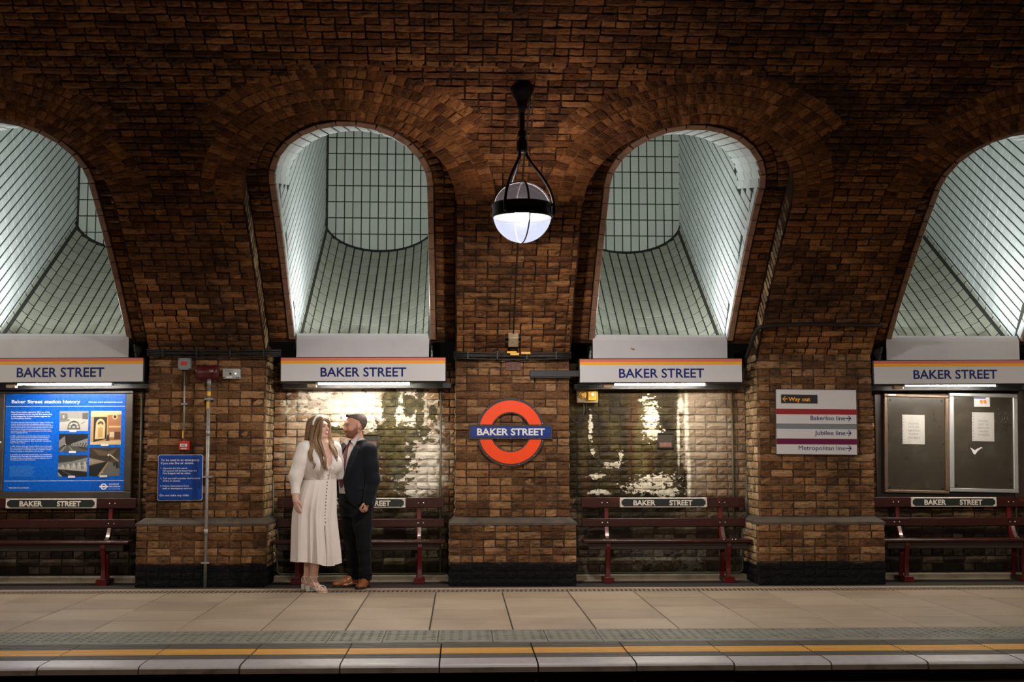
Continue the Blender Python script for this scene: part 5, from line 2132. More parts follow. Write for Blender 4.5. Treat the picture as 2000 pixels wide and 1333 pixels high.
# black and white platform
sh = [(G(.008), [(0, 0), (1, 0), (1, .18), (.4, .62), (.22, .62), (0, .35)]), (G(.28), [(0, .38), (.2, .12), (.23, .55), (0, .80)]), (G(.10), [(.25, .64), (.42, .62), (1, .92), (1, 1), (0, 1), (0, .85)]), (G(.35), [(.24, .66), (.27, .66), (.10, 1), (.03, 1)]), (G(.30), [(.32, .66), (.35, .66), (.56, 1), (.48, 1)]), (G(.33), [(.42, .55), (1, .25), (1, .75), (.42, .66)])]
for i in range(6):
    x = .47 + i * .095
    k = (x - .35) / .62
    sh.append((G(.012), arc_poly(x, .64 + k * .1, .012 + k * .016, .020 + k * .03, 0, math.pi, 6, 5.0)))
    sh.append((G(.60), arc_poly(x + .03, .64 + k * .1, .012 + k * .016, .016 + k * .022, .2, math.pi, 6, 5.4)))
sh.append((G(.7), [(.215, .56), (.25, .56), (.25, .62), (.215, .62)]))
picture((.452, .412, .692, .598), G(.03), sh, 'black and white picture of a curved platform with arches')
# sepia vault with tracks
sh = [(G(.045), [(0, 0), (1, 0), (1, .12), (.45, .30), (0, .35)]), (G(.32), [(0, .42), (.5, .30), (1, .12), (1, .35), (0, .62)]), (G(.55), [(0, .55), (1, .42), (1, .76), (.35, .70), (0, .66)]), (G(.012), [(0, .66), (.35, .69), (1, .80), (1, 1), (.12, 1), (0, .8)]), (G(.5), [(0, .78), (.16, 1), (.08, 1), (0, .88)]), (G(.16), [(.12, .72), (.16, .72), (.6, 1), (.52, 1)])]
for i in range(5):
    x = .12 + i * .19
    sh.append((G(.70), [(x, .48 - i * .04), (x + .07, .46 - i * .04), (x + .10, .60), (x + .02, .62)]))
    sh.append((G(.10), [(x + .10, .44 - i * .03), (x + .12, .43 - i * .03), (x + .15, .62), (x + .13, .62)]))
sh.append((G(.08), arc_poly(.84, .58, .03, .045, 0, 6.28, 14, 1.3)))
picture((.450, .630, .692, .852), G(.20), sh, 'sepia picture of a vaulted platform beside dark tracks')
# ochre picture of a carved doorway
O1, O2, O3 = (.72, .42, .16), (.88, .62, .30), (.30, .11, .04)
sh = [((.93, .70, .40), [(0, 0), (1, 0), (1, .14), (0, .17)]), ((.022, .018, .014), [(.10, .18), (.53, .18), (.53, .83), (.10, .92)]), (O2, [(.17, .42), (.48, .42), (.47, .82), (.14, .84)]), (O2, arc_poly(.325, .42, .0, .155, 0, math.pi, 12, 1.25)), ((.10, .07, .04), arc_poly(.325, .41, .04, .10, .1, 3.0, 10, 1.1)), ((.93, .72, .42), [(.20, .45), (.44, .45), (.43, .80), (.18, .81)]), (O1, [(.25, .48), (.40, .48), (.40, .78), (.24, .79)]),
      ((.50, .20, .08), [(.55, .12), (1, .10), (1, .86), (.60, .86)]), ((.85, .65, .38), arc_poly(.79, .17, .05, .085, 0, 6.28, 16, .95)), ((.03, .025, .02), arc_poly(.79, .17, 0, .05, 0, 6.28, 14, .95)), (O2, [(.60, .44), (.98, .44), (.98, .49), (.60, .49)]), ((.12, .04, .02), [(.78, .62), (.98, .62), (.98, .84), (.78, .84)]), ((.85, .70, .45), [(.63, .62), (.78, .62), (.78, .78), (.63, .78)]), ((.03, .02, .015), [(.555, .70), (.60, .70), (.62, .84), (.53, .84)]), ((.16, .03, .01), [(.51, .84), (.63, .84), (.63, .94), (.51, .94)]), ((.90, .66, .36), [(0, .93), (1, .86), (1, 1), (0, 1)])]
picture((.712, .177, .968, .525), O1, sh, 'warm ochre picture of a carved round-headed doorway')
# brown platform picture
sh = [((.055, .034, .018), [(0, 0), (1, 0), (1, .30), (.62, .48), (0, .38)]), ((.16, .105, .06), [(.1, .05), (.6, .15), (.9, .05), (.7, .3), (.3, .28)]), ((.42, .33, .24), [(0, .36), (.5, .48), (.5, .50), (0, .62)]), ((.010, .009, .008), [(0, .66), (.56, .50), (.62, .50), (.28, 1), (0, 1)]), ((.20, .19, .17), [(.62, .50), (.70, .50), (1, .75), (1, 1), (.32, 1)]), ((.60, .42, .14), [(.60, .51), (.63, .51), (.36, 1), (.28, 1)]), ((.55, .40, .24), [(.62, .20), (.95, .45), (.95, .52), (.62, .24)]), ((.80, .76, .66), [(.66, .22), (.84, .36), (.84, .40), (.66, .25)]), ((.012, .010, .009), [(.86, .50), (.93, .48), (.96, .72), (.88, .74)]), ((.02, .015, .012), [(.78, .55), (.84, .52), (.84, .66), (.79, .66)]), ((.75, .85, .95), arc_poly(.62, .27, 0, .03, 0, 6.28, 10, 1.1)), ((.5, .5, .48), [(.36, .86), (.48, .84), (.46, .89), (.34, .90)])]
for i in range(5):
    x = .04 + i * .09
    sh.append(((.65, .55, .42), arc_poly(x, .52 - i * .0, .02, .034, 0, math.pi, 7, 2.8 - i * .4)))
picture((.708, .553, .964, .848), (.10, .065, .04), sh, 'brown picture of a platform with people waiting')
tilt_tree(root, math.radians(-.15))

# ---- globe lamp
LX, LY = .507, 10.364
LZ = 3.37
root = T_('pendant_globe_lamp', 'lit glass globe lamp hanging on black iron arms from the vault', 'lamp', (LX, LY, LZ - .26))
q = MB()
q.lathe([(.0, .20), (.085, .20), (.10, .165), (.10, .14), (.085, .10), (.06, .06), (.045, .02), (.045, -.02), (.030, -.03), (.024, -.06), (.0, -.06)], (LX, LY, 4.27), (0, 0, 1), 24)
q.build('ceiling_rose', M_IRON, root, True)
q = MB()
q.tube([(LX, LY, 4.24), (LX, LY, 3.95)], .022, 12)
q.lathe([(.024, 0), (.036, .01), (.036, .05), (.026, .06)], (LX, LY, 4.00), (0, 0, 1), 16)
q.lathe([(.0, 0), (.040, .0), (.045, .03), (.045, .10), (.03, .13), (.022, .14)], (LX, LY, 3.86), (0, 0, 1), 16)
q.build('stem', M_IRON, root, True)
RB = .245
for ang in (-12, 118, 236):
    a = math.radians(ang)
    d = np.array([math.cos(a), math.sin(a), 0])
    c = np.array([LX, LY, 0])
    pts = [c + d * r_ + np.array([0, 0, z_]) for r_, z_ in ((.03, 3.97), (.032, 3.87), (.07, 3.79), (.16, 3.67), (.235, 3.54), (.268, 3.42), (.270, 3.33))]
    q = MB()
    q.tube(curve_pts(pts, 24), .0135, 8)
    q.build('hanger_arm', M_IRON, root, True)
q = MB()
q.lathe([(RB - .02, -.045), (RB + .004, -.06), (RB + .012, -.05), (RB + .006, -.02), (RB + .006, .03), (RB + .014, .045), (RB + .004, .06), (RB - .02, .05)], (LX, LY, LZ), (0, 0, 1), 48)
q.build('band', M_IRON, root, True)
gl = glass_mat('bright_globe_glass', (0.76, 0.81, 1.0), 1.35, .55, (0.92, 0.93, 1.0))
dm = glass_mat('dusty_dome_glass', (0.16, 0.13, 0.14), .55, .13, (0.40, 0.34, 0.34))
q = MB()
q.lathe([(RB * math.cos(t), -RB * math.sin(t)) for t in np.linspace(.05, math.pi / 2 - .005, 16)], (LX, LY, LZ - .02), (0, 0, 1), 40)
q.build('lower_glass', gl, root, True)
q = MB()
q.lathe([(RB * math.cos(t), RB * math.sin(t) * .92) for t in np.linspace(.05, math.pi / 2 - .005, 14)], (LX, LY, LZ + .02), (0, 0, 1), 40)
q.build('upper_dome', dm, root, True)
for ang in (-80, 100, 190, 10):
    a = math.radians(ang)
    d = np.array([math.cos(a), math.sin(a), 0])
    q = MB()
    q.tube([np.array([LX, LY, LZ + .02]) + d * (RB + .003) * math.cos(t) + np.array([0, 0, 1]) * (RB * .92 + .003) * math.sin(t) for t in np.linspace(.1, math.pi / 2, 12)], .009, 6)
    q.build('dome_rib', M_IRON, root, True)
for ang in (-78, 102):
    a = math.radians(ang)
    d = np.array([math.cos(a), math.sin(a), 0])
    q = MB()
    q.tube([np.array([LX, LY, LZ - .02]) + d * (RB + .003) * math.cos(t) - np.array([0, 0, 1]) * (RB + .003) * math.sin(t) for t in np.linspace(.1, math.pi / 2, 12)], .006, 6)
    q.build('glass_seam', M_IRON, root, True)
q = MB()
q.lathe([(.0, -.07), (.05, -.05), (.07, 0), (.05, .05), (0, .07)], (LX, LY, LZ - .03), (0, 0, 1), 20)
q.build('bulb', emit('lamp_bulb', (1.0, 0.92, 0.83), 2700.0), root, True)

# ---- drain channel in the platform
q = MB()
q.box((XL, 12.385, -.03), (XR, 12.62, -.022), m=1)
x = -5.2
q.box((XL, 12.385, -.03), (XR, 12.41, 0))
q.box((XL, 12.595, -.03), (XR, 12.62, 0))
while x < 6.6:
    q.add([(x, 12.41, -.001), (x + .026, 12.41, -.001), (x + .036, 12.595, -.001), (x + .010, 12.595, -.001)], [(0, 1, 2, 3)])
    q.add([(x, 12.41, -.001), (x + .026, 12.41, -.001), (x + .026, 12.41, -.022), (x, 12.41, -.022)], [(3, 2, 1, 0)])
    x += .045
o = q.build('drain_channel', [plain('worn_drain_grating', (0.27, 0.20, 0.14), 0.6, wear=0.4, scale=8), M_BLACK])
tag(o, 'slotted drain channel across the platform in front of the piers', 'drain')
# ------------------------------------------------------------------ people
class Sdf:
    """Small signed-distance sculptor: smooth union of tapered limbs and ellipsoids on a grid, meshed by surface nets."""
    def __init__(s, lo, hi, h):
        s.lo, s.h = np.array(lo, float), h
        s.n = np.ceil((np.array(hi) - s.lo) / h).astype(int) + 1
        s.a = np.full(s.n, 0.2, np.float32)
        s.ax = [s.lo[i] + h * np.arange(s.n[i]) for i in range(3)]

    def _win(s, lo, hi):
        i0 = np.clip(np.floor((np.asarray(lo) - s.lo) / s.h).astype(int), 0, s.n - 1)
        i1 = np.clip(np.ceil((np.asarray(hi) - s.lo) / s.h).astype(int) + 1, 1, s.n)
        sl = tuple(slice(a, max(a + 1, b)) for a, b in zip(i0, i1))
        X, Y, Z = np.meshgrid(*[s.ax[i][sl[i]] for i in range(3)], indexing='ij', sparse=True)
        return sl, X, Y, Z

    def _comb(s, sl, d, k, op):
        a = s.a[sl]
        d = d.astype(np.float32)
        if op == 'sub':
            d = -d
        # 'cut' keeps only what lies where d is negative
        if k > 0:
            if op == 'add':
                h = np.clip(.5 + .5 * (a - d) / k, 0, 1)
                r = a * (1 - h) + d * h - k * h * (1 - h)
            else:
                h = np.clip(.5 - .5 * (a - d) / k, 0, 1)
                r = a * (1 - h) + d * h + k * h * (1 - h)
        else:
            r = np.minimum(a, d) if op == 'add' else np.maximum(a, d)
        s.a[sl] = r

    def cap(s, p0, r0, p1, r1, k=.02, op='add', pad=None):
        p0, p1 = np.asarray(p0, float), np.asarray(p1, float)
        m = (pad if pad is not None else 3 * s.h) + k
        lo = np.minimum(p0 - r0, p1 - r1) - m
        hi = np.maximum(p0 + r0, p1 + r1) + m
        sl, X, Y, Z = s._win(lo, hi)
        d = p1 - p0
        L2 = d @ d + 1e-12
        t = np.clip(((X - p0[0]) * d[0] + (Y - p0[1]) * d[1] + (Z - p0[2]) * d[2]) / L2, 0, 1)
        q = np.sqrt((X - p0[0] - t * d[0]) ** 2 + (Y - p0[1] - t * d[1]) ** 2 + (Z - p0[2] - t * d[2]) ** 2)
        s._comb(sl, q - (r0 + (r1 - r0) * t), k, op)

    def limb(s, pts, rs, k=.02, op='add'):
        for i in range(len(pts) - 1):
            s.cap(pts[i], rs[i], pts[i + 1], rs[i + 1], k, op)

    def ell(s, c, rad, B=None, k=.02, op='add'):
        """B: 3x3, rows are the ellipsoid's axes."""
        c, rad = np.asarray(c, float), np.asarray(rad, float)
        B = np.eye(3) if B is None else np.asarray(B, float)
        ext = np.sqrt(((B * rad[:, None]) ** 2).sum(0))
        m = 3 * s.h + k
        sl, X, Y, Z = s._win(c - ext - m, c + ext + m)
        x, y, z = X - c[0], Y - c[1], Z - c[2]
        l = [B[i, 0] * x + B[i, 1] * y + B[i, 2] * z for i in range(3)]
        k0 = np.sqrt(sum((l[i] / rad[i]) ** 2 for i in range(3)))
        k1 = np.sqrt(sum((l[i] / rad[i] ** 2) ** 2 for i in range(3))) + 1e-9
        s._comb(sl, np.where(k0 < 1e-4, -rad.min(), k0 * (k0 - 1) / k1), k, op)

    def fun(s, f, k=0.0, op='add', lo=None, hi=None):
        sl, X, Y, Z = s._win(s.lo if lo is None else lo, s.lo + s.h * s.n if hi is None else hi)
        d = f(X, Y, Z)
        s._comb(sl, np.broadcast_to(d, s.a[sl].shape), k, op)

    def val(s, p):
        q = (np.asarray(p) - s.lo) / s.h
        if np.any(q < 0) or np.any(q > s.n - 1.001):
            return .2
        i = np.floor(q).astype(int)
        f = q - i
        c = s.a[i[0]:i[0] + 2, i[1]:i[1] + 2, i[2]:i[2] + 2].astype(float)
        c = c[0] * (1 - f[0]) + c[1] * f[0]
        c = c[0] * (1 - f[1]) + c[1] * f[1]
        return c[0] * (1 - f[2]) + c[1] * f[2]

    def hit(s, u, v, y0=11.9, y1=13.3, off=0.0):
        """Where the surface shows at photograph position (u, v)."""
        for y in np.arange(y0, y1, .003):
            p = P(u, v, y)
            if s.val(p) < off:
                return p
        return None

    def mesh(s, smooth=1):
        a = s.a
        ins = a < 0
        c = [(i, j, k) for i in (0, 1) for j in (0, 1) for k in (0, 1)]
        n = np.array(a.shape) - 1
        sub = lambda arr, o: arr[o[0]:o[0] + n[0], o[1]:o[1] + n[1], o[2]:o[2] + n[2]]
        cnt = sum(sub(ins, o).astype(np.int8) for o in c)
        act = (cnt > 0) & (cnt < 8)
        idx = np.argwhere(act)
        vid = np.full(act.shape, -1, np.int64)
        vid[act] = np.arange(len(idx))
        corner = np.stack([a[idx[:, 0] + o[0], idx[:, 1] + o[1], idx[:, 2] + o[2]] for o in c], 1).astype(float)
        acc = np.zeros((len(idx), 3))
        num = np.zeros(len(idx))
        for p in range(8):
            for q in range(p + 1, 8):
                if sum(abs(c[p][i] - c[q][i]) for i in range(3)) != 1:
                    continue
                da, db = corner[:, p], corner[:, q]
                m = (da < 0) != (db < 0)
                t = np.where(m, da / np.where(m, da - db, 1), 0)
                acc += np.where(m[:, None], np.array(c[p]) + t[:, None] * (np.array(c[q]) - np.array(c[p])), 0)
                num += m
        v = s.lo + (idx + acc / num[:, None]) * s.h
        faces = []
        for ax in range(3):
            o1, o2 = (ax + 1) % 3, (ax + 2) % 3
            d = [0, 0, 0]
            d[ax] = 1
            A = ins
            sl0 = [slice(None)] * 3
            sl1 = [slice(None)] * 3
            sl0[ax] = slice(0, -1)
            sl1[ax] = slice(1, None)
            e0, e1 = A[tuple(sl0)], A[tuple(sl1)]
            ed = np.argwhere(e0 != e1)
            ok = (ed[:, o1] > 0) & (ed[:, o2] > 0) & (ed[:, o1] < n[o1]) & (ed[:, o2] < n[o2])
            ed = ed[ok]
            inside0 = e0[ed[:, 0], ed[:, 1], ed[:, 2]]
            qs = []
            for s1, s2 in ((1, 1), (0, 1), (0, 0), (1, 0)):
                w = ed.copy()
                w[:, o1] -= s1
                w[:, o2] -= s2
                qs.append(vid[w[:, 0], w[:, 1], w[:, 2]])
            qd = np.stack(qs, 1)
            qd = np.where(inside0[:, None], qd, qd[:, ::-1])
            faces.append(qd)
        f = np.concatenate(faces)
        for _ in range(smooth):
            nb = np.zeros_like(v)
            ct = np.zeros(len(v))
            for i in range(4):
                np.add.at(nb, f[:, i], v[f[:, (i + 1) % 4]])
                np.add.at(ct, f[:, i], 1)
                np.add.at(nb, f[:, (i + 1) % 4], v[f[:, i]])
                np.add.at(ct, f[:, (i + 1) % 4], 1)
            v = v * .4 + .6 * nb / ct[:, None]
        return v, f

    def build(s, name, mats, parent=None, smooth=1, pick=None):
        v, f = s.mesh(smooth)
        me = bpy.data.meshes.new(name)
        me.vertices.add(len(v))
        me.vertices.foreach_set('co', v.ravel().astype(np.float32))
        me.loops.add(len(f) * 4)
        me.loops.foreach_set('vertex_index', f.ravel().astype(np.int32))
        me.polygons.add(len(f))
        me.polygons.foreach_set('loop_start', np.arange(0, len(f) * 4, 4, dtype=np.int32))
        mats = mats if isinstance(mats, (list, tuple)) else [mats]
        for m in mats:
            me.materials.append(m)
        if pick is not None:
            me.polygons.foreach_set('material_index', pick(v[f].mean(1)).astype(np.int32))
        me.polygons.foreach_set('use_smooth', np.ones(len(f), bool))
        me.update(calc_edges=True)
        me.validate()
        return link(name, me, parent)


def unit(v):
    v = np.asarray(v, float)
    return v / np.linalg.norm(v)


def skin_mat(name, c, c2):
    t = NT(name)
    p = t.pos()
    n = t.noise(p, 14, 4)
    t.fin(t.mix(n, c, c2), 0.5, None, Specular_IOR_Level=0.4)
    t.b.inputs['Subsurface Weight'].default_value = 0.12
    t.b.inputs['Subsurface Radius'].default_value = (0.02, 0.008, 0.004)
    return t.m


def cloth_mat(name, c, rough=0.8, sheen=0.2, spec=0.2, weave=0.25, scale=420, aniso=0.0):
    t = NT(name)
    p = t.pos()
    n = t.noise(p, scale, 2)
    m = t.noise(p, 9, 3)
    col = t.mix(t.ma('MULTIPLY', m, 0.35), c, tuple(x * .7 for x in c))
    t.fin(col, rough, t.bump(n, weave, 0.001), Specular_IOR_Level=spec)
    t.b.inputs['Sheen Weight'].default_value = sheen
    return t.m


def hair_mat(name, dark, mid, light_):
    t = NT(name)
    r = rnd(t)
    p = t.pos()
    n = t.noise(p, 30, 3)
    st_ = t.noise(t.scaled(p, (210, 210, 14)), 1.0, 3)
    col = t.ramp(t.ma('ADD', t.ma('MULTIPLY', r, 0.40), t.ma('ADD', t.ma('MULTIPLY', n, 0.25), t.ma('MULTIPLY', st_, 0.45))), [(0.25, dark), (0.55, mid), (0.85, light_)])
    t.fin(col, 0.36, t.bump(st_, 0.5, 0.003), Specular_IOR_Level=0.5)
    return t.m


SKIN_F = skin_mat('fair_skin', (0.62, 0.36, 0.27), (0.68, 0.42, 0.32))
SKIN_M = skin_mat('ruddy_skin', (0.50, 0.25, 0.175), (0.56, 0.29, 0.20))
LIP = plain('lips', (0.52, 0.20, 0.165), 0.4)
EYEW = plain('eye_white', (0.34, 0.31, 0.29), 0.25)
IRIS = plain('dark_iris', (0.030, 0.020, 0.014), 0.15)
BROW = plain('brown_brow', (0.085, 0.040, 0.020), 0.7)
BROW_F = plain('soft_brow', (0.20, 0.105, 0.055), 0.7)


def head(S, c, fd, up, sc, female):
    """Adds a head to the sculpt: c is the middle of the skull, fd where the face points."""
    f = unit(fd)
    s_ = unit(np.cross(np.asarray(up, float), f))      # towards the head's left... its own side axis
    u = np.cross(f, s_)
    B = np.stack([f, s_, u])
    w = lambda a, b, d: c + sc * (f * a + s_ * b + u * d)
    S.ell(w(-.012, 0, .022), np.array([.098, .077, .090]) * sc, B, .02)
    S.ell(w(.028, 0, -.030), np.array([.064, .064, .084]) * sc, B, .025)
    S.ell(w(.056, 0, -.088), np.array([.030, .032, .024]) * sc, B, .025)
    for b in (-1, 1):
        S.cap(w(-.002, b * .055, -.055), .018 * sc, w(.05, b * .022, -.092), .018 * sc, .025)
        S.ell(w(.062, b * .036, -.034), np.array([.024, .024, .022]) * sc, B, .02)
        S.ell(w(-.008, b * .081, -.012), np.array([.020, .011, .031]) * sc, B, .006)
    S.cap(w(.082, -.028, .022), .014 * sc, w(.082, .028, .022), .014 * sc, .02)
    for b in (-1, 1):
        S.ell(w(.096, b * .031, .000), np.array([.016, .016, .011]) * sc, B, .012, 'sub')
    S.cap(w(.090, 0, .004), .008 * sc, w(.112, 0, -.032), (.0105 if female else .013) * sc, .010)
    for b in (-1, 1):
        S.ell(w(.101, b * .011, -.037), np.array([.010, .008, .007]) * sc, B, .006)
    S.ell(w(.094, 0, -.062), np.array([.012, .022, .0055]) * sc, B, .005)
    S.ell(w(.092, 0, -.074), np.array([.012, .019, .007]) * sc, B, .005)
    S.ell(w(.078, 0, -.095), np.array([.018, .018, .014]) * sc, B, .015)
    return w, B


def hand(S, wrist, fdir, pdir, size=1.0, curl=.5, mirror=1, spread=.012):
    """Palm, four unequal bent fingers and a thumb off the side of the palm. fdir: towards the fingertips, pdir: out of the palm."""
    f = unit(fdir)
    p = unit(np.asarray(pdir) - f * (np.asarray(pdir) @ f))
    a = np.cross(f, p) * mirror                     # across the palm, towards the thumb
    w = lambda x, y, z: np.asarray(wrist) + size * (f * x + a * y + p * z)
    S.ell(w(.045, .002, 0), np.array([.048, .038, .015]) * size, np.stack([f, a, p]), .012)
    S.cap(w(-.02, 0, 0), .023 * size, w(.02, 0, 0), .022 * size, .015)
    for i, (L, yy) in enumerate(((.070, .029), (.080, .0098), (.074, -.0098), (.058, -.028))):
        b0 = w(.082 - .004 * (i in (0, 3)), yy, 0)
        d1 = unit(f * math.cos(curl) + p * math.sin(curl) + a * yy * 1.6)
        d2 = unit(f * math.cos(curl * 2.1) + p * math.sin(curl * 2.1) + a * yy * 1.2)
        d3 = unit(f * math.cos(curl * 2.8) + p * math.sin(curl * 2.8) + a * yy * .8)
        k1 = b0 + d1 * L * .45 * size
        k2 = k1 + d2 * L * .32 * size
        k3 = k2 + d3 * L * .23 * size
        S.limb([w(.05, yy * .8, 0), b0, k1, k2, k3], np.array([.0105, .0092, .0084, .0075, .0066]) * size, .002)
    t0, t1, t2, t3 = w(.012, .026, .004), w(.042, .050, .014), w(.070, .054, .022), w(.092, .048, .028)
    S.limb([t0, t1, t2, t3], np.array([.015, .0115, .0098, .0080]) * size, .006)


def foot(S, heel, fd, L=.24, w=.042, lift=0.0):
    f = unit([fd[0], fd[1], 0])
    sd = np.array([-f[1], f[0], 0])
    heel = np.array([heel[0], heel[1], 0.0])
    q = lambda a, b, z: heel + f * a * L + sd * b + np.array([0, 0, z])
    k_ = w / .042
    S.cap(q(.08, 0, .030 + lift), .030 * k_, q(.40, 0, .040 + lift * .6), .030 * k_, .02)
    S.cap(q(.40, 0, .040 + lift * .6), .030, q(.75, 0, .022 + .004), .024, .02)
    S.ell(q(.74, 0, .020), (.055 * k_, .043 * k_, .020), np.stack([f, sd, [0, 0, 1.]]), .015)
    for i, b in enumerate((-.028, -.012, .003, .017, .029)):
        b *= k_
        S.cap(q(.82, b, .015), .010, q(.99 - .018 * abs(i - 1), b * .95, .012), .0085, .003)


def strip_mesh(mb, left, right, th, m=0, nrm=None):
    """A ribbon of cloth with thickness between two edge lines; nrm points to the outside."""
    n = len(left)
    nrm = np.asarray(nrm, float)
    vs = [np.asarray(p) + nrm * th for p in left] + [np.asarray(p) + nrm * th for p in right] + [np.asarray(p) for p in left] + [np.asarray(p) for p in right]
    fs = []
    for i in range(n - 1):
        fs += [(i, i + 1, n + i + 1, n + i), (2 * n + i, 3 * n + i, 3 * n + i + 1, 2 * n + i + 1), (i, 2 * n + i, 2 * n + i + 1, i + 1), (n + i, n + i + 1, 3 * n + i + 1, 3 * n + i)]
    fs += [(0, n, 3 * n, 2 * n), (n - 1, 3 * n - 1, 4 * n - 1, 2 * n - 1)]
    mb.add(vs, fs, m)


# ================================================================ the groom
YG = 12.90


def G_(u, v, dy=0.0):
    return P(u, v, YG + dy)


gf = unit([-.77, -.64, 0])
gl_ = np.array([-gf[1], gf[0], 0])               # his left
GC = G_(694, 1148)
GX0, GY0 = GC[0], YG


def zg(v):
    return float(G_(694, v)[2])


# torso profile: height, half width, half depth, offset along the chest direction
gz = np.array([zg(v) for v in (1010, 990, 965, 940, 915, 895, 880, 868)])
ga = np.array([.175, .185, .185, .190, .205, .215, .190, .10])
gb = np.array([.130, .135, .145, .148, .142, .130, .110, .08])
go = np.array([.0, .0, .012, .016, .008, .0, -.005, -.01])


def groom_torso(infl):
    def f(X, Y, Z):
        l = (X - GX0) * gl_[0] + (Y - GY0) * gl_[1]
        c = (X - GX0) * gf[0] + (Y - GY0) * gf[1]
        a = np.interp(Z, gz, ga) + infl
        b = np.interp(Z, gz, gb) + infl
        o = np.interp(Z, gz, go)
        r = np.sqrt((l / a) ** 2 + ((c - o) / b) ** 2)
        d = (r - 1) * np.minimum(a, b)
        return np.maximum(d, np.maximum(gz[0] - Z, Z - gz[-1] - infl))
    return f


def gl_point(l, c, v):
    z = zg(v)
    return np.array([GX0 + gl_[0] * l + gf[0] * c, GY0 + gl_[1] * l + gf[1] * c, z])


sh_n, sh_f = gl_point(.195, -.01, 882), gl_point(-.185, -.01, 880)
el_n = G_(729, 938, -.20)
wr_n = G_(718, 982, -.235)
el_f, wr_f = G_(664, 930, .30), G_(652, 952, .27)
hip_n, hip_f = gl_point(.085, 0, 990), gl_point(-.085, 0, 990)
kn_n, kn_f = G_(711, 1063, -.085), G_(686, 1063, .06)
an_n, an_f = G_(714.5, 1126, -.075), G_(693, 1125, .075)
hc_g = G_(693.5, 830.5, -.005)
hf_g = unit([-.90, -.40, -.10])
B0 = Sdf((-1.62, 12.2, -.02), (-.70, 13.2, 1.86), .0055)
B0.fun(groom_torso(0.0), .02)
B0.cap(G_(700, 870, .01), .062, G_(697, 850, .0), .058, .03)
wG, BG = head(B0, hc_g, hf_g, (0.03, 0, 1), 1.08, False)
for a, b, c_, r in ((sh_n, el_n, wr_n, (.062, .046, .030)), (sh_f, el_f, wr_f, (.062, .046, .030))):
    B0.limb([a, b, c_], r, .03)
for a, b, c_ in ((hip_n, kn_n, an_n), (hip_f, kn_f, an_f)):
    B0.limb([a, b, c_], (.088, .056, .032), .03)
B0.ell(gl_point(0, 0, 985), (.14, .13, .09), None, .03)
hand(B0, wr_n, unit(G_(713.5, 997, -.25) - wr_n), (-.75, .45, .1), .98, .95, -1)
hand(B0, wr_f, (-.7, .2, -.2), (-.2, -.9, 0), .95, .4)
foot(B0, G_(717.5, 1141, -.03), (-.24, -.97), .20, .030)
foot(B0, G_(697, 1143, .09), (-.80, -.60), .20, .030)


def pick_groom(c):
    r = np.zeros(len(c), int)
    d = lambda p, rad: np.linalg.norm(c - p, axis=1) < rad
    loc = (c - hc_g) @ BG.T / 1.08
    r[(loc[:, 0] > .090) & (np.abs(loc[:, 1]) < .018) & (loc[:, 2] > -.076) & (loc[:, 2] < -.062)] = 1
    return r


groom = B0.build('person', [SKIN_M, LIP, BROW], None, 2, pick_groom)
tag(groom, 'bearded man in dark suit, white shirt and burgundy tie, facing the woman', 'person')
for b in (-1, 1):
    q = MB()
    c = wG(.0785, b * .031, -.001)
    q.lathe([(.0, -.0115), (.008, -.008), (.0115, 0), (.008, .008), (.0, .0115)], c, BG[0], 10, 0)
    q.lathe([(.0, .0120), (.0075, .0095)], c + BG[0] * .0005 - BG[2] * .001, BG[0], 10, 1)
    q.build('eye', [EYEW, IRIS], groom, True)

def brows(w, S_, mat, parent, thick):
    for b in (-1, 1):
        q = MB()
        pts = []
        for y_, z_ in ((.013, .017), (.026, .0225), (.038, .021), (.049, .014)):
            p = w(.13, b * y_, z_)
            d = w(0, b * y_, z_) - p
            d = d / np.linalg.norm(d)
            for i in range(60):
                if S_.val(p) < 0:
                    break
                p = p + d * .002
            pts.append(p)
        q.tube(curve_pts(pts, 9), [thick * (1 - .5 * i / 9) for i in range(10)][:len(curve_pts(pts, 9))] + [thick * .5] * max(0, len(curve_pts(pts, 9)) - 10), 5, flat=.7)
        q.build('eyebrow', mat, parent, True)
        q = MB()
        q.tube(curve_pts([w(.084, b * .0185, .003), w(.0925, b * .029, .0075), w(.088, b * .044, .003)], 8), .0022, 5)
        q.build('eyelashes', BROW, parent, True)


brows(wG, B0, BROW, groom, .0042)

# hair, brushed back, grey at the sides
S = Sdf(hc_g - .17, hc_g + .19, .004)
sc = 1.08
S.ell(wG(-.018, 0, .030), np.array([.102, .083, .096]) * sc, BG, .01)
S.ell(wG(.045, 0, .086), np.array([.050, .050, .024]) * sc, BG, .025)
S.ell(wG(-.01, 0, .092), np.array([.080, .056, .020]) * sc, BG, .02)


def g_hair_cut(X, Y, Z):
    x, y, z = X - hc_g[0], Y - hc_g[1], Z - hc_g[2]
    f, s_, u = [(BG[i, 0] * x + BG[i, 1] * y + BG[i, 2] * z) / sc for i in range(3)]
    front = f - (.068 + .18 * np.clip(u - .075, 0, .04) * 1.0 + .02 * np.clip(u - .09, 0, 1))
    low = -(u - np.where(f > -.02, .035 + .55 * (f + .02), np.where(f > -.05, -.02, -.075 - .2 * (f + .05))))
    temple = np.where(u < .075, f - .035, -1)
    ear = .034 - np.sqrt((f + .006) ** 2 + (u + .012) ** 2)
    strands = .0022 * np.sin(s_ * 420 + u * 60 + f * 30)
    return -np.maximum(np.maximum(np.maximum(front, low), np.maximum(temple, ear * 1.0)) * sc, -1) + strands


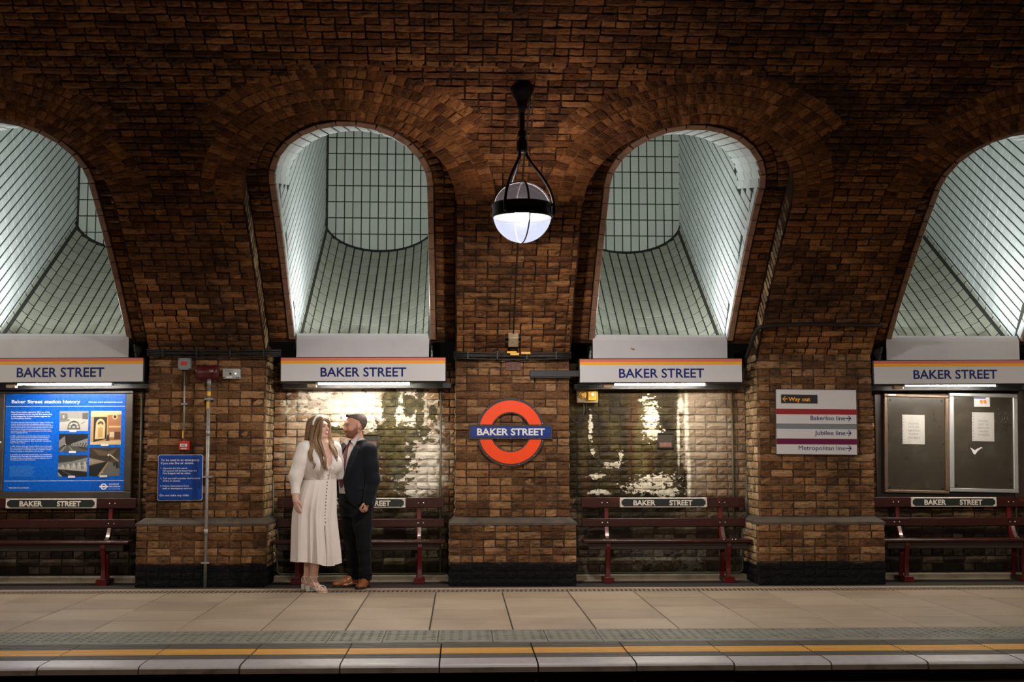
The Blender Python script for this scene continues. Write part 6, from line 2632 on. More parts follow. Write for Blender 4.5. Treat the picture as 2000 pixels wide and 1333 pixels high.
S.fun(g_hair_cut, .006, 'sub')
t = NT('greying_brown_hair')
p_ = t.pos()
x_, y_, z_ = t.xyz(p_)
st = t.noise(t.scaled(p_, (70, 260, 120)), 1.0, 3)
hg = t.step(t.ma('ADD', z_, t.ma('MULTIPLY', st, .03)), float(hc_g[2]) + .020, float(hc_g[2]) + .075)
colr = t.mix(hg, t.ramp(st, [(.35, (.055, .042, .033)), (.65, (.20, .17, .15))]), t.ramp(st, [(.35, (.030, .017, .009)), (.7, (.13, .08, .048))]))
M_GHAIR = t.fin(colr, .5, t.bump(st, .6, .004))
S.build('hair', M_GHAIR, groom, 1)

# beard and moustache
S = Sdf(hc_g - .17, hc_g + .17, .004)
S.ell(wG(.030, 0, -.034), np.array([.070, .069, .088]) * sc, BG, .02)
S.ell(wG(.060, 0, -.094), np.array([.036, .036, .028]) * sc, BG, .02)
for b in (-1, 1):
    S.cap(wG(-.002, b * .058, -.055), .020 * sc, wG(.05, b * .024, -.095), .022 * sc, .02)
    S.cap(wG(.100, b * .004, -.050), .008 * sc, wG(.090, b * .026, -.062), .008 * sc, .008)


def g_beard_cut(X, Y, Z):
    x, y, z = X - hc_g[0], Y - hc_g[1], Z - hc_g[2]
    f, s_, u = [(BG[i, 0] * x + BG[i, 1] * y + BG[i, 2] * z) / sc for i in range(3)]
    line = u - np.where(f < .045, -.045 + .06 * (.045 - f) / .05, -.045 - .0 * f)
    back = -(f - .004)
    mouth = .007 - np.sqrt((np.maximum(0, .100 - f) * .5) ** 2 + (s_ * .7) ** 2 + ((u + .068) * 1.5) ** 2)
    under = -(u + .125 + .25 * (f - .05))
    nz = .0025 * np.sin(f * 900 + s_ * 300) * np.sin(u * 800 + s_ * 500)
    return -np.maximum(np.maximum(line, back), np.maximum(mouth, under)) * sc + nz


S.fun(g_beard_cut, .006, 'sub')
t = NT('short_auburn_beard')
st = t.noise(t.scaled(t.pos(), (200, 200, 120)), 1.0, 3)
S.build('beard', t.fin(t.ramp(st, [(.35, (.085, .032, .014)), (.7, (.26, .115, .055))]), .7, t.bump(st, .7, .003)), groom, 1)

# shirt
M_SHIRT = cloth_mat('white_shirt_cotton', (.66, .60, .58), .75, .1)
S = Sdf((-1.5, 12.3, .85), (-.75, 13.1, 1.6), .006)
S.fun(groom_torso(.006), .01)
S.cap(G_(699, 868, .01), .066, G_(698, 862, .005), .064, .02)
S.fun(lambda X, Y, Z: zg(968) - Z, 0, 'cut')
shirt_s = S
shirt = S.build('shirt', M_SHIRT, groom, 1)
# collar
q = MB()
nb = unit(G_(698, 850) - G_(700, 868))
cc = G_(699.5, 864, .006)
n = 28
lo_, hi_ = [], []
for i in range(n + 1):
    a = math.radians(14) + (2 * math.pi - math.radians(28)) * i / n
    d = gf * math.cos(a) + gl_ * math.sin(a)
    frt = max(0, math.cos(a)) ** 6
    lo_.append(cc + d * (.070 + .012 * frt) + np.array([0, 0, -.014 - .030 * frt]))
    hi_.append(cc + d * .064 + np.array([0, 0, .036 - .012 * max(0, math.cos(a))]))
for i in range(n):
    q.add([lo_[i], lo_[i + 1], hi_[i + 1], hi_[i]], [(0, 1, 2, 3)])
    i0 = [p - unit([p[0] - cc[0], p[1] - cc[1], 0]) * .006 for p in (lo_[i], lo_[i + 1], hi_[i + 1], hi_[i])]
    q.add(i0, [(3, 2, 1, 0)])
    q.add([hi_[i], hi_[i + 1], i0[2], i0[3]], [(0, 1, 2, 3)])
q.build('collar', M_SHIRT, shirt, True)
for pl, dn in (([(684.5, 862), (701.5, 849.5), (703, 858), (692, 870)], unit(gf * .7 + np.array([.25, -.6, .1]))), ([(680.5, 861.5), (677, 869.5), (671.5, 864.5), (674, 857)], gf)):
    pts = []
    for u, v in pl:
        h_ = shirt_s.hit(u, v)
        pts.append((h_ if h_ is not None else G_(u, v, -.09)) + dn * .010)
    ym = np.median([p[1] for p in pts])
    pts = [P(u, v, min(p[1], ym + .03)) for (u, v), p in zip(pl, pts)]
    q = MB()
    q.add(pts + [p - dn * .006 for p in pts], [(0, 1, 2, 3), (7, 6, 5, 4)] + [(i, i + 4, (i + 1) % 4 + 4, (i + 1) % 4) for i in range(4)])
    q.build('collar_wing', M_SHIRT, shirt)
q = MB()
for v in (884, 902, 920, 938, 954):
    u = {884: 684, 902: 680, 920: 677, 938: 674, 954: 675}[v]
    h_ = shirt_s.hit(u, v)
    if h_ is not None:
        q.lathe([(.0055, 0), (.004, .003), (.0005, .0035)], h_, gf, 8)
q.build_each('shirt_button', M_WHITEP, shirt, True)

# tie
M_TIE = cloth_mat('burgundy_silk', (.135, .014, .018), .38, .2, .5, .15)
cl, cr = [], []
for v, u, w in ((869, 681.0, 3.4), (876, 678.6, 3.0), (888, 676.2, 3.8), (902, 673.4, 4.4), (916, 671.0, 4.9), (930, 669.3, 5.2), (942, 668.3, 5.2), (949, 667.8, 4.4), (954, 667.3, .7)):
    w *= .86
    a, b = shirt_s.hit(u - w * .8, v), shirt_s.hit(u + w * .8, v)
    if a is None or b is None:
        c = shirt_s.hit(u + 2, v)
        c = c if c is not None else G_(u, v, -.12)
        a = P(u - w * .8, v, c[1])
        b = P(u + w * .8, v, c[1])
    cl.append(a + gf * .004)
    cr.append(b + gf * .004)
q = MB()
strip_mesh(q, cl, cr, .008, 0, gf)
tie = q.build('tie', M_TIE, groom)
S = Sdf(G_(681, 868, -.08) - .06, G_(681, 868, -.08) + .06, .003)
kp = shirt_s.hit(681.5, 868)
kp = kp if kp is not None else G_(681.5, 868, -.09)
kp = kp + gf * .008 + np.array([0, 0, -.004])
S.cap(kp + gl_ * .010 + np.array([0, 0, .008]), .009, kp - gl_ * .010 + np.array([0, 0, .008]), .009, .006)
S.cap(kp + np.array([0, 0, .006]), .018, kp + np.array([0, 0, -.024]), .012, .008)
S.build('tie_knot', M_TIE, tie, 1)

# jacket
M_JKT = cloth_mat('dark_navy_wool', (.0045, .0068, .011), .8, .08, .2, .3)
v_k = np.array([850, 862, 880, 900, 920, 936, 950, 960, 975, 985, 993, 1000])
l_n = np.array([.085, .084, .080, .064, .046, .034, .040, .052, .085, .12, .165, .21])
l_f = np.array([-.03, -.04, -.065, -.095, -.125, -.135, -.145, -.15, -.165, -.18, -.2, -.22])
zk = np.array([zg(v) for v in v_k])[::-1]
S = Sdf((-1.55, 12.2, .75), (-.68, 13.2, 1.62), .006)
S.fun(groom_torso(.026), .02)
S.ell(gl_point(.01, -.01, 972), (.185, .185, .14), None, .05)
for a, b, c_ in ((sh_n, el_n, wr_n), (sh_f, el_f, wr_f)):
    S.limb([a + np.array([0, 0, -.005]), a * .5 + b * .5, b, b * .5 + c_ * .5, c_ + (c_ - b) * .02], (.086, .076, .066, .056, .050), .03)
    S.cap(a + np.array([0, 0, .012]), .062, gl_point(0, -.02, 866), .060, .05)


def jkt_cut(X, Y, Z):
    l = (X - GX0) * gl_[0] + (Y - GY0) * gl_[1]
    c = (X - GX0) * gf[0] + (Y - GY0) * gf[1]
    ln = np.interp(Z, zk, l_n[::-1])
    lf = np.interp(Z, zk, l_f[::-1])
    return np.maximum(np.maximum(l - ln, lf - l), .0 - c)


S.fun(jkt_cut, .004, 'sub')
S.cap(G_(700, 872, .0), .068, G_(696, 835, -.02), .078, .01, 'sub')

def jkt_hem(X, Y, Z):
    arm = np.sqrt((X - wr_n[0]) ** 2 + (Y - wr_n[1]) ** 2) - .085
    return np.maximum(Z - zg(990.5), -arm)


S.fun(jkt_hem, .004, 'sub')
S.fun(lambda X, Y, Z: (zg(985.5) - Z) + .0 * X, .003, 'cut', wr_n - .10, wr_n + np.array([.12, .10, .02]))
jkt_s = S
jkt = S.build('jacket', M_JKT, groom, 2)
# lapels
M_LAP = cloth_mat('dark_navy_wool_lapel', (.006, .0085, .013), .75, .08, .25, .3)


def on_jkt(u, v, off=.004):
    h_ = jkt_s.hit(u, v)
    return None if h_ is None else h_ + gf * off


inn = [(702.5, 852), (698, 858.5), (693.5, 866), (690.5, 874), (688, 882), (684.5, 893), (681.5, 904), (678.5, 916), (676, 928), (674.8, 937)]
out_ = [(705.5, 851), (706, 858.5), (706.5, 866.0), (701.5, 870), (704.5, 876.5), (699, 890), (692.5, 903), (686, 916), (680, 928), (676, 937.5)]
L1, R1 = [], []
for (a, b), (c, d) in zip(inn, out_):
    pa, pb = on_jkt(a + 1.2, b), on_jkt(c, d)
    if pa is not None and pb is not None:
        L1.append(pa)
        R1.append(pb)
q = MB()
strip_mesh(q, L1, R1, .007, 0, unit(gf + np.array([.3, -.3, .1])))
tag(q.build('lapel', M_LAP, jkt), None)
inn = [(676, 863), (672, 871), (668.5, 880), (665, 890), (662.5, 899), (660.8, 908)]
out_ = [(672.5, 864), (666.5, 870), (664.5, 876), (662, 886), (660.5, 897), (659.8, 908)]
L1, R1 = [], []
for (a, b), (c, d) in zip(inn, out_):
    pa = on_jkt(a - 1.0, b)
    pb = on_jkt(c, d)
    if pa is not None and pb is not None:
        L1.append(pb)
        R1.append(pa)
if len(L1) > 2:
    q = MB()
    strip_mesh(q, L1, R1, .006, 0, gf)
    q.build('lapel', M_LAP, jkt)
# pocket flap and cuff buttons
q = MB()
L1, R1 = [], []
for a in np.linspace(0, 1, 5):
    pa, pb = on_jkt(698.5 + 11 * a, 950.5 + .5 * a, .003), on_jkt(699 + 11 * a, 957 + .5 * a, .003)
    if pa is not None and pb is not None:
        L1.append(pa)
        R1.append(pb)
if len(L1) > 2:
    strip_mesh(q, L1, R1, .006, 0, unit([.25, -.95, .1]))
    q.build('pocket_flap', M_LAP, jkt)
# trousers
M_TRS = cloth_mat('black_navy_trouser_wool', (.0035, .004, .0055), .85, .06, .2, .3)
S = Sdf((-1.5, 12.2, .05), (-.72, 13.2, 1.0), .006)
S.ell(gl_point(0, 0, 985), (.178, .168, .125), None, .05)
S.fun(lambda X, Y, Z: groom_torso(.010)(X, Y, Z), .03)
for a, b, c_, kk in ((hip_n, kn_n, an_n, 1), (hip_f, kn_f, an_f, -1)):
    S.limb([a, a * .5 + b * .5, b, b * .5 + c_ * .5, c_ + np.array([0, 0, .0])], (.108, .093, .070, .060, .057), .03)
    S.cap(c_, .057, c_ + np.array([0, 0, -.05]), .057, .02)
    for i, t_k in enumerate((.05, .12, .2, .80, .88, .95)):                 # soft breaks at knee and hem
        m_ = b * (1 - t_k) + c_ * t_k
        S.cap(m_ + np.array([-.05, -.03, .010 * (-1) ** i]), .016, m_ + np.array([.05, -.04, -.006 * (-1) ** i]), .014, .03)
S.fun(lambda X, Y, Z: Z - zg(963.5), .002, 'cut')
S.fun(lambda X, Y, Z: zg(1133) - Z, .002, 'cut')
S.build('trousers', M_TRS, groom, 2)
# shoes
t = NT('tan_leather')
n_ = t.noise(t.pos(), 18, 4)
M_SHOE = t.fin(t.mix(n_, (.36, .135, .040), (.20, .065, .018)), .28, t.bump(t.noise(t.pos(), 120, 2), .1, .001))
M_SOLE = plain('dark_shoe_sole', (.020, .010, .007), .6)
for nm, heel, fd in (('shoe', G_(717.5, 1142, .0), (-.24, -.97)), ('shoe', G_(698, 1144.5, .11), (-.80, -.60))):
    f = unit([*fd, 0])
    sd = np.array([-f[1], f[0], 0])
    heel = np.array([heel[0], heel[1], 0.0])
    w_ = lambda a, b, z: heel + f * a + sd * b + np.array([0, 0, z])
    S = Sdf(heel + np.minimum(f * .33, 0) - .08, heel + np.maximum(f * .33, 0) + np.array([.08, .08, .17]), .0045)
    Bf = np.stack([f, sd, [0, 0, 1.]])
    S.ell(w_(.035, 0, .050), (.048, .037, .050), Bf, .02)
    S.cap(w_(.035, 0, .10), .044, w_(.085, 0, .085), .042, .02)
    S.ell(w_(.13, 0, .045), (.085, .042, .040), Bf, .03)
    S.cap(w_(.09, 0, .072), .026, w_(.15, 0, .050), .022, .03)
    S.ell(w_(.225, 0, .032), (.066, .044, .027), Bf, .025)
    S.cap(w_(.17, 0, .048), .006, w_(.17, 0, .05), .006, .02)
    S.fun(lambda X, Y, Z: .014 - Z, 0, 'cut')
    S.fun(lambda X, Y, Z: Z - .122, .004, 'cut')
    sh = S.build(nm, M_SHOE, groom, 1)
    q = MB()
    ol = []
    for i in range(28):
        a = 2 * math.pi * i / 28
        x = .145 + .152 * math.cos(a)
        wv = np.interp(x, [-.01, .03, .10, .15, .22, .27, .30], [.010, .041, .038, .041, .051, .040, .006])
        ol.append(heel + f * x + sd * wv * math.copysign(min(1, abs(math.sin(a)) * 2.2), math.sin(a)))
    vs = [p + np.array([0, 0, .001]) for p in ol] + [p + np.array([0, 0, .019]) for p in ol]
    fs = [tuple(range(28))[::-1], tuple(range(28, 56))] + [(i, (i + 1) % 28, 28 + (i + 1) % 28, 28 + i) for i in range(28)]
    q.add(vs, fs)
    q.build('sole', M_SOLE, sh)
    q = MB()
    for i in range(4):
        a = .105 + i * .018
        zt = .0985 - i * .0105
        q.tube([w_(a, -.020, zt - .010), w_(a + .004, 0, zt + .004), w_(a, .020, zt - .010)], .0030, 5)
    q.tube(curve_pts([w_(.10, -.003, .104), w_(.10, -.028, .10), w_(.115, -.034, .08)], 8), .0028, 5)
    q.tube(curve_pts([w_(.10, .003, .104), w_(.10, .028, .10), w_(.118, .034, .08)], 8), .0028, 5)
    q.build_each('lace', M_SOLE, sh)

# ================================================================ the bride
YB = 12.49


def B_(u, v, dy=0.0):
    return P(u, v, YB + dy)


bf = unit([.58, -.81, 0])
bl_ = np.array([-bf[1], bf[0], 0])
BX0, BY0 = float(B_(619.5, 1000)[0]), YB


def zb(v):
    return float(B_(620, v)[2])


def bl_point(l, c, v, cx=0.0):
    return np.array([BX0 + cx + bl_[0] * l + bf[0] * c, BY0 + bl_[1] * l + bf[1] * c, zb(v)])


bz = np.array([zb(v) for v in (1025, 1000, 975, 955, 938, 925, 908, 890, 878, 868)])
ba = np.array([.160, .165, .165, .162, .152, .156, .172, .180, .160, .075])
bb = np.array([.090, .094, .098, .106, .112, .118, .125, .115, .095, .065])


def bride_torso(infl):
    def f(X, Y, Z):
        l = (X - BX0 - .025) * bl_[0] + (Y - BY0) * bl_[1]
        c = (X - BX0 - .025) * bf[0] + (Y - BY0) * bf[1]
        a = np.interp(Z, bz, ba) + infl
        b = np.interp(Z, bz, bb) + infl
        r = np.sqrt((l / a) ** 2 + (c / b) ** 2)
        return np.maximum((r - 1) * np.minimum(a, b), np.maximum(bz[0] - Z, Z - bz[-1] - infl))
    return f


def bust(S, infl):
    for l in (-.082, .088):
        S.ell(bl_point(l, .085, 908, .025), np.array([.088, .086, .090]) + infl, np.stack([bf, bl_, [0, 0, 1.]]), .035)


bs_n, bs_f = bl_point(-.165, -.02, 879, .025), bl_point(.165, -.03, 880, .025)
be_n = B_(577.5, 931, -.13)
bw_n = B_(577, 977, -.20)
be_f, bw_f = B_(660, 929, .32), B_(688, 943, .50)
bh_n, bh_f = bl_point(-.085, -.01, 1000, -.01), bl_point(.055, -.02, 1000, -.01)
bk_n, bk_f = B_(617, 1058, -.09), B_(607, 1058, .08)
bna, bfa = B_(612.5, 1128, -.02), B_(600.5, 1127, .16)
hc_b = B_(621.5, 836.0, .01)
hf_b = unit([.89, -.44, .13])
B1 = Sdf((-2.0, 12.0, -.01), (-1.10, 13.05, 1.83), .0055)
B1.fun(bride_torso(0), .02)
bust(B1, -.004)
B1.cap(B_(631, 872, .0), .054, B_(626, 851, .005), .050, .03)
B1.cap(bl_point(-.09, -.01, 876, .025), .04, B_(631, 868, .0), .05, .04)
wB, BB = head(B1, hc_b, hf_b, (-.10, .05, 1), 1.0, True)
for a, b, c_ in ((bs_n, be_n, bw_n), (bs_f, be_f, bw_f)):
    B1.limb([a, b, c_], (.056, .044, .028), .03)
for a, b, c_ in ((bh_n, bk_n, bna), (bh_f, bk_f, bfa)):
    B1.limb([a, b, b * .65 + c_ * .35, c_], (.070, .058, .056, .036), .03)
hand(B1, bw_n, unit(B_(581, 1004, -.21) - bw_n + np.array([.0, 0, 0])), (.62, .70, .1), .92, .28, 1)
hand(B1, bw_f, (.7, .3, -.1), (.2, .8, 0), .9, .4)
hl_n, fd_n = B_(602.5, 1149.0, .03), (.80, -.60)
hl_n = np.array([hl_n[0], hl_n[1], 0])
foot(B1, hl_n, fd_n, .235, lift=.045)
hl_f = np.array([float(B_(594, 1147, .22)[0]), YB + .22, 0])
foot(B1, hl_f, (.55, -.83), .22, lift=.045)
B1.cap(bna, .036, hl_n + unit([*fd_n, 0]) * .05 + np.array([0, 0, .085]), .036, .02)
B1.cap(bfa, .036, hl_f + unit([.55, -.83, 0]) * .05 + np.array([0, 0, .085]), .036, .02)


def pick_bride(c):
    r = np.zeros(len(c), int)
    loc = (c - hc_b) @ BB.T
    r[(loc[:, 0] > .086) & (np.abs(loc[:, 1]) < .021) & (loc[:, 2] > -.080) & (loc[:, 2] < -.059)] = 1
    return r


bride = B1.build('person', [SKIN_F, LIP, BROW_F, BROW], None, 2, pick_bride)
tag(bride, 'long-haired woman in ivory satin midi dress and pearl headband, looking up at the man', 'person')
for b in (-1, 1):
    q = MB()
    c = wB(.081, b * .031, .000)
    q.lathe([(.0, -.0122), (.009, -.009), (.0122, 0), (.009, .009), (.0, .0122)], c, BB[0], 10, 0)
    q.lathe([(.0, .0130), (.0065, .0115)], c + BB[0] * .0005 + BB[1] * .002, BB[0], 10, 1)
    q.build('eye', [EYEW, IRIS], bride, True)

brows(wB, B1, BROW_F, bride, .0026)

# dress: bodice, sleeves, skirt
t = NT('ivory_satin')
p_ = t.pos()
m_ = t.noise(p_, 8, 3)
M_SATIN = t.fin(t.mix(m_, (.82, .755, .705), (.76, .695, .645)), .36, t.bump(t.noise(t.scaled(p_, (14, 14, 3)), 1.0, 3), .35, .012), Specular_IOR_Level=.45)
t.b.inputs['Sheen Weight'].default_value = .25
S = Sdf((-1.95, 12.0, .9), (-1.1, 13.0, 1.62), .0055)
S.fun(bride_torso(.012), .02)
bust(S, .012)
for (a, b, c_), near in (((bs_n, be_n, bw_n), 1), ((bs_f, be_f, bw_f), 0)):
    cu = b * .42 + c_ * .58
    pts = [a + np.array([0, 0, .012]), a * .6 + b * .4, b, cu]
    S.limb(pts, (.074, .076, .066, .040), .03)
    S.cap(a + np.array([0, 0, .02]), .058, bl_point(-.02 if near else .02, -.02, 872, .025), .045, .04)
    ax = unit(b - a)
    # gathers of the puffed sleeve
    for i in range(9):
        ang = 2 * math.pi * i / 9
        e1 = unit(np.cross(ax, [0, 1, .1]))
        e2 = np.cross(ax, e1)
        d = e1 * math.cos(ang) + e2 * math.sin(ang)
        S.cap(a + np.array([0, 0, .01]) + d * .064 + ax * .01, .015, a * .3 + b * .7 + d * .062, .010, .010)
    S.cap(cu - unit(c_ - b) * .0, .043, cu + unit(c_ - b) * .045, .041, .008)
# pleats under the bust and the seam
for l, c_ in ((-.13, .10), (-.09, .125), (-.045, .13), (.03, .135), (.07, .13), (.11, .11)):
    S.cap(bl_point(l * .85, c_, 932, .025), .006, bl_point(l * 1.05, c_ + .035, 916, .025), .008, .018)


def v_neck(X, Y, Z):
    l = (X - BX0 - .025) * bl_[0] + (Y - BY0) * bl_[1]
    c = (X - BX0 - .025) * bf[0] + (Y - BY0) * bf[1]
    z0_, z1_ = zb(919), zb(868)
    hw = np.interp(Z, [z0_, z0_ + .06, z1_, z1_ + .05], [-.02, .018, .068, .075])
    return np.maximum(np.abs(l - .012) - hw, .01 - c)


S.fun(v_neck, .004, 'sub')
S.cap(B_(632, 876, .0), .060, B_(626, 845, .005), .075, .01, 'sub')


def waist_cut(X, Y, Z):
    t_ = np.clip((be_n[2] - Z) / (be_n[2] - bw_n[2]), -.3, 1)
    arm = np.sqrt((X - be_n[0] - t_ * (bw_n[0] - be_n[0])) ** 2 + (Y - be_n[1] - t_ * (bw_n[1] - be_n[1])) ** 2) - .075
    return np.maximum(Z - zb(938.5), -arm)


S.fun(waist_cut, 0, 'sub')
ct = be_n * .42 + bw_n * .58
ct_end = ct + unit(bw_n - be_n) * .046
axn = unit(bw_n - be_n)
S.fun(lambda X, Y, Z: -((X - ct_end[0]) * axn[0] + (Y - ct_end[1]) * axn[1] + (Z - ct_end[2]) * axn[2]), 0, 'sub', ct_end - .075, ct_end + .075)
bod_s = S
dress = S.build('dress', M_SATIN, bride, 2)
tag(dress, None)
# skirt: bias-cut, folds opening towards the hem, slit at the front seam
q = MB()
NA, NZ = 220, 34
zt, zh = zb(937.5), float(P(620, 1105, YB - .2)[2])
v_sk = np.array([937, 950, 965, 985, 1006, 1040, 1075, 1110])
z_sk = np.array([zb(v) for v in v_sk])[::-1]
ha = np.array([.172, .185, .200, .212, .215, .220, .226, .232])[::-1]
hb = np.array([.135, .146, .158, .170, .180, .195, .208, .215])[::-1]
cxs = np.array([.022, .012, .002, -.010, -.018, -.012, -.002, .004])[::-1]
fa = math.atan2(bf[1], bf[0])
slit_ang = fa + .06
rings = []
for k in range(NZ + 1):
    kk = k / NZ
    zc_ = zt + (zh - zt) * kk
    ring_ = []
    for i in range(NA):
        an = 2 * math.pi * i / NA
        rel = an - fa
        fold = (.75 * (1 - 2 * abs(math.sin(4.5 * an + .3 + .5 * math.sin(2 * an))) ** .8) + .35 * (1 - 2 * abs(math.sin(8 * an + 1.1 + .5 * kk)) ** .9) + .2 * math.sin(5 * an + 1.0))
        amp = .002 + .046 * max(0, kk - .03) ** .95
        a_, b_ = np.interp(zc_, z_sk, ha), np.interp(zc_, z_sk, hb)
        d = np.array([math.cos(an), math.sin(an), 0])
        l, c = d @ bl_, d @ bf
        r0 = 1 / math.sqrt((l / a_) ** 2 + (c / b_) ** 2)
        r0 += amp * fold
        # slit: the two edges fall in
        ds = abs((an - slit_ang + math.pi) % (2 * math.pi) - math.pi)
        if kk > .52:
            r0 -= .020 * max(0, 1 - ds / .09) * min(1, (kk - .52) / .05)
        hemz = (.012 * math.sin(an * 3 + .4) + .006 * fold + .035 * max(0, -math.cos(an - .5)) ** 2) * kk
        ring_.append(np.array([BX0 + np.interp(zc_, z_sk, cxs), BY0, zc_ + hemz]) + d * r0)
    rings.append(ring_)
vs = [p for r_ in rings for p in r_]
fs = []
for k in range(NZ):
    for i in range(NA):
        an = 2 * math.pi * (i + .5) / NA
        ds = abs((an - slit_ang + math.pi) % (2 * math.pi) - math.pi)
        if k / NZ > .52 and ds < .020 + .012 * k / NZ:
            continue
        j = (i + 1) % NA
        fs.append((k * NA + i, (k + 1) * NA + i, (k + 1) * NA + j, k * NA + j))
q.add(vs, fs)
skirt = q.build('skirt', M_SATIN, dress, True)
M_PEARL = plain('pearl', (.70, .66, .62), .2)
M_BTN = plain('dull_gold_button', (.26, .19, .13), .35, .4)
for i in range(15):
    v = 929 + i * 6.35
    kk = min(1, max(0, (zb(v) - zt) / (zh - zt)))
    if v < 938:
        h_ = bod_s.hit(641 - .2 * i, v)
        c = h_ if h_ is not None else B_(641, v, -.15)
    else:
        k = int(round(kk * NZ))
        i_ = int(round(slit_ang / (2 * math.pi) * NA)) % NA
        c = rings[k][i_] + np.array([0, 0, zb(v) - (zt + (zh - zt) * k / NZ)])
    q = MB()
    q.lathe([(.0075, -.001), (.007, .003), (.0035, .006), (.0003, .0065)], c + bf * .001, bf, 8)
    q.build('button', M_BTN, dress, True)
for i in range(2):
    q = MB()
    c = ct_end - axn * (.012 + .022 * i) + unit([-.2, -1, 0]) * .045
    q.lathe([(.006, -.003), (.005, .002), (.0003, .004)], c, unit([-.2, -1, 0]), 8)
    q.build('button', M_PEARL, dress, True)

# sandals
M_SAND = plain('ivory_leather', (.74, .70, .64), .35)
for heel, fd, an_ in ((hl_n, fd_n, bna), (hl_f, (.55, -.83), bfa)):
    f = unit([*fd, 0])
    sd = np.array([-f[1], f[0], 0])
    w_ = lambda a, b, z: heel + f * a + sd * b + np.array([0, 0, z])
    q = MB()
    n = 15
    xs = np.linspace(-.012, .252, n)
    wd_ = np.interp(xs, [-.012, .02, .08, .13, .19, .235, .252], [.012, .030, .028, .035, .042, .030, .006])
    zs = np.interp(xs, [-.012, .06, .12, .17, .252], [.058, .056, .030, .008, .006])
    vs = [w_(x, -a, z) for x, a, z in zip(xs, wd_, zs)] + [w_(x, a, z) for x, a, z in zip(xs, wd_, zs)] + [w_(x, -a, max(.001, z - .008)) for x, a, z in zip(xs, wd_, zs)] + [w_(x, a, max(.001, z - .008)) for x, a, z in zip(xs, wd_, zs)]
    fs = []
    for i in range(n - 1):
        fs += [(i, n + i, n + i + 1, i + 1), (2 * n + i, 2 * n + i + 1, 3 * n + i + 1, 3 * n + i), (i, i + 1, 2 * n + i + 1, 2 * n + i), (n + i, 3 * n + i, 3 * n + i + 1, n + i + 1)]
    q.add(vs, fs)
    sand = q.build('sandal', M_SAND, bride)
    q = MB()
    for zz0, zz1, s0, s1 in ((0, .052, .026, .030),):
        c4 = [(-.010, -s0), (.040, -s0), (.040, s0), (-.010, s0)]
        vs = [w_(x, y, .001) for x, y in c4] + [w_(x * 1.05, y * 1.1, zz1) for x, y in c4]
        q.add(vs, [(3, 2, 1, 0), (4, 5, 6, 7)] + [(i, (i + 1) % 4, 4 + (i + 1) % 4, 4 + i) for i in range(4)])
    q.build('block_heel', M_SAND, sand)
    arc = lambda x0_, x1_, w0, h_: curve_pts([w_(x0_, -w0, .014), w_((x0_ + x1_) / 2, -w0 * .62, h_ * .85), w_((x0_ + x1_) / 2, w0 * .1, h_), w_(x1_, w0 * .75, h_ * .72), w_(x1_, w0, .014)], 16)
    for st_ in (arc(.212, .205, .042, .043), arc(.150, .195, .043, .066), arc(.190, .135, .043, .068)):
        q = MB()
        q.tube(st_, .0048, 6, flat=.6)
        q.build('strap', M_SAND, sand, True)
    q = MB()
    c = an_ + np.array([0, 0, .004])
    q.tube([c + f * .040 * math.cos(a) + sd * .040 * math.sin(a) for a in np.linspace(0, 2 * math.pi, 20)], .0048, 6)
    q.tube(curve_pts([w_(-.006, -.026, .06), w_(.03, -.040, .11), c + sd * -.040], 10), .0045, 6)
    q.tube(curve_pts([w_(-.006, .026, .06), w_(.03, .040, .11), c + sd * .040], 10), .0045, 6)
    q.tube(curve_pts([c + sd * -.040, w_(.12, -.038, .07), w_(.15, -.042, .02)], 10), .0042, 6)
    q.build_each('ankle_strap', M_SAND, sand, True)

# hair: waves of strands over a soft core
M_BHAIR = hair_mat('dark_blonde_hair', (.13, .072, .032), (.28, .165, .080), (.47, .31, .165))
S = Sdf((-1.75, 12.2, 1.0), (-1.1, 12.95, 1.84), .0055)
S.ell(wB(-.022, 0, .026), (.104, .088, .096), BB, .01)
S.ell(wB(-.06, 0, -.06), (.062, .085, .10), BB, .04)
S.limb([B_(607, 850, .05), B_(603, 872, .04), B_(608, 893, .0)], (.050, .052, .030), .04)
S.limb([B_(616, 845, -.045), B_(615, 866, -.06), B_(618, 885, -.09), B_(628, 905, -.15)], (.036, .040, .034, .014), .03)
S.limb([B_(640, 846, .09), B_(646, 868, .08), B_(655, 890, .05)], (.030, .032, .014), .03)


def b_face_cut(X, Y, Z):
    x, y, z = X - hc_b[0], Y - hc_b[1], Z - hc_b[2]
    f, s_, u = [(BB[i, 0] * x + BB[i, 1] * y + BB[i, 2] * z) for i in range(3)]
    w = np.interp(u, [-.16, -.10, -.04, .04, .085, .105], [.066, .070, .070, .064, .036, .0])
    return np.maximum(np.abs(s_) - w, .022 - f)


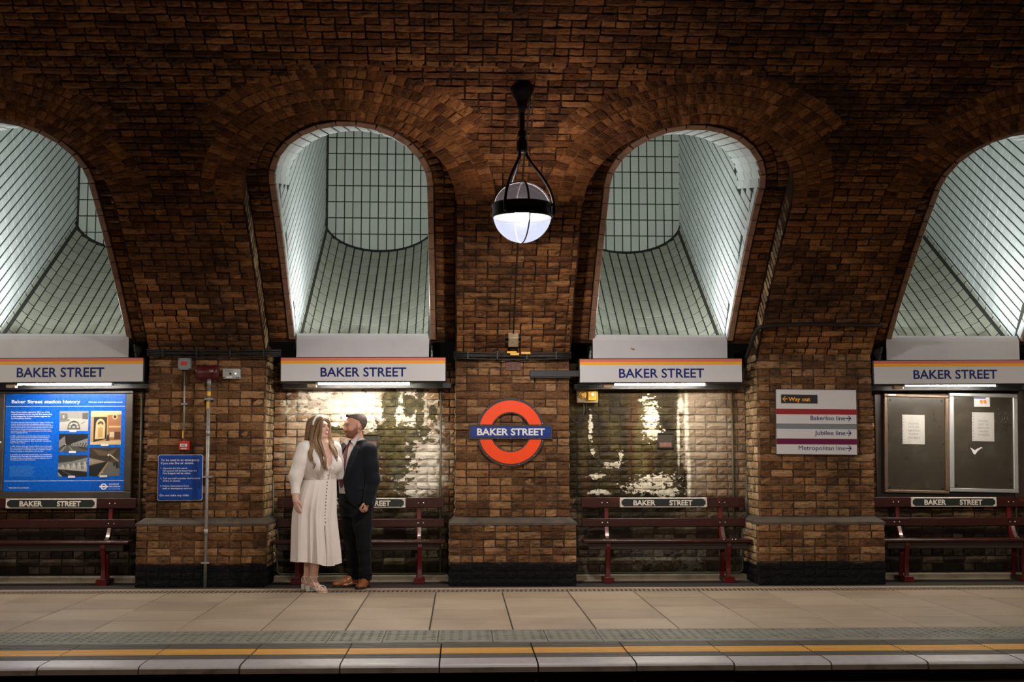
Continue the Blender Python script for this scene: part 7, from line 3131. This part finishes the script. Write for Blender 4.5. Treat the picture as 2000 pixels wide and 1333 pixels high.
S.fun(b_face_cut, .008, 'sub', hc_b - np.array([.2, .2, .17]), hc_b + np.array([.2, .2, .2]))
hair = S.build('hair', M_BHAIR, bride, 2)
hair_s = S
guides = [  # (points in the photograph with depth), spread, count
    ([(630, 817.5, -.06), (617, 820, -.05), (607, 831, -.02), (602, 848, .0), (600, 862, .0), (605, 876, -.03), (602, 892, -.05), (606, 900, -.06)], 3.2, 60),
    ([(630, 818, -.07), (618, 822, -.07), (611, 838, -.06), (608, 856, -.06), (613, 872, -.09), (609, 886, -.11), (612, 899, -.12), (617, 910, -.15), (612, 919, -.16)], 2.6, 50),
    ([(631, 818.5, -.08), (624, 824, -.09), (620, 840, -.09), (616, 858, -.09), (620, 874, -.12), (627, 888, -.16), (630, 900, -.19), (635, 912, -.215), (638, 924, -.22)], 2.4, 70),
    ([(632, 819, -.08), (628, 826, -.10), (627, 842, -.10), (624, 858, -.09), (628, 872, -.12), (632, 886, -.17), (637, 900, -.20), (636, 912, -.22), (642, 922, -.225)], 1.5, 50),
    ([(634, 819, .02), (641, 824, .06), (644, 834, .09), (643.5, 848, .10), (643, 860, .09), (648, 869, .05), (655, 879, .0), (658, 893, -.03), (662, 905, -.05)], 1.9, 50),
    ([(634, 820, .03), (640, 826, .07), (642, 840, .10), (640, 858, .10), (645, 868, .06), (650, 880, .02), (654, 892, -.02)], 2.0, 30),
    ([(630, 817, .0), (614, 819, .02), (602, 836, .05), (598, 856, .05), (600, 872, .04), (598, 884, .03), (602, 894, .0)], 2.0, 30),
]
q = MB()
rg = np.random.default_rng(5)
for pts, spr, cnt in guides:
    phg = rg.random() * 6.28
    nlock = max(6, cnt // 5)
    for k in range(nlock + cnt):
        lock = k < nlock
        off = (k + .5) / nlock * 2 - 1 if lock else rg.uniform(-1.15, 1.15)
        du, dv, dd = off * spr * 1.5, rg.normal(0, 1.0), rg.normal(0, .008)
        ph, am = phg + off * 1.1 + rg.normal(0, .15), rg.uniform(1.3, 2.4)
        end = rg.uniform(.84, 1.0)
        pl = []
        m = len(pts)
        for i, (u, v, d) in enumerate(pts):
            k_ = i / (m - 1)
            sp = min(1, .25 + k_ * 1.2) * (1 - .45 * max(0, k_ - .6) / .4)
            pl.append(P(u + du * sp + am * math.sin(ph + i * 1.75) * max(0, k_ - .15) * 1.2, v + dv * (0.3 if i == 0 else 1), YB + d + dd + .010 * math.cos(ph + i * 1.75) * k_))
        full = curve_pts(pl, 34)
        full = full[:max(6, int(len(full) * end))]
        out = []
        gap = .004 if lock else .010
        for p in full:                               # keep locks just outside head, core and dress
            dmin = min(B1.val(p), hair_s.val(p) + .006, bod_s.val(p) - .001)
            it = 0
            while dmin < gap and it < 14:
                p = p + np.array([-.15, -1, .1]) * .005 if p[1] < YB + .03 else p + np.array([.1, -1, .0]) * .005
                dmin = min(B1.val(p), hair_s.val(p) + .006, bod_s.val(p) - .001)
                it += 1
            out.append(p)
        for _ in range(2):
            out = [out[0]] + [out[i - 1] * .25 + out[i] * .5 + out[i + 1] * .25 for i in range(1, len(out) - 1)] + [out[-1]]
        r0 = rg.uniform(.0075, .0115) if lock else rg.uniform(.0012, .0022)
        q.tube(out, [r0 * (1 - .85 * (i / len(out)) ** 2.5) for i in range(len(out))], 7 if lock else 4, caps=True, flat=.6 if lock else 1.0, ref=(1, 0, .2))
o = q.build('hair_locks', M_BHAIR, hair, True)
tag(o, None, kind='stuff')

# pearl headband
q = MB()
c = hc_b
pts = []
for a in np.linspace(-1.35, 1.35, 30):
    pts.append(wB(.012 + .010 * math.cos(a), .112 * math.sin(a), -.004 + .110 * math.cos(a)))
q.tube(pts, [.007 + .009 * math.cos(a * .95) for a in np.linspace(-1.35, 1.35, 30)], 8, flat=1.5)
hb_o = q.build('headband', M_SAND, bride, True)
q = MB()
for k in range(190):
    a = rg.uniform(-1.3, 1.3)
    e = rg.uniform(-1.9, 1.9)
    wv = .007 + .009 * math.cos(a * .95)
    p = wB(.012 + .010 * math.cos(a) + math.sin(e) * wv * 1.4, (.112 + math.cos(e) * wv * .9) * math.sin(a), -.004 + (.110 + math.cos(e) * wv * .9) * math.cos(a))
    r = rg.uniform(.0028, .0045)
    q.lathe([(.0002, -r), (r * .7, -r * .7), (r, 0), (r * .7, r * .7), (.0002, r)], p, (0, 0, 1), 6)
o = q.build('pearls', M_PEARL, hb_o, True)
tag(o, None, kind='stuff')
# necklace
q = MB()
pn = []
for (u, v) in ((624, 868), (628, 876), (632, 881), (636, 878), (640, 871)):
    h_ = B1.hit(u, v)
    if h_ is not None:
        pn.append(h_ + bf * .002)
if len(pn) > 2:
    q.tube(curve_pts(pn, 14), .0016, 5)
    q.build('necklace', M_STUD, bride, True)
for o in THINGS:
    finish(o)
